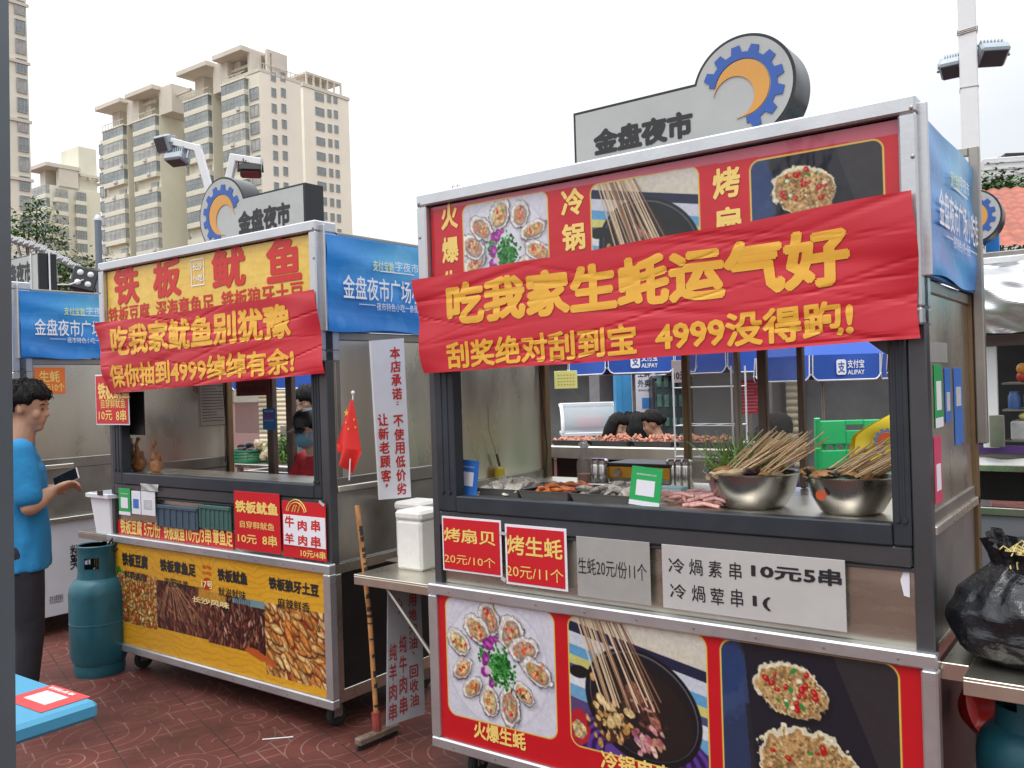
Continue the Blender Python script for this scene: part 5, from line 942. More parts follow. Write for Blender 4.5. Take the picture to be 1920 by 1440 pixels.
def bagfn(u, v):
    k = v*(len(prof)-1); i = min(len(prof)-2, int(k)); f = k-i; r_ = prof[i][0]*(1-f)+prof[i+1][0]*f; z = prof[i][1]*(1-f)+prof[i+1][1]*f; a = 2*PI*u; w = max(0, (v-.45)*1.6)
    r_ *= 1+w*(.10*math.sin(a*11+2*v)+.08*math.sin(a*17+1)+.05*math.sin(a*29))+.03*math.sin(a*5+z*22)+.018*math.sin(a*3-z*70)+.012*math.sin(a*13+z*60); z += .03*math.sin(a*2+.6)*max(0, v-.6)*2+.055*max(0, math.cos(a-2.4))**4*max(0, v-.7)*3.3
    return (r_*math.cos(a)*1.33, r_*math.sin(a)*1.06, max(0, z+.008*math.sin(a*7+z*40)*v))
part(bg, 'film', MB().sheet(bagfn, 220, 70), BAG, 0); nm = MB(); rq = random.Random(5)
for i in range(150):
    a = rq.uniform(0, 2*PI); r_ = .07*math.sqrt(rq.random()); x, y, z = r_*math.cos(a), r_*math.sin(a), .30+rq.uniform(-.02, .025); b = rq.uniform(0, 2*PI); L = rq.uniform(.012, .03); nm.tube([(x, y, z), (x+L*math.cos(b), y+L*math.sin(b), z+.014), (x+1.7*L*math.cos(b+.5), y+1.7*L*math.sin(b+.5), z-.008)], .0022, 5)
part(bg, 'noodles', nm, pm('noodle_yellow', (.62, .50, .20), .6, 0, .2, 10)); bg.children[1]['kind'] = 'stuff'
m = MB()
def bag2(u, v):
    a = 2*PI*u; r_ = (.13*math.sin(PI*min(1, v*.75+.2)))*(1+.06*math.sin(a*7+v*6)+.05*math.sin(a*13+v*9)); return (r_*math.cos(a), r_*math.sin(a), .24*v)
solo('refuse_bag', m.sheet(bag2, 90, 30), BAG, 'smaller black plastic bag behind the full one against the stall flank', 'bag', None, A, (2.06, .33, .782))
dsh = solo('red_dish', MB().lathe([(0, 0), (.05, 0), (.075, .03), (.085, .055), (.088, .055), (.078, .028), (.052, .004), (0, .004)], 26, Matrix.Rotation(rad(70), 4, 'Y') @ Matrix.Rotation(.3, 4, 'X')), pm('red_plastic', (.50, .025, .02), .35), 'red plastic dish hooked on the dark cabinet flank under the shelf', 'dish', None, A, (1.925, .42, .52))

# ------------------------------------------------------------ goods on the nearest stall
CT = ZC
TRAYM = pm('grey_tray', (.055, .055, .06), .35, .3, .15, 6); SHELL = pm('oyster_shell', (.48, .44, .38), .6, 0, .6, 45, .4, 60, orand=.35); SHELL2 = pm('oyster_flesh', (.55, .50, .45), .3, 0, .3, 30); ORNG = pm('orange_seafood', (.62, .17, .035), .4, 0, .35, 40, orand=.3); DKRED = pm('dark_red_meat', (.22, .04, .03), .4, 0, .35, 40)
def tray(S, label, lx, ly, w, d, z=CT, rz=0., mat=TRAYM, nm='tray', group='food trays on the nearest stall', h=.028):
    o = thingS(S, nm, label, 'tray', lx, ly, z, rz, group); m = MB(); P = []
    for x, zz in ((-.006, 0), (0, .002)): pass
    ring = lambda w_, d_, z_: [(sx*w_/2*a, sy*d_/2*b, z_) for sx, sy, a, b in ((-1, -1, 1, .86), (-1, -1, .9, 1), (1, -1, .9, 1), (1, -1, 1, .86), (1, 1, 1, .86), (1, 1, .9, 1), (-1, 1, .9, 1), (-1, 1, 1, .86))]
    rg = ring(w*.93, d*.92, 0)+ring(w, d, h)+ring(w*1.03, d*1.03, h+.002)+ring(w*1.02, d*1.02, h+.004)+ring(w*.985, d*.98, h)+ring(w*.92, d*.91, .003)
    m.add(rg, [(i*8+k, i*8+(k+1) % 8, (i+1)*8+(k+1) % 8, (i+1)*8+k) for i in range(5) for k in range(8)]+[tuple(range(8)), tuple(range(40, 48))]); part(o, 'pan', m, mat); return o
def frameS(S, x, y, z): return Matrix.Translation(wld(S, x, y, z)) @ Matrix.Rotation(S[2], 4, 'Z')
def single(name, me, mat, M4, label, cat, group):
    o = add_obj(name, me, mat); o.matrix_world = M4; return tag(o, label, cat, group)
def tumble(r, sx, sy, z0, dz, ax=.6): return Matrix.Translation((r.uniform(-sx, sx), r.uniform(-sy, sy), z0+r.random()*dz)) @ Matrix.Rotation(r.uniform(0, 6), 4, 'Z') @ Matrix.Rotation(r.uniform(-ax, ax), 4, 'X') @ Matrix.Rotation(r.uniform(-ax, ax), 4, 'Y')
def rocks(n, c, rad_, k, sq, jit, name): return [MB().ball(c, rad_, k, None, sq, jit).mesh(name, 60) for _ in range(n)]
OYS = rocks(4, (0, 0, 0), .036, 11, (1.15, .72, .34), .16, 'shell'); OYF = rocks(3, (.003, 0, .0075), .026, 9, (1.1, .66, .26), .12, 'flesh')
def shells(S, lab, lx, ly, w, d, n, seed, z):
    r = random.Random(seed); Fm = frameS(S, lx, ly, z)
    for i in range(n):
        M4 = Fm @ tumble(r, w/2, d/2, .012, .026); o = bpy.data.objects.new('oyster', None); COL.objects.link(o); o.matrix_world = M4; o.empty_display_size = .02; tag(o, lab, 'oyster', lab+' group')
        add_obj('shell', OYS[i % 4], SHELL, o); add_obj('flesh', OYF[i % 3], SHELL2, o)
tl = [(fp(A, a, 925, .10)[0]+fp(A, b, 938, .10)[0])/2 for a, b in ((878, 958), (950, 1058), (1048, 1172))]; TW = (.235, .26, .29)
for i, lab in enumerate(('dark tray of grey oysters nearest the left post', 'middle dark tray of orange seafood pieces', 'dark tray of mixed shells just left of the green card')): tray(A, lab, tl[i]+.03, .245, TW[i], .27)
shells(A, 'grey oyster heaped in the tray by the left post', tl[0]+.03, .25, .19, .21, 26, 1, CT+.004); shells(A, 'open shell heaped in the tray by the green card', tl[2]+.03, .245, .24, .21, 34, 2, CT+.004)
r = random.Random(8); Fm = frameS(A, tl[1]+.03, .245, CT+.004); SFM = rocks(4, (0, 0, 0), .026, 8, (1.2, .5, .34), .22, 'seafood_piece'); SFD = rocks(2, (0, 0, 0), .024, 8, (1.2, .5, .34), .22, 'seafood_piece')
for i in range(70): dk = i % 5 == 0; single('seafood_piece', (SFD if dk else SFM)[i % (2 if dk else 4)], DKRED if dk else ORNG, Fm @ tumble(r, .10, .10, .006, .03, .5), 'dark red seafood piece in the middle tray' if dk else 'orange seafood piece in the middle tray', 'seafood', 'dark seafood pieces in the middle tray' if dk else 'orange seafood pieces in the middle tray')
PORK = pm('pink_bacon', (.66, .36, .33), .4, 0, .45, 110, stretch=(1, 4, 1), orand=.2); r = random.Random(3); bxl = (fp(A, 1225, 955, .10)[0]+fp(A, 1325, 960, .10)[0])/2; Fm = frameS(A, bxl+.02, .20, CT+.002); BCN = [MB().tube([(-L, 0, -.004), (0, w, .006), (L, 0, -.004)], .0065, 7).mesh('bacon_roll', 60) for L, w in ((.04, .004), (.055, -.006), (.065, .008))]
for i in range(38): a = r.gauss(.35, .5); single('bacon_roll', BCN[i % 3], PORK, Fm @ Matrix.Translation((r.uniform(-.13, .13), r.uniform(-.07, .07), .008+.035*r.random())) @ Matrix.Rotation(a, 4, 'Z'), 'pink bacon roll in the heap between green card and skewer bowl', 'meat', 'bacon rolls heaped beside the skewer bowl')
BOWLM = pm('polished_bowl_steel', (.33, .32, .31), .25, 1, .15, 4, .03, 8, rvar=.06)
def bowl(label, cxl, ly, R, h, z=CT):
    o = thingS(A, 'steel_bowl', label, 'bowl', cxl, ly, z, 0, 'steel skewer bowls on the nearest stall'); part(o, 'shell', MB().lathe([(0, .0), (R*.60, 0), (R*.68, .01), (R*.86, h*.45), (R*.965, h*.95), (R*1.02, h*.985), (R*1.03, h), (R*.99, h*1.005), (R*.94, h*.96), (R*.80, h*.4), (R*.55, .012), (0, .010)], 56), BOWLM); return o
STICK = MB().tube([(0, 0, 0), (0, 0, .5), (0, 0, 1)], .0023, 6).mesh('skewer', 60)
def skewers(label, cxl, ly, R, z, n, lean, seed, L=.27, spread=.30):
    r = random.Random(seed); Fm = frameS(A, cxl, ly, z)
    for i in range(n):
        a = r.uniform(0, 2*PI); q = R*.80*math.sqrt(r.random()); b = Vector((q*math.cos(a)*.8-lean[0]*.05, q*math.sin(a)*.7, -.02)); d = Vector((lean[0]+r.gauss(0, spread*.55), lean[1]+r.gauss(0, spread*.6), lean[2]+r.gauss(0, .10))).normalized()
        single('skewer', STICK, WOOD, Fm @ Matrix.Translation(b) @ d.to_track_quat('Z', 'Y').to_matrix().to_4x4() @ Matrix.Diagonal((1, 1, L*r.uniform(.7, 1.12), 1)), label, 'skewer', label+' bundle')
TOFU = pm('fried_tofu', (.46, .24, .09), .6, 0, .35, 30, .3, 50); TOFU2 = pm('pale_tofu_skin', (.62, .48, .30), .6, 0, .25, 30); SEAW = pm('dark_seaweed', (.02, .03, .02), .35, 0, .4, 20); EGGP = pm('purple_skin', (.035, .012, .02), .3, 0, .3, 10)
TPM = rocks(5, (0, 0, 0), .030, 9, (1.2, .8, .5), .2, 'food_piece'); _tm = {}
def toppings(label, cxl, ly, R, z, seed, mats):
    r = random.Random(seed); Fm = frameS(A, cxl, ly, z)
    for i in range(46):
        a = r.uniform(0, 2*PI); q = R*.82*math.sqrt(r.random()); k = r.randrange(len(mats)); nm, mt = mats[k]; key = (i % 5, mt.name)
        if key not in _tm: _tm[key] = TPM[i % 5].copy()
        single('food_piece', _tm[key], mt, Fm @ Matrix.Translation((q*math.cos(a), q*math.sin(a), r.uniform(-.02, .014))) @ Matrix.Rotation(r.uniform(0, 6), 4, 'Z') @ Matrix.Rotation(r.uniform(-.6, .6), 4, 'X'), nm+' '+label, 'food', nm+' '+label)
bx1 = (fp(A, 1326, 905, .24)[0]+fp(A, 1497, 905, .24)[0])/2; bR1 = (fp(A, 1497, 905, .24)[0]-fp(A, 1326, 905, .24)[0])/2*1.0; bx2_ = fp(A, 1588, 915, .22)[0]; bR2 = bx2_-fp(A, 1505, 915, .22)[0]
bowl('steel mixing bowl of skewers left of its twin on the counter', bx1, .25, bR1, .125); bowl('steel mixing bowl with orange sticker beside the right window post', bx2_+.01, .235, bR2, .125)
skewers('bamboo skewer fanned out of the left steel bowl', bx1, .25, bR1, CT+.12, 85, (.80, .12, .60), 11, .235, .10); skewers('bamboo skewer in the steel bowl by the right post', bx2_+.01, .235, bR2, CT+.12, 75, (.85, .05, .50), 12, .235, .10)
toppings('food piece on the skewers in the left bowl', bx1-.03, .24, bR1*.9, CT+.12, 1, [('pale tofu', TOFU2), ('brown fried', TOFU), ('dark purple', EGGP), ('pale tofu', TOFU2)]); toppings('food piece in the bowl by the right post', bx2_-.02, .235, bR2*.9, CT+.12, 2, [('golden tofu', TOFU), ('dark seaweed', SEAW), ('golden tofu', TOFU)])
m = MB(); r = random.Random(6)
for i in range(190): a = r.uniform(0, 2*PI); x, y = r.gauss(0, .05), r.gauss(0, .045); L = r.uniform(.07, .16); d = Vector((r.gauss(.25, .5), r.gauss(0, .4), r.uniform(.2, .8))).normalized(); m.tube([(x, y, 0), Vector((x, y, 0))+d*L*.5+Vector((0, 0, .012)), Vector((x, y, 0))+d*L], [.0028, .0024, .0012], 5)
o = thingS(A, 'green_onions', 'bunch of green leek stalks in the left steel bowl', 'vegetable', bx1-.075, .33, CT+.12); q = part(o, 'stalks', m, pm('leek_green', (.20, .36, .07), .45, 0, .45, 14)); q['kind'] = 'stuff'
so_ = solo('round_sticker', MB().lathe([(0, 0), (.017, 0), (.017, .0012), (0, .0012)], 20, Matrix.Rotation(PI/2+.12, 4, 'X')), pm('orange_sticker', (.55, .10, .04), .4), 'orange round sticker on the bowl by the right post', 'sticker', None, A, (fp(A, 1540, 940, .235-bR2*.9)[0], .235-bR2*.905, CT+.07))
def shaker(x, y, lab): o = thingS(A, 'spice_shaker', lab, 'shaker', x, y, CT, 0, 'steel shakers at the back of the nearest stall'); part(o, 'body', MB().lathe([(0, 0), (.026, 0), (.027, .004), (.027, .088), (.025, .095)], 18), STEELB); part(o, 'cap', MB().lathe([(.0275, .096), (.0275, .112), (.02, .12), (0, .12)], 18), STEELB)
for k, px in enumerate((1262, 1275, 1288)): q = fp(A, px, 905, .66)[0]; shaker(q, .66, ('steel spice shaker next to the yellow stove', 'middle of three steel spice shakers by the stove', 'steel spice shaker against the brown mullion')[k])
for k, px in enumerate((1118, 1130)): q = fp(A, px, 895, .60)[0]; shaker(q, .60, ('steel spice shaker beside the sauce bottle', 'steel spice shaker just left of the yellow stove')[k])
q = fp(A, 1097, 890, .60)[0]; o = thingS(A, 'sauce_bottle', 'clear sauce bottle with red sauce and bag tied neck', 'bottle', q, .60, CT); part(o, 'bottle', MB().lathe([(0, 0), (.034, 0), (.036, .006), (.036, .10), (.02, .135), (.016, .17), (.0, .17)], 20), glass_mat('bottle_plastic', (.45, .38, .33), .45)); part(o, 'sauce', MB().lathe([(0, .004), (.033, .004), (.033, .05), (0, .05)], 18), pm('red_sauce', (.35, .05, .02), .3)); part(o, 'neck_film', MB().ball((0, 0, .175), .024, 9, None, (1, 1, .7), .3), WPLAST)
x0, x1 = fp(A, 1140, 890, .62)[0], fp(A, 1256, 890, .62)[0]; o = thingS(A, 'gas_stove', 'yellow fronted gas stove with two dials behind the green card', 'stove', (x0+x1)/2, .62, CT); w = (x1-x0)/2; part(o, 'body', MB().box(-w, w, .003, .19, .012, .085, .004), STEELD); part(o, 'front_panel', MB().box(-w, w, -.004, .0025, .035, .085, .002), pm('stove_yellow', (.62, .30, .02), .35)); part(o, 'griddle', MB().box(-w-.004, w+.004, -.01, .194, .086, .100, .004), BLACK)
for x in (-w*.62, w*.62): part(o, 'dial', MB().lathe([(0, 0), (.018, 0), (.016, .018), (0, .018)], 18, Matrix.Translation((x, -.0045, .06)) @ Matrix.Rotation(PI/2, 4, 'X')), STEELB)
for x in (-w+.03, w-.03): part(o, 'foot', MB().box(x-.012, x+.012, .02, .17, 0, .0115, .002), BLACK)
q = fp(A, 1118, 905, .45)[0]; tray(A, 'bright empty steel tray behind the orange seafood', q, .46, .19, .13, CT, .05, STEELB, 'steel_tray', None, .02)
o = thingS(A, 'blue_box', 'pale blue paper box standing behind the green card', 'box', fp(A, 1243, 935, .22)[0], .30, CT); part(o, 'carton', MB().box(-.05, .05, -.03, .03, 0, .05, .002), pm('pale_blue_carton', (.35, .55, .62), .5)); part(o, 'label', MB().box(.01, .045, -.032, -.0302, .008, .04, .0005), WPAP)
o = thingS(A, 'brush', 'yellow scrubbing brush hanging by a cord on the inner wall', 'brush', .045, .42, CT+.03); part(o, 'handle', MB().tube([(0, 0, .06), (0, -.02, .115)], .006, 7), pm('brush_brown', (.12, .05, .03), .5)); part(o, 'head', MB().box(-.012, .012, -.03, .03, 0, .055, .008), pm('brush_yellow', (.68, .5, .02), .5)); part(o, 'cord', MB().tube([(0, -.02, .115), (0, -.07, .22), (0, -.075, .34)], .0012, 4), BLACK)
# squid stall goods: roast birds on the sill, vegetables and crates inside
ROAST = pm('roast_brown', (.30, .13, .05), .45, 0, .4, 20, .3, 40)
for px, lab, sc in ((262, 'roast bird standing at the left end of the squid stall counter', 1.), (293, 'squat roast bird beside the other on the squid stall counter', .9)):
    x = fp(B, px, 885, .16)[0]; m = MB(); m.ball((0, 0, .05*sc), .05, 12, None, (1.0, .8, 1.0), .1); m.ball((.0, -.01, .10*sc), .026, 9, None, (1, 1, 1.3), .1); m.tube([(.0, -.01, .12*sc), (-.012, -.012, .16*sc), (.004, -.01, .19*sc)], [.016, .011, .008], 8); m.ball((.01, -.01, .195*sc), .013, 8)
    m.tube([(.03, 0, .08), (.055, -.01, .12*sc)], [.014, .008], 7); solo('roast_bird', m, ROAST, lab, 'roast bird', None, B, (x, .16, CT))
CRG = pm('blue_grey_crate', (.05, .085, .125), .5, 0, .15, 6); CRG2 = pm('green_grey_crate', (.05, .12, .11), .5, 0, .15, 6)

# ------------------------------------------------------------ second row: bench with shrimp trays, stall on the right, shops behind
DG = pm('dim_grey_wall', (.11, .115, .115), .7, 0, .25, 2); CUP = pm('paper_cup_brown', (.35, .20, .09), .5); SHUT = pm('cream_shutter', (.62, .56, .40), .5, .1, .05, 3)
HY = 1.85
zs = fp(A, 1160, 838, HY)[1]; xa, xb = fp(A, 1020, 840, HY)[0], fp(A, 1392, 840, HY)[0]
bn = thingS(A, 'work_bench', 'steel work bench with raised shelf of shrimp trays behind the nearest stall', 'work bench', (xa+xb)/2, HY, 0); w = (xb-xa)/2
part(bn, 'upper_shelf', MB().box(-w, w, 0, .62, zs-.035, zs, .004), STEEL); part(bn, 'shelf_edge', MB().box(-w, w, -.012, -.0005, zs-.075, zs-.004, .003), STEEL); part(bn, 'back_panel', MB().box(w*.1, w, .30, .31, .75, zs-.036, .002), STEEL); part(bn, 'lower_top', MB().box(-w, w, -.02, .60, .86, .89, .004), STEELD); part(bn, 'lower_panel', MB().box(-w+.02, w-.02, .02, .04, .12, .859, .003), STEELD)
part(bn, 'recess_shade_box', MB().box(-w+.05, w*.05, .06, .45, .891, zs-.037, .004).box(-w+.09, w*.05-.04, .055, .0595, .93, zs-.07, .002), pm('recess_shade_black', (.03, .018, .015), .25, .2, .3, 5))  # dark box standing in for the shaded recess under the raised shelf
for x in (-w+.03, w-.03):
    for y in (.03, .57): part(bn, 'leg', MB().box(x-.018, x+.018, y-.018, y+.018, 0, .859, .002).box(x-.014, x+.014, y-.014, y+.014, .891, zs-.036, .002), STEELD)
SHR = pm('cooked_shrimp', (.52, .20, .12), .45, 0, .45, 40, orand=.35); SHM = [MB().tube([(-.022, 0, -.006), (0, w, .009), (.022, 0, 0)], [.006, .010, .004], 6).mesh('shrimp', 60) for w in (-.006, .002, .008)]
for k in range(4):
    lx_ = xa+.16+k*.29; tray(A, ('black shrimp tray at the left end of the raised shelf', 'second black shrimp tray from the left on the raised shelf', 'black shrimp tray below the seated woman in profile', 'black shrimp tray behind the brown mullion')[k], lx_, HY+.16, .27, .26, zs+.001, group='shrimp trays on the raised shelf'); r = random.Random(50+k); Fm = frameS(A, lx_, HY+.16, zs+.003); lb = ('pink shrimp in the tray at the left end of the raised shelf', 'pink shrimp in the second tray from the left on the shelf', 'pink shrimp in the tray below the woman in profile', 'pink shrimp in the tray behind the brown mullion')[k]
    for i in range(60): single('shrimp', SHM[i % 3], SHR, Fm @ Matrix.Translation((r.uniform(-.11, .11), r.uniform(-.10, .10), .015+.035*r.random()*(1 if k else .5))) @ Matrix.Rotation(r.uniform(0, 6), 4, 'Z'), lb, 'shrimp', lb+' heap')
rk = thingS(A, 'wire_rack', 'thin wire rack hanging beside the brown mullion', 'rack', fp(A, 1266, 840, HY-.1)[0], HY-.1, zs-.1); m = MB(); zt = fp(A, 1266, 690, HY-.1)[1]-zs+.1
for x in (0, .34):
    for y in (0, .2): m.tube([(x, y, 0), (x, y, zt)], .005, 6)
for z in (.06, zt*.42, zt*.8):
    for y in (0, .2): m.tube([(0, y, z), (.34, y, z)], .004, 6)
    for x in (0, .11, .22, .34): m.tube([(x, 0, z), (x, .2, z)], .003, 5)
part(rk, 'frame', m, WPAINT)
def plane_card(name, label, cat, px0, px1, Y, mat, th=.01, border=None, group=None):
    a, b = at(px0[0], px0[1], Y), at(px1[0], px1[1], Y); o = thing(name, label, cat, ((a.x+b.x)/2, Y, b.z), 0, group); w = (b.x-a.x)/2; part(o, 'panel', MB().box(-w, w, 0, th, 0, a.z-b.z, .002), mat); return o, w, a.z-b.z
o, w_, h_ = plane_card('wall_calendar', 'yellow green paper calendar hanging behind the nearest stall', 'calendar', (1039, 696), (1083, 728), 5.9, pm('calendar_paper', (.62, .66, .22), .5)); m = MB()
for j in range(4):
    for i in range(6): m.box(-w_*.7+i*w_*.26, -w_*.7+i*w_*.26+w_*.14, -.0012, -.0002, h_*(.2+j*.18), h_*(.2+j*.18)+h_*.06, 0)
part(o, 'lettering', m, pm('orange_print', (.62, .25, .05), .5), 0); o, w_, h_ = plane_card('hanging_card', 'grey hanging price card left of the brown mullion', 'price card', (1259, 676), (1289, 717), 5.4, pm('dusty_pink_card', (.34, .28, .29), .5)); m = MB(); put_text(m, '10元', -w_*.8, h_*.12, w_*.9, h_*.5, -.0012, .03); part(o, 'lettering', m, INK, 0)

# long row of shops closing the view
SR = A; RY = 12.0; rx0, rx1 = -13, 12; sr = thingS(A, 'shop_row', 'long low row of dark shops with blue fascia behind the stalls', 'building', 0, RY, 0)
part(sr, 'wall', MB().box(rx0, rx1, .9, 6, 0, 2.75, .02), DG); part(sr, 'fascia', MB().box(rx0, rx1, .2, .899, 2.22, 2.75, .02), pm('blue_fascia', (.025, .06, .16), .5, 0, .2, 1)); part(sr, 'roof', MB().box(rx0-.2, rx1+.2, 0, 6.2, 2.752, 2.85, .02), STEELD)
for px in (1120, 1440): x = fp(A, px, 760, RY+.5)[0]; part(sr, 'pillar', MB().box(x-.12, x+.12, .4, .899, 0, 2.22, .01), pm('pillar_grey', (.2, .2, .21), .6))
def shutter(px0, px1): 
    x0, x1 = fp(A, px0, 760, RY)[0], fp(A, px1, 760, RY)[0]
    def fn(u, v): return (x0+(x1-x0)*u, .80-.03*abs(math.sin(PI*v*18)), .0+2.2*v)
    part(sr, 'shutter', MB().sheet(fn, 1, 144), SHUT, 60)
shutter(440, 505); shutter(517, 556); shutter(562, 640); shutter(1445, 1475)
part(sr, 'door_frame', MB().box(fp(A, 505, 760, RY)[0], fp(A, 517, 760, RY)[0], .7, .89, 0, 2.2, .01), WPAINT)
# display fridge, pillar, poster board, drinks fridge, menu
a, b = at(1056, 812, 13.5), at(1160, 812, 13.5); df = thing('display_fridge', 'curved glass display fridge with green base at the back', 'display fridge', ((a.x+b.x)/2, 13.5, 0)); w = (b.x-a.x)/2; z0, z1 = a.z, at(1100, 760, 13.5).z; n = 12
prof_ = [(0, z0)]+[(.0+.55*(1-math.cos(t)), z0+(z1-z0)*math.sin(t)) for t in np.linspace(0.15, PI/2, n)]+[(.7, z1), (.7, z0)]
m = MB(); vs = [(x, y, z) for x in (-w, w) for y, z in prof_]; k = len(prof_); m.add(vs, [(i, i+1, k+i+1, k+i) for i in range(k-1)]); part(df, 'glass', m, glass_mat('fridge_glass', (.45, .5, .53), .55)); m = MB()
for x in (-w, w): m.tube([(x, y, z) for y, z in prof_[:-1]], .03, 6)
m.box(-w, w, .4, .72, z1-.02, z1+.03, .005); m.box(-w-.02, w+.02, -.02, .72, z0-.06, z0, .01); part(df, 'frame', m, WPAINT); part(df, 'base', MB().box(-w, w, 0, .7, .1, z0-.061, .01), pm('pale_green_panel', (.22, .52, .22), .5)); part(df, 'shelf_goods', MB().box(-w*.4, w*.5, .25, .5, z0+.05, z0+.25, .02), pm('pink_goods', (.6, .08, .1), .5)); part(df, 'plinth', MB().box(-w+.05, w-.05, .05, .65, 0, .099, .01), BLACK)
a, b = at(1151, 700, 13), at(1183, 700, 13); solo('blue_pillar', MB().box(-(b.x-a.x)/2, (b.x-a.x)/2, -.14, .14, 0, 2.2, .01).box(-.05, -.03, -.15, -.1405, .2, 2.1, .002), pm('pillar_blue', (.055, .29, .55), .45, 0, .1, 3), 'light blue square pillar beside the white poster board', 'pillar', p=((a.x+b.x)/2, 13, 0))
a, b = at(1184, 700, 12.6), at(1232, 800, 12.6); pb = thing('poster_board', 'white poster board with black characters and blue square at the back', 'poster board', ((a.x+b.x)/2, 12.6, 0)); w = (b.x-a.x)/2; part(pb, 'panel', MB().box(-w, w, 0, .03, .25, 1.95, .005), WPAP); m = MB(); zz = at(1200, 705, 12.6).z; put_text(m, '生鲜', -w*.5, zz-.02, w*.55, zz+.1, -.002, .02); put_text(m, '外卖', -w*.5, zz-.16, w*.55, zz-.05, -.002, .02); put_text(m, '美味到家', -w*.5, zz-.22, w*.5, zz-.19, -.002, 0); part(pb, 'lettering', m, INK, 0); part(pb, 'blue_square', MB().box(-w*.2, w*.45, -.004, -.0005, at(1200, 766, 12.6).z, at(1200, 746, 12.6).z, .001), pm('sky_blue_print', (.06, .25, .6), .5)); part(pb, 'stand', MB().box(-w*.8, w*.8, -.15, .2, 0, .03, .005).box(-.02, .02, .031, .06, .03, 1.2, .003), STEELD)
a, b = at(1224, 705, 12.2), at(1300, 705, 12.2); fr = thing('drinks_fridge', 'dark glass fronted drinks fridge behind the diners', 'fridge', ((a.x+b.x)/2, 12.2, 0)); w = (b.x-a.x)/2; part(fr, 'body', MB().box(-w, w, .05, .6, .05, a.z, .03), BLACK); part(fr, 'door', MB().box(-w+.03, w-.03, .03, .049, .2, a.z-.08, .01), pm('fridge_glass_dark', (.05, .075, .075), .15, 0, .5, 4)); m = MB(); r = random.Random(4)
for j in range(5):
    for i in range(5): x = -w*.8+i*w*.36; m.box(x, x+w*.22, .022, .0295, .45+j*.27, .45+j*.27+r.uniform(.1, .18), .004)
part(fr, 'bottles', m, pm('green_bottles', (.10, .22, .17), .4, 0, .6, 9)); part(fr, 'foot', MB().box(-w+.05, w-.05, .1, .55, 0, .049, .004), BLACK)
o, w_, h_ = plane_card('menu_board', 'bright pink menu board behind the glass of the nearest stall', 'menu board', (1380, 713), (1432, 775), 12.5, pm('pink_menu', (.72, .06, .10), .45)); m = MB(); r = random.Random(3)
for j in range(9): m.box(-w_*.85, w_*r.uniform(.3, .85), -.002, -.0003, h_*(.08+j*.1), h_*(.08+j*.1)+h_*.03, 0)
part(o, 'lettering', m, pm('pale_pink_print', (.80, .35, .36), .5), 0); part(o, 'post', MB().box(-.03, .03, .011, .05, -1.45+(1.45-o.location.z), h_*.5, .002), STEELD)

# blue parasols
UB = pm('parasol_blue', (.018, .085, .42), .65, 0, .08, 3, .1, 30); UB2 = pm('parasol_navy', (.018, .03, .085), .7, 0, .1, 3)
def parasol(label, px, Y, yb, yt, R, turn, facea, txt=True, n=8):
    zb, zt = at(px, yb, Y).z, at(px, yt, Y).z; d = ray(px, yt); c = at(px, yt, Y); ctr = Vector((c.x, Y+R*.92, 0)); t = thing('parasol', label, 'parasol', ctr, turn, 'blue parasols over the seats'); m = MB(); s0 = PI/8 if n == 8 else 0; apex = (0, 0, zt+.55)
    P = [(R*math.cos(s0+2*PI*i/n), R*math.sin(s0+2*PI*i/n)) for i in range(n)]
    m.add([apex]+[(x, y, zt) for x, y in P], [(0, 1+i, 1+(i+1) % n) for i in range(n)]); part(t, 'canopy', m, UB, 0); part(t, 'pole', MB().tube([(0, 0, 0), (0, 0, zt+.6)], .022, 10), STEELD); part(t, 'base', MB().lathe([(0, 0), (.25, 0), (.25, .05), (.03, .09), (.03, .2)], 20), BLACK); fl_ = None
    for i in range(n):
        a, b = Vector(P[i]+(0,)), Vector(P[(i+1) % n]+(0,)); nrm = ((a+b)/2).normalized(); h = zt-zb
        def fn(u, v, a=a, b=b, nrm=nrm): e = min(u, 1-u); drop = h*(1-.25*max(0, 1-e/.10)**2); q = a*(1-u)+b*u+nrm*(.01+.02*math.sin(u*6+i)*(1-v)); return (q.x, q.y, zt-drop*(1-v)-.001)
        f = part(t, 'valance', MB().sheet(fn, 24, 8), UB, 60); m = MB(); m.tube([tuple(Vector(fn(k/24, 0))+nrm*.003) for k in range(25)], .009, 5); m.tube([tuple(Vector(fn(.015, k/8))+nrm*.003) for k in range(9)], .007, 5); m.tube([tuple(Vector(fn(.985, k/8))+nrm*.003) for k in range(9)], .007, 5); part(f, 'white_trim', m, WPAINT)
        if txt and i == (5 if n == 8 else 4):
            L = (b-a).length; m = MB(); mid = lambda u, z, l: tuple(a*(1-u)+b*u+nrm*(.034-l)+Vector((0, 0, zt-h+z)))
            wq = .085; put_text(m, '支付宝', .50, h*.45, .74, h*.78, 0, .02, fn=mid); put_text(m, 'ALIPAY', .50, h*.20, .74, h*.38, 0, .02, fn=mid)
            vs = [mid(u, z, 0) for u, z in ((.36, h*.2), (.46, h*.2), (.48, h*.26), (.48, h*.74), (.46, h*.8), (.36, h*.8), (.34, h*.74), (.34, h*.26))]; m.add(vs, [tuple(range(8))]); part(f, 'lettering', m, WPRINT, 0); m = MB(); put_text(m, '支', .36, h*.28, .46, h*.72, 0, .02, fn=lambda u, z, l: mid(u, z, l-.002)); part(f, 'emblem', m, UB, 0)
    return t
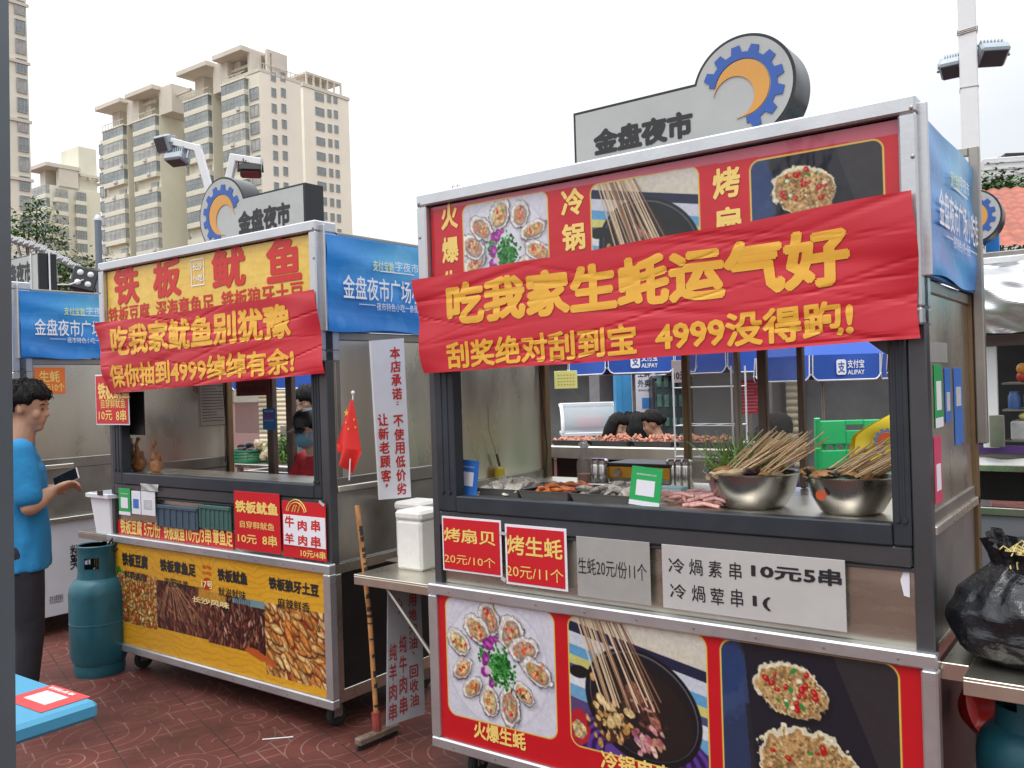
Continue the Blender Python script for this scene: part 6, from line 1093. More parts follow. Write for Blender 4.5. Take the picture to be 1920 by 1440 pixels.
parasol('blue parasol with white lettered valance above the seated diners', 1202, 10.2, 699, 652, .78, 0, 0, True, 6); parasol('blue parasol with white lettered valance behind the green chairs', 1583, 9.2, 712, 664, .74, .05, 0, True, 6); parasol('blue parasol seen between the mullions by the pink menu', 1406, 11.5, 697, 640, 1.1, .1, 0, False); parasol('blue parasol seen behind the squid stall vendor', 560, 10.5, 728, 690, 1.1, .1, 0, False)

# green stacking chairs, the yellow waistcoat
GCH = pm('green_chair_plastic', (.03, .44, .155), .35, 0, .06, 5); YGC = pm('lime_chair_plastic', (.35, .48, .06), .4)
def chair(label, p, rz, mat=GCH, group='green plastic chairs stacked behind the nearest stall'):
    t = thing('plastic_chair', label, 'chair', p, rz, group)                        # faces -y, back at +y
    part(t, 'seat', MB().box(-.20, .20, -.20, .18, .42, .445, .012), mat); m = MB(); y = .20
    for s in (-1, 1): m.tube([(s*.20, y-.02, .43), (s*.205, y+.015, .65), (s*.215, y+.05, .86)], [.022, .022, .018], 8)
    m.box(-.20, -.05, y+.022, y+.042, .705, .845, .006); m.box(.05, .20, y+.022, y+.042, .705, .845, .006); m.box(-.0505, .0505, y+.0225, y+.0415, .815, .845, .004); m.box(-.0505, .0505, y+.0225, y+.0415, .705, .785, .004)
    for i in range(7): q = (i-3)/3; m.tube([(q*.175, y+.022, .712), (q*.12, y+.005, .60), (q*.085, y-.012, .44)], [.011, .010, .010], 6)
    part(t, 'backrest', m, mat)
    for sx in (-1, 1):
        for sy in (-1, 1): part(t, 'leg', MB().tube([(sx*.175, sy*.165, .425), (sx*.215, sy*.21, 0)], [.024, .016], 8), mat)
    return t
cx_ = at(1578, 775, 5.35); zt_ = cx_.z-.875
for k in range(4): q = chair(('bottom green chair of the stack behind the skewer bowls', 'second green chair up in the stack behind the skewer bowls', 'third green chair up in the stack behind the skewer bowls', 'top green chair of the stack, its slotted back in full view')[k], (cx_.x, 5.35+.0*k, zt_-(3-k)*(zt_/3)), PI*.98)
b_ = chair('lower green chair carrying the yellow waistcoat', (at(1690, 800, 4.83).x, 4.83, 0), PI*1.02); b2_ = chair('upper green chair under the yellow waistcoat', (at(1690, 800, 4.83).x, 4.83, .47), PI*1.02)
VY = pm('yellow_cloth', (.72, .56, .03), .7, 0, .08, 4, .1, 12); yv = 4.55; cvx = at(1688, 800, yv).x; za, zb = at(1660, 775, yv).z, at(1620, 872, yv).z; vt = thing('yellow_waistcoat', 'yellow waistcoat with gear emblem hung over the chair by the right post', 'waistcoat', (cvx, yv, zb)); H = za-zb
def vfn(side):
    def f(u, v):
        s = (u-.5)*2; hw = .255*(1-.12*v) if v < .55 else .255*(.934-.75*((v-.55)/.45)**1.3); z = H*v
        return (s*max(.05, hw), side*(.035+.02*math.sin(u*9+v*4)*(1-v))*(1-.8*v**3)*(1-.3*abs(s)**3)+(.015*math.sin(v*5)), z)
    return f
part(vt, 'front', MB().sheet(vfn(-1), 30, 30), VY, 60); part(vt, 'back', MB().sheet(vfn(1), 30, 30), VY, 60); ms = [MB(), MB()]; gear_face(ms, -.10, H*.47, .085, -.058, -1); part(vt, 'gear', ms[0], pm('gear_grey_blue', (.12, .17, .25), .6)); part(vt, 'crescent', ms[1], pm('crescent_red', (.55, .07, .02), .6)); m = MB(); put_text(m, '金盘夜市', -.055, H*.44, .20, H*.53, -.062, .03); part(vt, 'lettering', m, INK, 0)

# the stall on the right in the second row
EY = 3.35; ex0 = 1.25; es = thingS(A, 'food_stall', 'second row food stall with silver awning at the right edge', 'food stall', ex0, EY, 0, 0, 'steel food stalls of the night market')
def ez(y): return fp(A, 1885, y, EY)[1]
EW = 2.3; part(es, 'lower_panel', MB().box(0, EW, .02, .05, .1, ez(968), .004).box(.7, .704, .016, .0198, .12, ez(972), .001), pm('grey_blue_panel', (.20, .21, .24), .4, .3, .08, 3)); part(es, 'base_rail', MB().box(0, EW, 0, .06, ez(967), ez(953), .004), STEEL)
part(es, 'void_shade_sheet', MB().box(0, EW, .35, .37, ez(953), ez(885), .002), DARK); part(es, 'counter', MB().box(0, EW, -.02, .9, ez(884), ez(872), .003), STEEL); part(es, 'purple_band', MB().box(0, EW, .10, .13, ez(853), ez(838), .002), pm('purple_band', (.08, .03, .16), .5)); part(es, 'plastic_cover', MB().sheet(lambda u, v: (u*EW, .0+.1*v, ez(873)+.003+.03*v+.006*math.sin(u*60)*v), 90, 8), pm('clear_sheet', (.62, .63, .60), .25, 0, .2, 10), 60)  # dark sheet stands in for the shade of the open space under the counter
part(es, 'beam', MB().box(0, EW, -.01, .06, ez(648), ez(628), .004), BROWNP); part(es, 'rear_wall', MB().box(0, EW, .88, .9, ez(872), ez(640), .002), DARK)
for x in (.0, EW-.05): part(es, 'corner_post', MB().box(x, x+.05, .0, .05, ez(838), ez(648), .003), STEELD)
x = fp(A, 1841, 740, EY)[0]-ex0; part(es, 'white_jamb', MB().box(x, x+.085, .0, .04, ez(840), ez(648), .003), WPAINT); part(es, 'grey_box', MB().box(x+.04, x+.12, -.03, -.001, ez(838), ez(778), .004), STEELD)
for yy in (722, 773, 832): part(es, 'shelf', MB().box(x+.09, EW-.06, .15, .5, ez(yy), ez(yy)+.012, .002), STEELB if yy == 832 else STEELD)
part(es, 'roof', MB().box(-.05, EW+.05, -.1, 1.0, ez(497), ez(483), .006), WPAINT); part(es, 'roof_deck', MB().box(-.05, EW+.05, -.06, 1.0, ez(483)+.002, ez(472), .006), STEELD); r = random.Random(9)
for nm, yy, mt_, n_, R_ in (('red_fruit', 722, pm('red_fruit', (.5, .05, .03), .4), 5, .035), ('yellow_fruit', 722, pm('orange_fruit', (.65, .3, .05), .4), 4, .035)):
    for k in range(n_): part(es, nm, MB().ball((x+.2+.075*k+r.uniform(-.01, .01), .2+.03*(k % 2), ez(yy)+.012+R_+(.05 if nm[0] == 'y' else 0)), R_, 10), mt_)
JC = [pm('jar_%s' % n, c, .35) for n, c in (('blue', (.05, .12, .3)), ('grey', (.25, .26, .25)), ('green', (.12, .2, .1)), ('red', (.35, .06, .05)), ('white', (.55, .55, .52)))]
for k in range(11): part(es, 'jar', MB().lathe([(0, 0), (.035, 0), (.037, .01), (.037, .08), (.028, .095), (.028, .11), (0, .11)], 14, Matrix.Translation((x+.15+k*.085, .22, ez(773)+.012))), JC[k % 5])
for k in range(4): part(es, 'food_box', MB().box(x+.13+k*.24, x+.34+k*.24, .16, .4, ez(832)+.012, ez(832)+.13, .01), pm('clear_box', (.45, .46, .44), .3, 0, .3, 9)); part(es, 'food', MB().ball((x+.23+k*.24, .2, ez(832)+.16), .05, 10, None, (1.2, .8, .6)), pm('yellow_food', (.65, .6, .2), .5))
SIL = pm('silver_awning', (.60, .61, .62), .38, .55, .12, 4, .1, 10); aw = thingS(A, 'awning', 'crumpled silver awning rolled over the second row stall opening', 'awning', ex0, EY-.10, ez(622)); HA = ez(497)-ez(622)
def awf(u, v): return (u*EW, -.05-.13*math.sin(PI*min(1, v*1.05))-.04*(1-v)+.022*math.sin(u*31+v*9)+.02*math.sin(u*14-v*14)+.012*math.sin(u*60+v*22), HA*v+.016*math.sin(u*22)*(1-v))
part(aw, 'cloth', MB().sheet(awf, 160, 40), SIL, 0); part(aw, 'teal_sheet', MB().sheet(lambda u, v: (.72+u*1.5-(1-v)*-.25*u, awf(.3+u*.65, .3+.65*v)[1]-.03-.01*math.sin(u*40+v*8), HA*(.28+.70*v)*1.0), 60, 20), pm('teal_film', (.10, .42, .50), .2, 0, .15, 5, alpha=.75), 0)
sign_from_px(A, 'gear sign half hidden behind the rear post of the nearest stall', EY, EY+.14, (1700, 392), (1766, 420), (1880, 412), (1823, 355), 1, ((1560, 420), (1700, 455)))
part(es, 'blue_board', MB().box(fp(A, 1846, 400, EY+.3)[0]-ex0, fp(A, 1872, 400, EY+.3)[0]-ex0, .3, .32, ez(472)+.002, fp(A, 1850, 372, EY+.3)[1], .003), BLUEF)
# rear post and handle of the nearest stall's right flank
part(stA, 'rear_pole', MB().box(SW+.002, SW+.036, SD-.055, SD-.018, 1.36, 2.43, .004), STEELD); part(stA, 'pole_cap', MB().box(SW-.08, SW+.0015, SD-.05, SD-.025, 2.40, 2.43, .003), STEELD)

# vegetables and sink behind the squid stall
VB = 1.55; za = fp(B, 500, 872, VB)[1]; x0, x1 = fp(B, 440, 870, VB)[0], fp(B, 620, 870, VB)[0]; vb = thingS(B, 'work_bench', 'steel bench with sink carrying vegetables behind the squid stall', 'work bench', (x0+x1)/2, VB, 0); w = (x1-x0)/2
part(vb, 'top', MB().box(-w, w, 0, .5, za-.03, za, .004), STEEL)
for x in (-w+.03, w-.03):
    for y in (.03, .47): part(vb, 'leg', MB().box(x-.018, x+.018, y-.018, y+.018, 0, za-.031, .002), STEELD)
sx0, sx1 = fp(B, 462, 890, VB-.30)[0]-(x0+x1)/2, fp(B, 552, 890, VB-.30)[0]-(x0+x1)/2; zk = fp(B, 500, 883, VB-.30)[1]; m = MB(); m.box(sx0, sx1, -.32, -.30, zk-.05, zk, .003).box(sx0, sx1, -.03, -.001, zk-.05, zk, .003).box(sx0, sx0+.02, -.2995, -.0305, zk-.05, zk, .003).box(sx1-.02, sx1, -.2995, -.0305, zk-.05, zk, .003).box(sx0+.021, sx1-.021, -.299, -.031, zk-.16, zk-.15, .002); part(vb, 'sink', m, STEELB)
for x in (sx0+.04, sx1-.04): part(vb, 'leg', MB().box(x-.015, x+.015, -.29, -.26, 0, zk-.051, .002), STEELD)
part(vb, 'splash_panel', MB().box(-w, w, .46, .48, za+.001, za+.28, .003), STEEL)
GB = pm('green_basket', (.02, .22, .11), .45); q = fp(B, 466, 870, VB+.15)[0]; bk = thingS(B, 'vegetable_basket', 'green plastic basket of dark aubergines on the rear bench', 'basket', q, VB+.15, za); m = MB().box(-.14, .14, -.12, .12, 0, .012, .003)
for j in range(4): z = .015+j*.024; m.box(-.15, .15, -.13, -.122, z, z+.015, .002).box(-.15, .15, .122, .13, z, z+.015, .002).box(-.15, -.142, -.1215, .1215, z, z+.015, .002).box(.142, .15, -.1215, .1215, z, z+.015, .002)
for i in range(8): x = -.145+i*.0414; m.box(x-.004, x+.004, -.1215, -.1205, .0125, .105, 0).box(x-.004, x+.004, .1205, .1215, .0125, .105, 0)
part(bk, 'basket', m, GB); m = MB(); r = random.Random(2)
for i in range(12): a = r.uniform(-.4, .4); m.ball((r.uniform(-.09, .09), r.uniform(-.07, .07), .09+r.random()*.05), .035, 9, Matrix.Rotation(a, 4, 'Z'), (1.8, .8, .8))
q_ = part(bk, 'aubergines', m, EGGP); m = MB(); r = random.Random(4)
for i in range(26): m.ball((r.gauss(0, .07), r.gauss(0, .05), .03+r.random()*.13), .032, 8, None, (1, .8, 1.1), .3)
o = solo('mushrooms', m, pm('pale_mushroom', (.62, .50, .34), .6, 0, .3, 20), 'pile of pale mushrooms between aubergines and greens', 'vegetable', None, B, (fp(B, 500, 860, VB+.15)[0], VB+.2, za)); m = MB(); r = random.Random(7)
for i in range(420):
    p_ = Vector((r.gauss(0, .085), r.gauss(0, .05), abs(r.gauss(.08, .06)))); a = r.uniform(0, 6.3); d = Vector((math.cos(a), .5*math.sin(a), r.uniform(-.5, .8))).normalized(); L = r.uniform(.04, .10); s_ = d.cross(Vector((r.gauss(0, .3), r.gauss(0, .3), 1))).normalized()*L*.13; m.add([p_, p_+d*L*.5+s_, p_+d*L-Vector((0, 0, L*.2)), p_+d*L*.5-s_], [(0, 1, 2, 3)])
o = solo('leafy_greens', m, pm('fresh_greens', (.12, .24, .05), .5, 0, .6, 14), 'heap of fresh leafy greens on the rear bench', 'vegetable', None, B, (fp(B, 530, 850, VB+.15)[0], VB+.2, za+.01), smooth=0); o['kind'] = 'stuff'
a, z1 = fp(B, 492, 766, SD-.06); b, z0 = fp(B, 517, 806, SD-.06); pc = thingS(B, 'blue_leaflet', 'blue leaflet hanging on the rear mullion of the squid stall', 'leaflet', (a+b)/2, SD-.06, z0); w = (b-a)/2; part(pc, 'sheet', MB().box(-w, w, 0, .003, 0, z1-z0, .0005), pm('leaflet_blue', (.02, .22, .62), .4)); m = MB(); put_text(m, '扫码点餐', -w*.7, (z1-z0)*.82, w*.7, (z1-z0)*.93, -.001, .01); put_text(m, '支付立减', -w*.7, (z1-z0)*.40, w*.7, (z1-z0)*.48, -.001, .01); part(pc, 'lettering', m, WPRINT, 0); part(pc, 'pink_patch', MB().box(-w*.8, w*.8, -.0012, -.0002, (z1-z0)*.56, (z1-z0)*.72, .0003), pm('magenta_patch', (.4, .08, .45), .5))
a, z1 = fp(B, 443, 700, SD-.055); b, z0 = fp(B, 507, 741, SD-.055); cb = thingS(B, 'faded_red_card', 'faded red card hanging inside the squid stall', 'card', (a+b)/2, SD-.06, z0); w = (b-a)/2; part(cb, 'sheet', MB().box(-w, w, 0, .004, 0, z1-z0, .001), pm('faded_red', (.22, .055, .06), .5)); m = MB(); put_text(m, '铁板鱿鱼', -w*.7, .02, w*.8, .06, -.001, 0); part(cb, 'lettering', m, pm('brown_ink', (.10, .03, .03), .6), 0)
for px0, px1, mt_, lb_ in ((295, 375, CRG, 'blue grey plastic crate behind the squid stall apron'), (375, 437, CRG2, 'green grey plastic crate behind the squid stall apron')):
    x0, z1 = fp(B, px0, 938, .026); x1, z0 = fp(B, px1, 978, .026); cr_ = thingS(B, 'plastic_crate', lb_, 'crate', (x0+x1)/2, .012, z0-.05); w = (x1-x0)/2-.004; m = MB().box(-w, w, .0, .012, 0, z1-z0+.03, .004)
    for i in range(7): x = -w+.02+i*(2*w-.04)/6; m.box(x-.004, x+.004, -.005, -.0004, .01, z1-z0+.01, .001)
    m.box(-w, w, -.007, -.0005, z1-z0+.011, z1-z0+.03, .002); part(cr_, 'side', m, mt_)

# ------------------------------------------------------------ people
def remeshed(mb, voxel, smooth=6, name='body'):
    me = bpy.data.meshes.new('t'); me.from_pydata(mb.v, [], mb.f); bm = bmesh.new(); bm.from_mesh(me); bmesh.ops.recalc_face_normals(bm, faces=bm.faces); bm.to_mesh(me); bm.free()
    o = bpy.data.objects.new('t', me); k = o.modifiers.new('r', 'REMESH'); k.mode = 'VOXEL'; k.voxel_size = voxel; k2 = o.modifiers.new('s', 'SMOOTH'); k2.iterations = smooth; k2.factor = .5
    q = evaluated(o); q.name = name; q.shade_smooth(); return q
def limb(mb, pts, rs, n=12):                                 # a tapering limb, rounded at its joints
    P = [Vector(p) for p in pts]
    for i in range(len(P)-1): mb.tube([P[i], P[i]*.5+P[i+1]*.5, P[i+1]], [rs[i], (rs[i]+rs[i+1])*.5*1.03, rs[i+1]], n)
    for p, r in zip(P, rs): mb.ball(p, r*1.0, n)
SKIN = pm('skin', (.44, .25, .165), .58, 0, .16, 14, .08, 60, spec=.3); SKIN2 = pm('fair_skin', (.56, .36, .26), .5, 0, .06, 8, spec=.4); HAIR = pm('black_hair', (.007, .006, .006), .6, 0, .4, 60, .3, 120, stretch=(1, 1, .2), spec=.2); EYE_ = pm('eye_dark', (.02, .015, .012), .2)
def head_shape(mb, T, k=1.):
    """skull, jaw, nose, lips, chin, brow, ears; faces +x, origin at the base of the skull"""
    S3 = lambda c, r, sq, n=14: mb.ball((0, 0, 0), r, n, T @ Matrix.Translation(c), sq)
    S3((-.005, 0, .135), .098, (1.0, .79, 1.02), 20); S3((.030, 0, .062), .066, (1.0, .86, 1.06), 16); S3((.062, 0, .012), .030, (.95, 1.05, .8), 10)
    S3((.083, 0, .104), .020, (.85, .75, .9), 10); S3((.097, 0, .082), .0175, (1.0, .95, .75), 10); S3((.078, 0, .130), .024, (.6, 1.9, .5), 10)
    S3((.084, 0, .050), .018, (.7, 1.4, .45), 10); S3((.081, 0, .037), .018, (.7, 1.3, .45), 10)
    for s in (-1, 1): S3((-.010, s*.078, .098), .030, (.62, .28, 1.05), 10); S3((.058, s*.044, .080), .030, (.8, .7, .9), 10)
def hair_shape(mb, T, long=0., fringe=.62, seed=1):
    r = random.Random(seed); vs, fs = [], []; n, m = 40, 24
    for i in range(m+1):
        th = PI*i/m
        for k in range(n):
            a = 2*PI*k/n; d = Vector((math.sin(th)*math.cos(a), math.sin(th)*math.sin(a), math.cos(th))); front = d.x
            line = .20 if front > .55 else (-.05 if front > .05 else (-.16 if front > -.30 else -.62)); w = 1/(1+math.exp(-(d.z-line-.06*math.sin(a*9+seed)-.03*math.sin(a*21))*22))
            q = .78+.40*w+.035*math.sin(a*13+th*7+seed)*w+.02*math.sin(a*31+th*5)*w; vs.append(Vector((-.008+.098*q*d.x*1.02, .080*q*d.y*1.04, .135+.102*q*d.z*1.0)))
    for i in range(m):
        for k in range(n): fs.append((i*n+k, i*n+(k+1) % n, (i+1)*n+(k+1) % n, (i+1)*n+k))
    mb.add(vs, fs, T)
    if long:
        for i in range(26):
            a = PI*.38+PI*1.24*i/25; x, y = -.012+.09*math.cos(a), .078*math.sin(a); L = long*r.uniform(.8, 1.1); mb.tube([T @ Vector((x, y, .16)), T @ Vector((x*1.18, y*1.15, .05)), T @ Vector((x*1.2+r.uniform(-.01, .01), y*1.2, .05-L))], [.024, .026, .012], 7)
def hand_shape(mb, wrist, d, up, side, curl=.5, k=1.):
    """palm, four fingers of unequal length and a thumb from the side of the palm"""
    d, up = Vector(d).normalized(), Vector(up).normalized(); s = d.cross(up).normalized()*side; W = Vector(wrist); pc = W+d*.045*k
    for j in range(4): o = s*(-.028+.0185*j)*k; mb.tube([W+o*.6, W+d*.05*k+o, W+d*.088*k+o], [.016*k, .0155*k, .012*k], 8); mb.ball(W+d*.088*k+o, .012*k, 8)
    for j, L in enumerate((.066, .076, .082, .070)):
        o = s*(-.030+.020*j)*k; b = W+d*.088*k+o; c1 = b+(d*math.cos(curl*.6)-up*math.sin(curl*.6))*L*.5*k; c2 = c1+(d*math.cos(curl*1.6)-up*math.sin(curl*1.6))*L*.32*k; c3 = c2+(d*math.cos(curl*2.4)-up*math.sin(curl*2.4))*L*.24*k; mb.tube([b, c1, c2, c3], [.0098*k, .009*k, .0082*k, .0068*k], 8)
    t0 = W+d*.025*k+s*.022*k; t1 = t0+(d*.6+s*.8)*.036*k-up*.008*k; t2 = t1+(d*.9+s*.3-up*.35*curl).normalized()*.032*k; mb.tube([t0, t1, t2], [.013*k, .011*k, .0085*k], 8); mb.ball(t2, .0085*k, 8)
def person(label, p, rz, J, shirt, pants, hair=dict(), skin=SKIN, voxel=.011, sleeve=.75, sc=1., group=None, hands=True, top='shirt', female=False):
    """J: joints in the figure's own frame (faces +x): pelvis, chest, neck, head(base), tilt, sl/el/wl (left), sr/er/wr, hl/kl/al, hr/kr/ar"""
    t = thing('person', label, 'person', p, rz, group); V = lambda k: Vector(J[k])*sc; body = MB(); wd = .9 if female else 1.
    Th = Matrix.Translation(V('head')) @ Matrix.Rotation(J.get('turn', 0), 4, 'Z') @ Matrix.Rotation(J.get('tilt', 0), 4, 'Y') @ Matrix.Scale(sc*J.get('hs', 1), 4)
    head_shape(body, Th); limb(body, [V('neck'), V('head')+Vector((.0, 0, .045))], [.060*sc, .056*sc]); limb(body, [V('pelvis'), V('chest'), V('neck')], [.105*sc, .11*sc, .055*sc])
    sh = MB(); tr = MB(); n = 16
    for s in ('l', 'r'):
        S0, E, W = V('s'+s), V('e'+s), V('w'+s); limb(body, [V('chest')+Vector((0, 0, .08)), S0], [.07*sc, .05*sc]); limb(body, [S0, E], [.050*sc, .044*sc]); limb(body, [E, E*.6+W*.4, W], [.045*sc, .046*sc, .030*sc])
        if hands: d = (W-E).normalized(); hand_shape(body, W, J.get('hd'+s, d), J.get('hu'+s, (0, 0, 1)), 1 if s == 'l' else -1, J.get('curl', .5), sc)
        H, K, A_ = V('h'+s), V('k'+s), V('a'+s); limb(body, [H, K, A_], [.075*sc, .052*sc, .036*sc])
        limb(tr, [V('pelvis')+Vector((0, (.05 if s == 'l' else -.05)*sc, 0)), H, K, A_+Vector((0, 0, .02))], [.112*sc, .098*sc, .070*sc, .058*sc], n)
        d = E-S0; limb(sh, [V('chest')+Vector((0, 0, .075*sc)), S0+Vector((0, 0, -.004))], [.085*sc*wd, .062*sc], n); limb(sh, [S0, S0+d*sleeve], [.068*sc*J.get('bulk', 1), .070*sc*J.get('bulk', 1)], n)
        ft = MB(); f0 = A_; ft.tube([f0+Vector((-.06, 0, -.05))*sc, f0+Vector((.05, 0, -.05))*sc, f0+Vector((.15, 0, -.06))*sc], [.042*sc, .044*sc, .034*sc], 10); ft.ball(f0+Vector((-.06, 0, -.05))*sc, .042*sc, 10); ft.ball(f0+Vector((.15, 0, -.06))*sc, .034*sc, 10); me = remeshed(ft, .012, 3, 'shoe'); add_obj('shoe', me, BLACK, t)
    P_, C_ = V('pelvis'), V('chest'); hem = J.get('hem', .02)
    prof = np.array((((-.0, .132, .196), (.25, .128, .184), (.5, .120, .165), (.75, .122, .178), (.95, .112, .170))))
    zb_, zt_ = P_+Vector((.0, 0, -hem-.10))*1.0, C_+Vector((0, 0, .10*sc)); vs, fs = [], []; nn, mm = 24, 20
    for i in range(mm+1):
        f = i/mm; c = zb_*(1-f)+zt_*f; rx, ry = np.interp(f, prof[:, 0], prof[:, 1])*sc*wd*J.get('bulk', 1), np.interp(f, prof[:, 0], prof[:, 2])*sc*wd*J.get('bulk', 1); cap_ = 1 if f < .93 else .82
        for q in range(nn): a = 2*PI*q/nn; w = 1+(1-f)*.045*math.sin(a*5+f*7)+.02*math.sin(a*9-f*13); vs.append((c.x+rx*w*cap_*math.cos(a), c.y+ry*w*cap_*math.sin(a), c.z))
    for i in range(mm):
        for q in range(nn): fs.append((i*nn+q, i*nn+(q+1) % nn, (i+1)*nn+(q+1) % nn, (i+1)*nn+q))
    sh.add(vs, fs+[tuple(range(nn)), tuple(mm*nn+q for q in range(nn))])
    limb(sh, [C_+Vector((0, 0, .05*sc)), V('neck')-Vector((0, 0, .025*sc))], [.10*sc*wd, .064*sc], n)
    add_obj('body', remeshed(body, voxel if not hands else min(voxel, .0085), 4, 'body'), skin, t); add_obj(top, remeshed(sh, max(voxel, .012), 5, top), shirt, t); add_obj('trousers', remeshed(tr, .014, 8, 'trousers'), pants, t)
    hm = MB(); hair_shape(hm, Th, hair.get('long', 0), .6, hair.get('seed', 1))
    if hair.get('bun'): hm.ball((0, 0, 0), .042, 12, Th @ Matrix.Translation((-.115, 0, .12)))
    add_obj('hair', remeshed(hm, .0075 if voxel < .011 else .010, 3, 'hair'), HAIR, t)
    sm_ = MB(); rs_ = random.Random(hair.get('seed', 1)); hv = hm.v[:41*24]
    for q_ in range(420 if voxel < .011 else 60):
        i_ = rs_.randrange(1, 15)*40+rs_.randrange(40); p0, p1 = Vector(hv[i_]), Vector(hv[i_+40]); c_ = Th @ Vector((0, 0, .12)); dn = (p1-p0); nr = (p0-c_).normalized()
        if dn.length > .002 and (p0-c_).length > .088*sc: dn = (dn.normalized()+Vector((rs_.gauss(0, .35), rs_.gauss(0, .35), 0))).normalized(); L_ = rs_.uniform(.02, .04)*sc; sm_.tube([p0-nr*.002, p0+dn*L_*.5+nr*.005, p0+dn*L_+nr*.001], [.0026, .0022, .0006], 5)
    part(t, 'hair_strands', sm_, HAIR)
    for s in (-1, 1): part(t, 'eye', MB().ball((0, 0, 0), .0085, 8, Th @ Matrix.Translation((.0835, s*.031, .110)), (.5, 1.3, .55)), EYE_); part(t, 'eyebrow', MB().tube([Th @ Vector((.086, s*.016, .131)), Th @ Vector((.084, s*.034, .136)), Th @ Vector((.073, s*.05, .130))], [.003, .0035, .002], 6), HAIR)
    return t, Th
STAND = dict(pelvis=(0, 0, .95), chest=(0, 0, 1.28), neck=(.0, 0, 1.46), head=(.015, 0, 1.53), sl=(0, .185, 1.415), el=(.0, .23, 1.13), wl=(.05, .22, .88), sr=(0, -.185, 1.415), er=(0, -.23, 1.13), wr=(.05, -.22, .88), hl=(0, .09, .90), kl=(.02, .10, .49), al=(-.02, .10, .09), hr=(0, -.09, .90), kr=(.02, -.10, .49), ar=(-.02, -.10, .09))
SIT = dict(pelvis=(-.02, 0, .52), chest=(.02, 0, .82), neck=(.06, 0, .98), head=(.09, 0, 1.04), sl=(.03, .17, .94), el=(.12, .23, .72), wl=(.33, .14, .74), sr=(.03, -.17, .94), er=(.12, -.23, .72), wr=(.33, -.14, .74), hl=(.02, .09, .48), kl=(.40, .11, .48), al=(.40, .11, .09), hr=(.02, -.09, .48), kr=(.40, -.11, .48), ar=(.40, -.11, .09))
CBLUE = pm('blue_tshirt', (.012, .20, .44), .85, 0, .12, 5, .8, 6); NAVY = pm('dark_trousers', (.012, .013, .020), .8, 0, .2, 5, .2, 20); CRED = pm('red_tshirt', (.46, .02, .03), .8, 0, .08, 4, .25, 12); CBLK = pm('black_top', (.014, .013, .015), .8, 0, .2, 5); CGREY = pm('grey_top', (.18, .19, .20), .8, 0, .1, 5)
# the man with the phone
YM = 4.45; pm_ = at(40, 900, YM); J = dict(STAND); zt_m = at(55, 713, YM).z; k_ = zt_m/1.775
J.update(turn=-.36, head=(.025, 0, 1.528), tilt=.16, neck=(.005, 0, 1.455), er=(.035, -.235, 1.14), wr=(.135, -.13, 1.20), el=(.03, .23, 1.14), wl=(.13, .08, 1.19), hdr=(.9, .25, .30), hur=(-.3, .5, .8), hdl=(.9, -.2, .3), hul=(-.3, -.3, .9), curl=.75, hem=.045, bulk=1.0)
man, Tm = person('man in bright blue tshirt and dark trousers looking at a phone by the left stall', (pm_.x, YM, 0), .50, J, CBLUE, NAVY, dict(seed=3), SKIN, .0085, .80, k_, None)
ph = thing('phone', 'black phone held by the man in the blue tshirt', 'phone', man.matrix_basis @ Vector((.205*k_, -.085*k_, 1.258*k_)), .06); M4 = Matrix.Rotation(-.42, 4, 'Y') @ Matrix.Rotation(1.15, 4, 'X'); part(ph, 'case', MB().box(-.066, .066, -.033, .033, -.005, .004, .004, M4), pm('phone_case', (.5, .48, .45), .4)); part(ph, 'screen', MB().box(-.062, .062, -.030, .030, .0042, .0055, .001, M4), pm('phone_screen', (.008, .008, .01), .1)); part(ph, 'rear_face', MB().box(-.062, .062, -.030, .030, -.0065, -.0052, .001, M4), pm('phone_back', (.012, .012, .014), .15))
# the masked vendor
YV = 5.42; pv = at(590, 830, YV); k_ = at(600, 770, YV).z/1.775; J = dict(STAND); J.update(tilt=.20, turn=.25, head=(.03, 0, 1.53), er=(.10, -.22, 1.16), wr=(.30, -.10, 1.06), el=(.10, .22, 1.16), wl=(.30, .10, 1.06))
ven, Tv = person('vendor in black cap, blue mask and red tshirt behind the squid stall', (pv.x, YV, 0), rad(218), J, CRED, NAVY, dict(seed=5), SKIN2, .011, .6, k_)
m = MB(); m.lathe([(.106, .0), (.108, .03), (.100, .075), (.07, .108), (.02, .12), (0, .121)], 28, Tv @ Matrix.Translation((-.006, 0, .150)) @ Matrix.Scale(.86, 4, (0, 1, 0))); cap = part(ven, 'cap', m, BLACK); part(cap, 'brim', MB().sheet(lambda u, v: tuple(Tv @ Vector((.085+.085*v*math.sin(PI*(.12+.76*u))**.6, (u-.5)*.17, .158-.020*v-.02*(2*u-1)**2))), 16, 6), BLACK)
m = MB().sheet(lambda u, v: tuple(Tv @ Vector((.098-.075*(2*u-1)**2+.022*math.sin(PI*v)-.012*v*0, (u-.5)*.148, .008+.098*v))), 14, 12); mk = part(ven, 'mask', m, pm('blue_mask', (.14, .33, .47), .7, 0, .06, 6))
for s in (-1, 1): part(mk, 'ear_loop', MB().tube([Tv @ Vector((.03, s*.074, .09)), Tv @ Vector((-.01, s*.083, .11))], .002, 5), WPLAST)
m = MB(); fnv = lambda x, z, l: (.127*k_-.30*x*x+.0015-l+.012*(z-1.2), x, z)
put_text(m, 'GIANT', -.10*k_, 1.215*k_, .10*k_, 1.265*k_, 0, .0, fn=fnv); put_text(m, 'QEEN', -.11*k_, 1.12*k_, .11*k_, 1.185*k_, 0, .0, fn=fnv); part(ven, 'shirt_lettering', m, pm('pale_shirt_print', (.6, .4, .4), .6), 0)
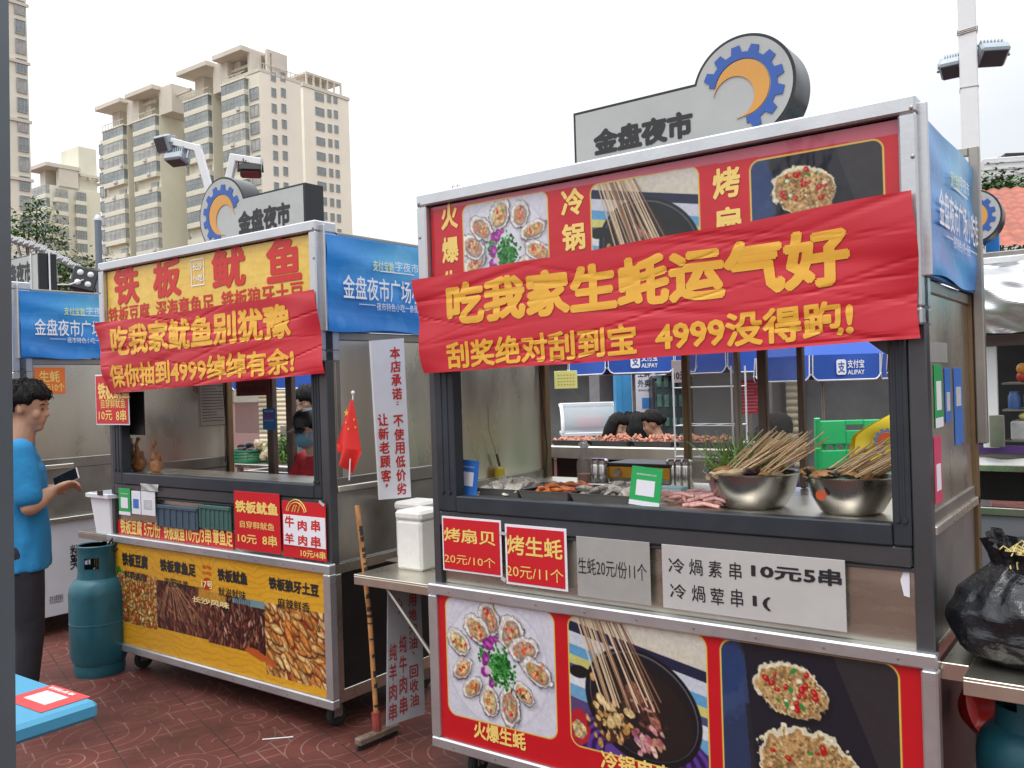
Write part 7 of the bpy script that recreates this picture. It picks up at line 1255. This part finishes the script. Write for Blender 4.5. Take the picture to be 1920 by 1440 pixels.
YG = 6.6; pg_ = at(588, 800, YG); J = dict(STAND); J.update(tilt=.25); man2, Tg = person('man in glasses and grey top seen behind the capped vendor', (pg_.x, YG, 0), PI*.98, J, CGREY, NAVY, dict(seed=7), SKIN2, .012, .6, at(588, 722, YG).z/1.775, None, False)
m = MB()
for s in (-1, 1): m.tube([Tg @ Vector((.094, s*.032+.024*math.cos(a), .108+.018*math.sin(a))) for a in np.linspace(0, 2*PI, 17)], .0022, 5); m.tube([Tg @ Vector((.092, s*.056, .112)), Tg @ Vector((-.01, s*.082, .112))], .002, 5)
part(man2, 'glasses', m, BLACK)
# the diners, on plastic stools
STL = pm('red_stool', (.42, .03, .03), .45)
def stool(p, lab):
    o = thing('stool', lab, 'stool', p, .3, 'plastic stools of the diners'); part(o, 'seat', MB().box(-.15, .15, -.15, .15, .385, .41, .012), STL)
    for sx in (-1, 1):
        for sy in (-1, 1): part(o, 'leg', MB().tube([(sx*.12, sy*.12, .39), (sx*.16, sy*.16, 0)], [.018, .014], 8), STL)
for px, py, Y, rz, hr, lab, tl, sk in ((1140, 789, 9.4, -.75, dict(long=.26, seed=2), 'diner with long black hair falling forward, leftmost behind the shrimp trays', .40, SKIN2), (1170, 789, 9.9, .9, dict(long=.30, seed=4), 'diner with black hair seen from behind, second from the left', .2, SKIN2), (1198, 789, 9.5, 1.6, dict(long=.34, seed=6), 'diner with sleek black hair seen from behind, beside the woman in profile', .2, SKIN2), (1246, 784, 9.2, PI*.93, dict(bun=True, seed=8), 'woman in profile with tied black hair leaning over her meal', .28, SKIN)):
    J = dict(SIT); J['tilt'] = tl; zt = at(px, py, Y).z; k = zt/1.195; q = at(px, 800, Y); o, _ = person(lab, (q.x, Y, 0), rz, J, CBLK, NAVY, hr, sk, .013, .75, k, 'diners at the tables behind', False); stool((q.x-.03*math.cos(rz), Y-.03*math.sin(rz), .0), 'plastic stool under the '+lab.split(',')[0].replace('diner', 'diner', 1))
J = dict(SIT); J.update(tilt=.7, er=(.20, -.24, .80), wr=(.28, -.14, .58), head=(.16, 0, .98), neck=(.12, 0, .95)); q = at(1398, 800, 7.6); k = at(1398, 772, 7.6).z/1.21; person('diner in black top bending forward between the mullions', (q.x, 7.6, 0), -.5, J, CBLK, NAVY, dict(seed=9), SKIN2, .013, .35, k, 'diners at the tables behind', False); stool((q.x, 7.62, 0), 'plastic stool under the bending diner in black')
J = dict(SIT); J.update(tilt=.4); q = at(1432, 800, 7.3); k = at(1430, 797, 7.3).z/1.285; person('diner in dark purple top with long black hair beside the mullion', (q.x, 7.3, 0), 1.2, J, pm('purple_top', (.07, .03, .14), .8, 0, .3, 9), NAVY, dict(long=.3, seed=12), SKIN2, .013, .75, k, 'diners at the tables behind', False); stool((q.x, 7.3, 0), 'plastic stool under the diner in purple')
chair('lime green plastic chair back beside the bending diner', (at(1398, 840, 6.9).x, 6.9, at(1398, 818, 6.9).z-.87), PI*1.1, YGC, 'lime chairs by the diners')
o = [x for x in COL.objects if x.get('label') == 'lime green plastic chair back beside the bending diner'][0]; 
if o.location.z > .02:
    solo('pallet', MB().box(-.35, .35, -.35, .35, 0, o.location.z-.001, .01), CRG, 'low grey platform under the lime chair', 'platform', p=(o.location.x, o.location.y, 0))
else: o.location.z = 0

# ------------------------------------------------------------ left: roof sign, arched pipe and floodlight over the far left stall
c0 = wld(C, SW-.65, .25); SY = 6.1; a, b = at(20, 478, SY), at(72, 473, SY)
x1, z1 = fp(C, 72, 473, .30); z0 = 2.378; rs_ = thingS(C, 'roof_sign', 'black ended gear sign on the far left stall roof, cut by the frame', 'sign', x1, .30, z0, 0, 'black edged gear signs on the stall roofs'); H = z1-z0; part(rs_, 'casing', MB().box(-1.0, 0, 0, .13, 0, H, .004), SIGNB); part(rs_, 'face', MB().box(-.99, -.012, -.003, -.0003, .01, H-.012, .001), SIGNW); m = MB(); q = pxrect(C, (18, 497), (61, 529), .30); w = q[2]-q[0]; put_text(m, '金盘夜市', q[2]-x1-w*1.35, q[1]-z0, q[2]-x1, q[3]-z0, -.0045, .05); part(rs_, 'lettering', m, INK, 0)
m = MB(); m.tube([(-.10, -.008, H), (-.10, -.008, .05), (-.2, -.01, .0)], .006, 6); m.tube([(.012, .07, H+.003), (.012, .07, .02), (-.1, .0, -.06)], .006, 6); part(rs_, 'cable', m, WPAINT)
YA = 8.6; pts = [at(x, y, YA) for x, y in ((-60, 420), (20, 449), (70, 464), (122, 490), (172, 520))]; ar = thing('arched_pipe', 'grey arched roof pipe wound with string lights behind the far left sign', 'pipe', pts[0]); part(ar, 'pipe', MB().tube([p-pts[0] for p in pts], .032, 10), pm('pipe_grey', (.28, .31, .31), .5, .3)); part(ar, 'post', MB().tube([(0, 0, 0), (0, 0, -pts[0].z)], .03, 8), STEELD); m = MB()
for i in range(60):
    f = i/59*4; k = min(3, int(f)); p = pts[k].lerp(pts[k+1], f-k)-pts[0]; m.tube([p+Vector((0, -.036, .012*math.sin(i*2.1))), p+Vector((.03, -.034, .036+.008*math.sin(i)))], .007, 5)
part(ar, 'string_lights', m, WPAINT)
m = MB().box(.01, .9, -.01, .01, -.55, -.53, 0); 
for i in range(4): m.tube([pts[1]-pts[0]+Vector((.12*i, .1, -.02)), pts[1]-pts[0]+Vector((.10*i+.1, .1, -.42))], .008, 5)
part(ar, 'lattice', m, STEELD)
q = at(158, 524, 8.3); fl4 = thing('floodlight', 'black floodlight with four bright lenses below the arched pipe', 'floodlight', q, .35); M4 = Matrix.Rotation(.25, 4, 'Y') @ Matrix.Rotation(-.25, 4, 'X'); part(fl4, 'housing', MB().box(-.11, .11, -.03, .05, -.115, .115, .012, M4), BLACK)
for sx in (-1, 1):
    for sz in (-1, 1): part(fl4, 'lens', MB().lathe([(0, .012), (.02, .008), (.028, 0), (.028, -.006)], 16, M4 @ Matrix.Translation((sx*.045, -.034, sz*.05)) @ Matrix.Rotation(PI/2, 4, 'X')), LED)
part(fl4, 'bracket', MB().tube([(-.12, 0, 0), (-.12, .1, .05), (.12, .1, .05), (.12, 0, 0)], .01, 6).tube([(0, .1, .05), (.14, .25, .04)], .014, 6), STEELD)
m = MB(); m.tube([q, q.lerp(at(100, 535, 7.5), .5)+Vector((0, 0, -.02)), at(84, 534, 7.0)], .006, 5); o = solo('cable', MB().tube([Vector(), (at(100, 535, 7.5)-q)*.5+Vector((0, 0, -.02)), at(84, 534, 7.0)-q], .006, 5), WPAINT, 'pale cable running from the four lens floodlight to the roof sign', 'cable', p=q)
# roof hooks of the nearest stall
x, z = fp(A, 855, 355, .03); m = MB()
for k in (-1, 1): m.tube([(k*.012-.010, 0, 0), (k*.012-.006, 0, .022), (k*.012, 0, .028), (k*.012+.006, 0, .022), (k*.012+.010, 0, 0)], .002, 6)
part(stA, 'roof_hook', MB().add([(v[0]+x, v[1]+.03, v[2]+ZT) for v in m.v], m.f), STEELD)

# ------------------------------------------------------------ small things of a used market
x0, z0 = fp(A, 1716, 182); m = MB()
for S, st_, seed in ((A, stA, 1), (B, stB, 2)):
    r = random.Random(seed); m = MB()
    for k in range(3): m.tube([(.02+u*(SW-.06)/14, SD-.03+.006*k, 2.01+.012*k+.03*math.sin(u*1.1+k)*(u % 3 > 0)) for u in range(15)], .0035, 5)
    m.tube([(.05, SD-.06, 1.95), (.03, SD-.07, 1.6+.1*seed), (.06, SD-.065, 1.3), (.05, SD-.08, ZC)], .004, 6); part(st_, 'cable', m, BLACK)
    m = MB()
    for x in (.0, SW-.028):
        for z in (1.80, 2.02, 2.24, 2.38): m.lathe([(.006, 0), (.006, .002), (.003, .0035), (0, .0035)], 10, Matrix.Translation((x+.012, -.0352, z)) @ Matrix.Rotation(PI/2, 4, 'X'))
    for k in range(9):
        for z in (.152, ZL-.024): m.lathe([(.004, 0), (.004, .0016), (0, .0026)], 8, Matrix.Translation((.10+k*.215, -.0202, z)) @ Matrix.Rotation(PI/2, 4, 'X'))
    q = part(st_, 'rivets', m, STEELD); q['kind'] = 'stuff'
TAPE = pm('clear_tape', (.6, .6, .58), .15, 0, .1, 8)
def tape(S, lab, px, py, w, h, rz, ly): 
    x, z = fp(S, px, py, ly); solo('tape', MB().box(-w/2, w/2, -.0006, 0, -h/2, h/2, .0001, Matrix.Rotation(rz, 4, 'Y')), TAPE, lab, 'tape', None, S, (x, ly, z))
tape(A, 'strip of clear tape joining the two red price signs', 943, 1000, .035, .012, .05, .0005); tape(A, 'short clear tape at the foot between the two red price signs', 944, 1086, .022, .016, .4, .0005); tape(B, 'clear tape on the upper right corner of the red skewer sign', 603, 944, .04, .014, .5, -.0075)
p = onz(520, 1386, .003); solo('straw', MB().tube([(-.07, 0, .004), (.07, .02, .004)], .0028, 7), WPLAST, 'thin white drinking straw lying on the red paving', 'straw', p=(p.x, p.y, .0))
# unseen facing row added behind the camera for the steel to reflect: turned copies
for k, (lx_, src) in enumerate(((-4.6, stB), (-2.0, stA), (.6, stB), (3.2, stA))):
    c = copy_tree(src); c.location = wld(A, lx_, -5.6); c.rotation_euler = (0, 0, A[2]+PI); c['label'] = 'food stall of the facing row across the aisle'; c['group'] = 'food stalls of the facing row'  # unseen stall copies, added only for the steel to reflect

bpy.data.scenes.remove(TMP)
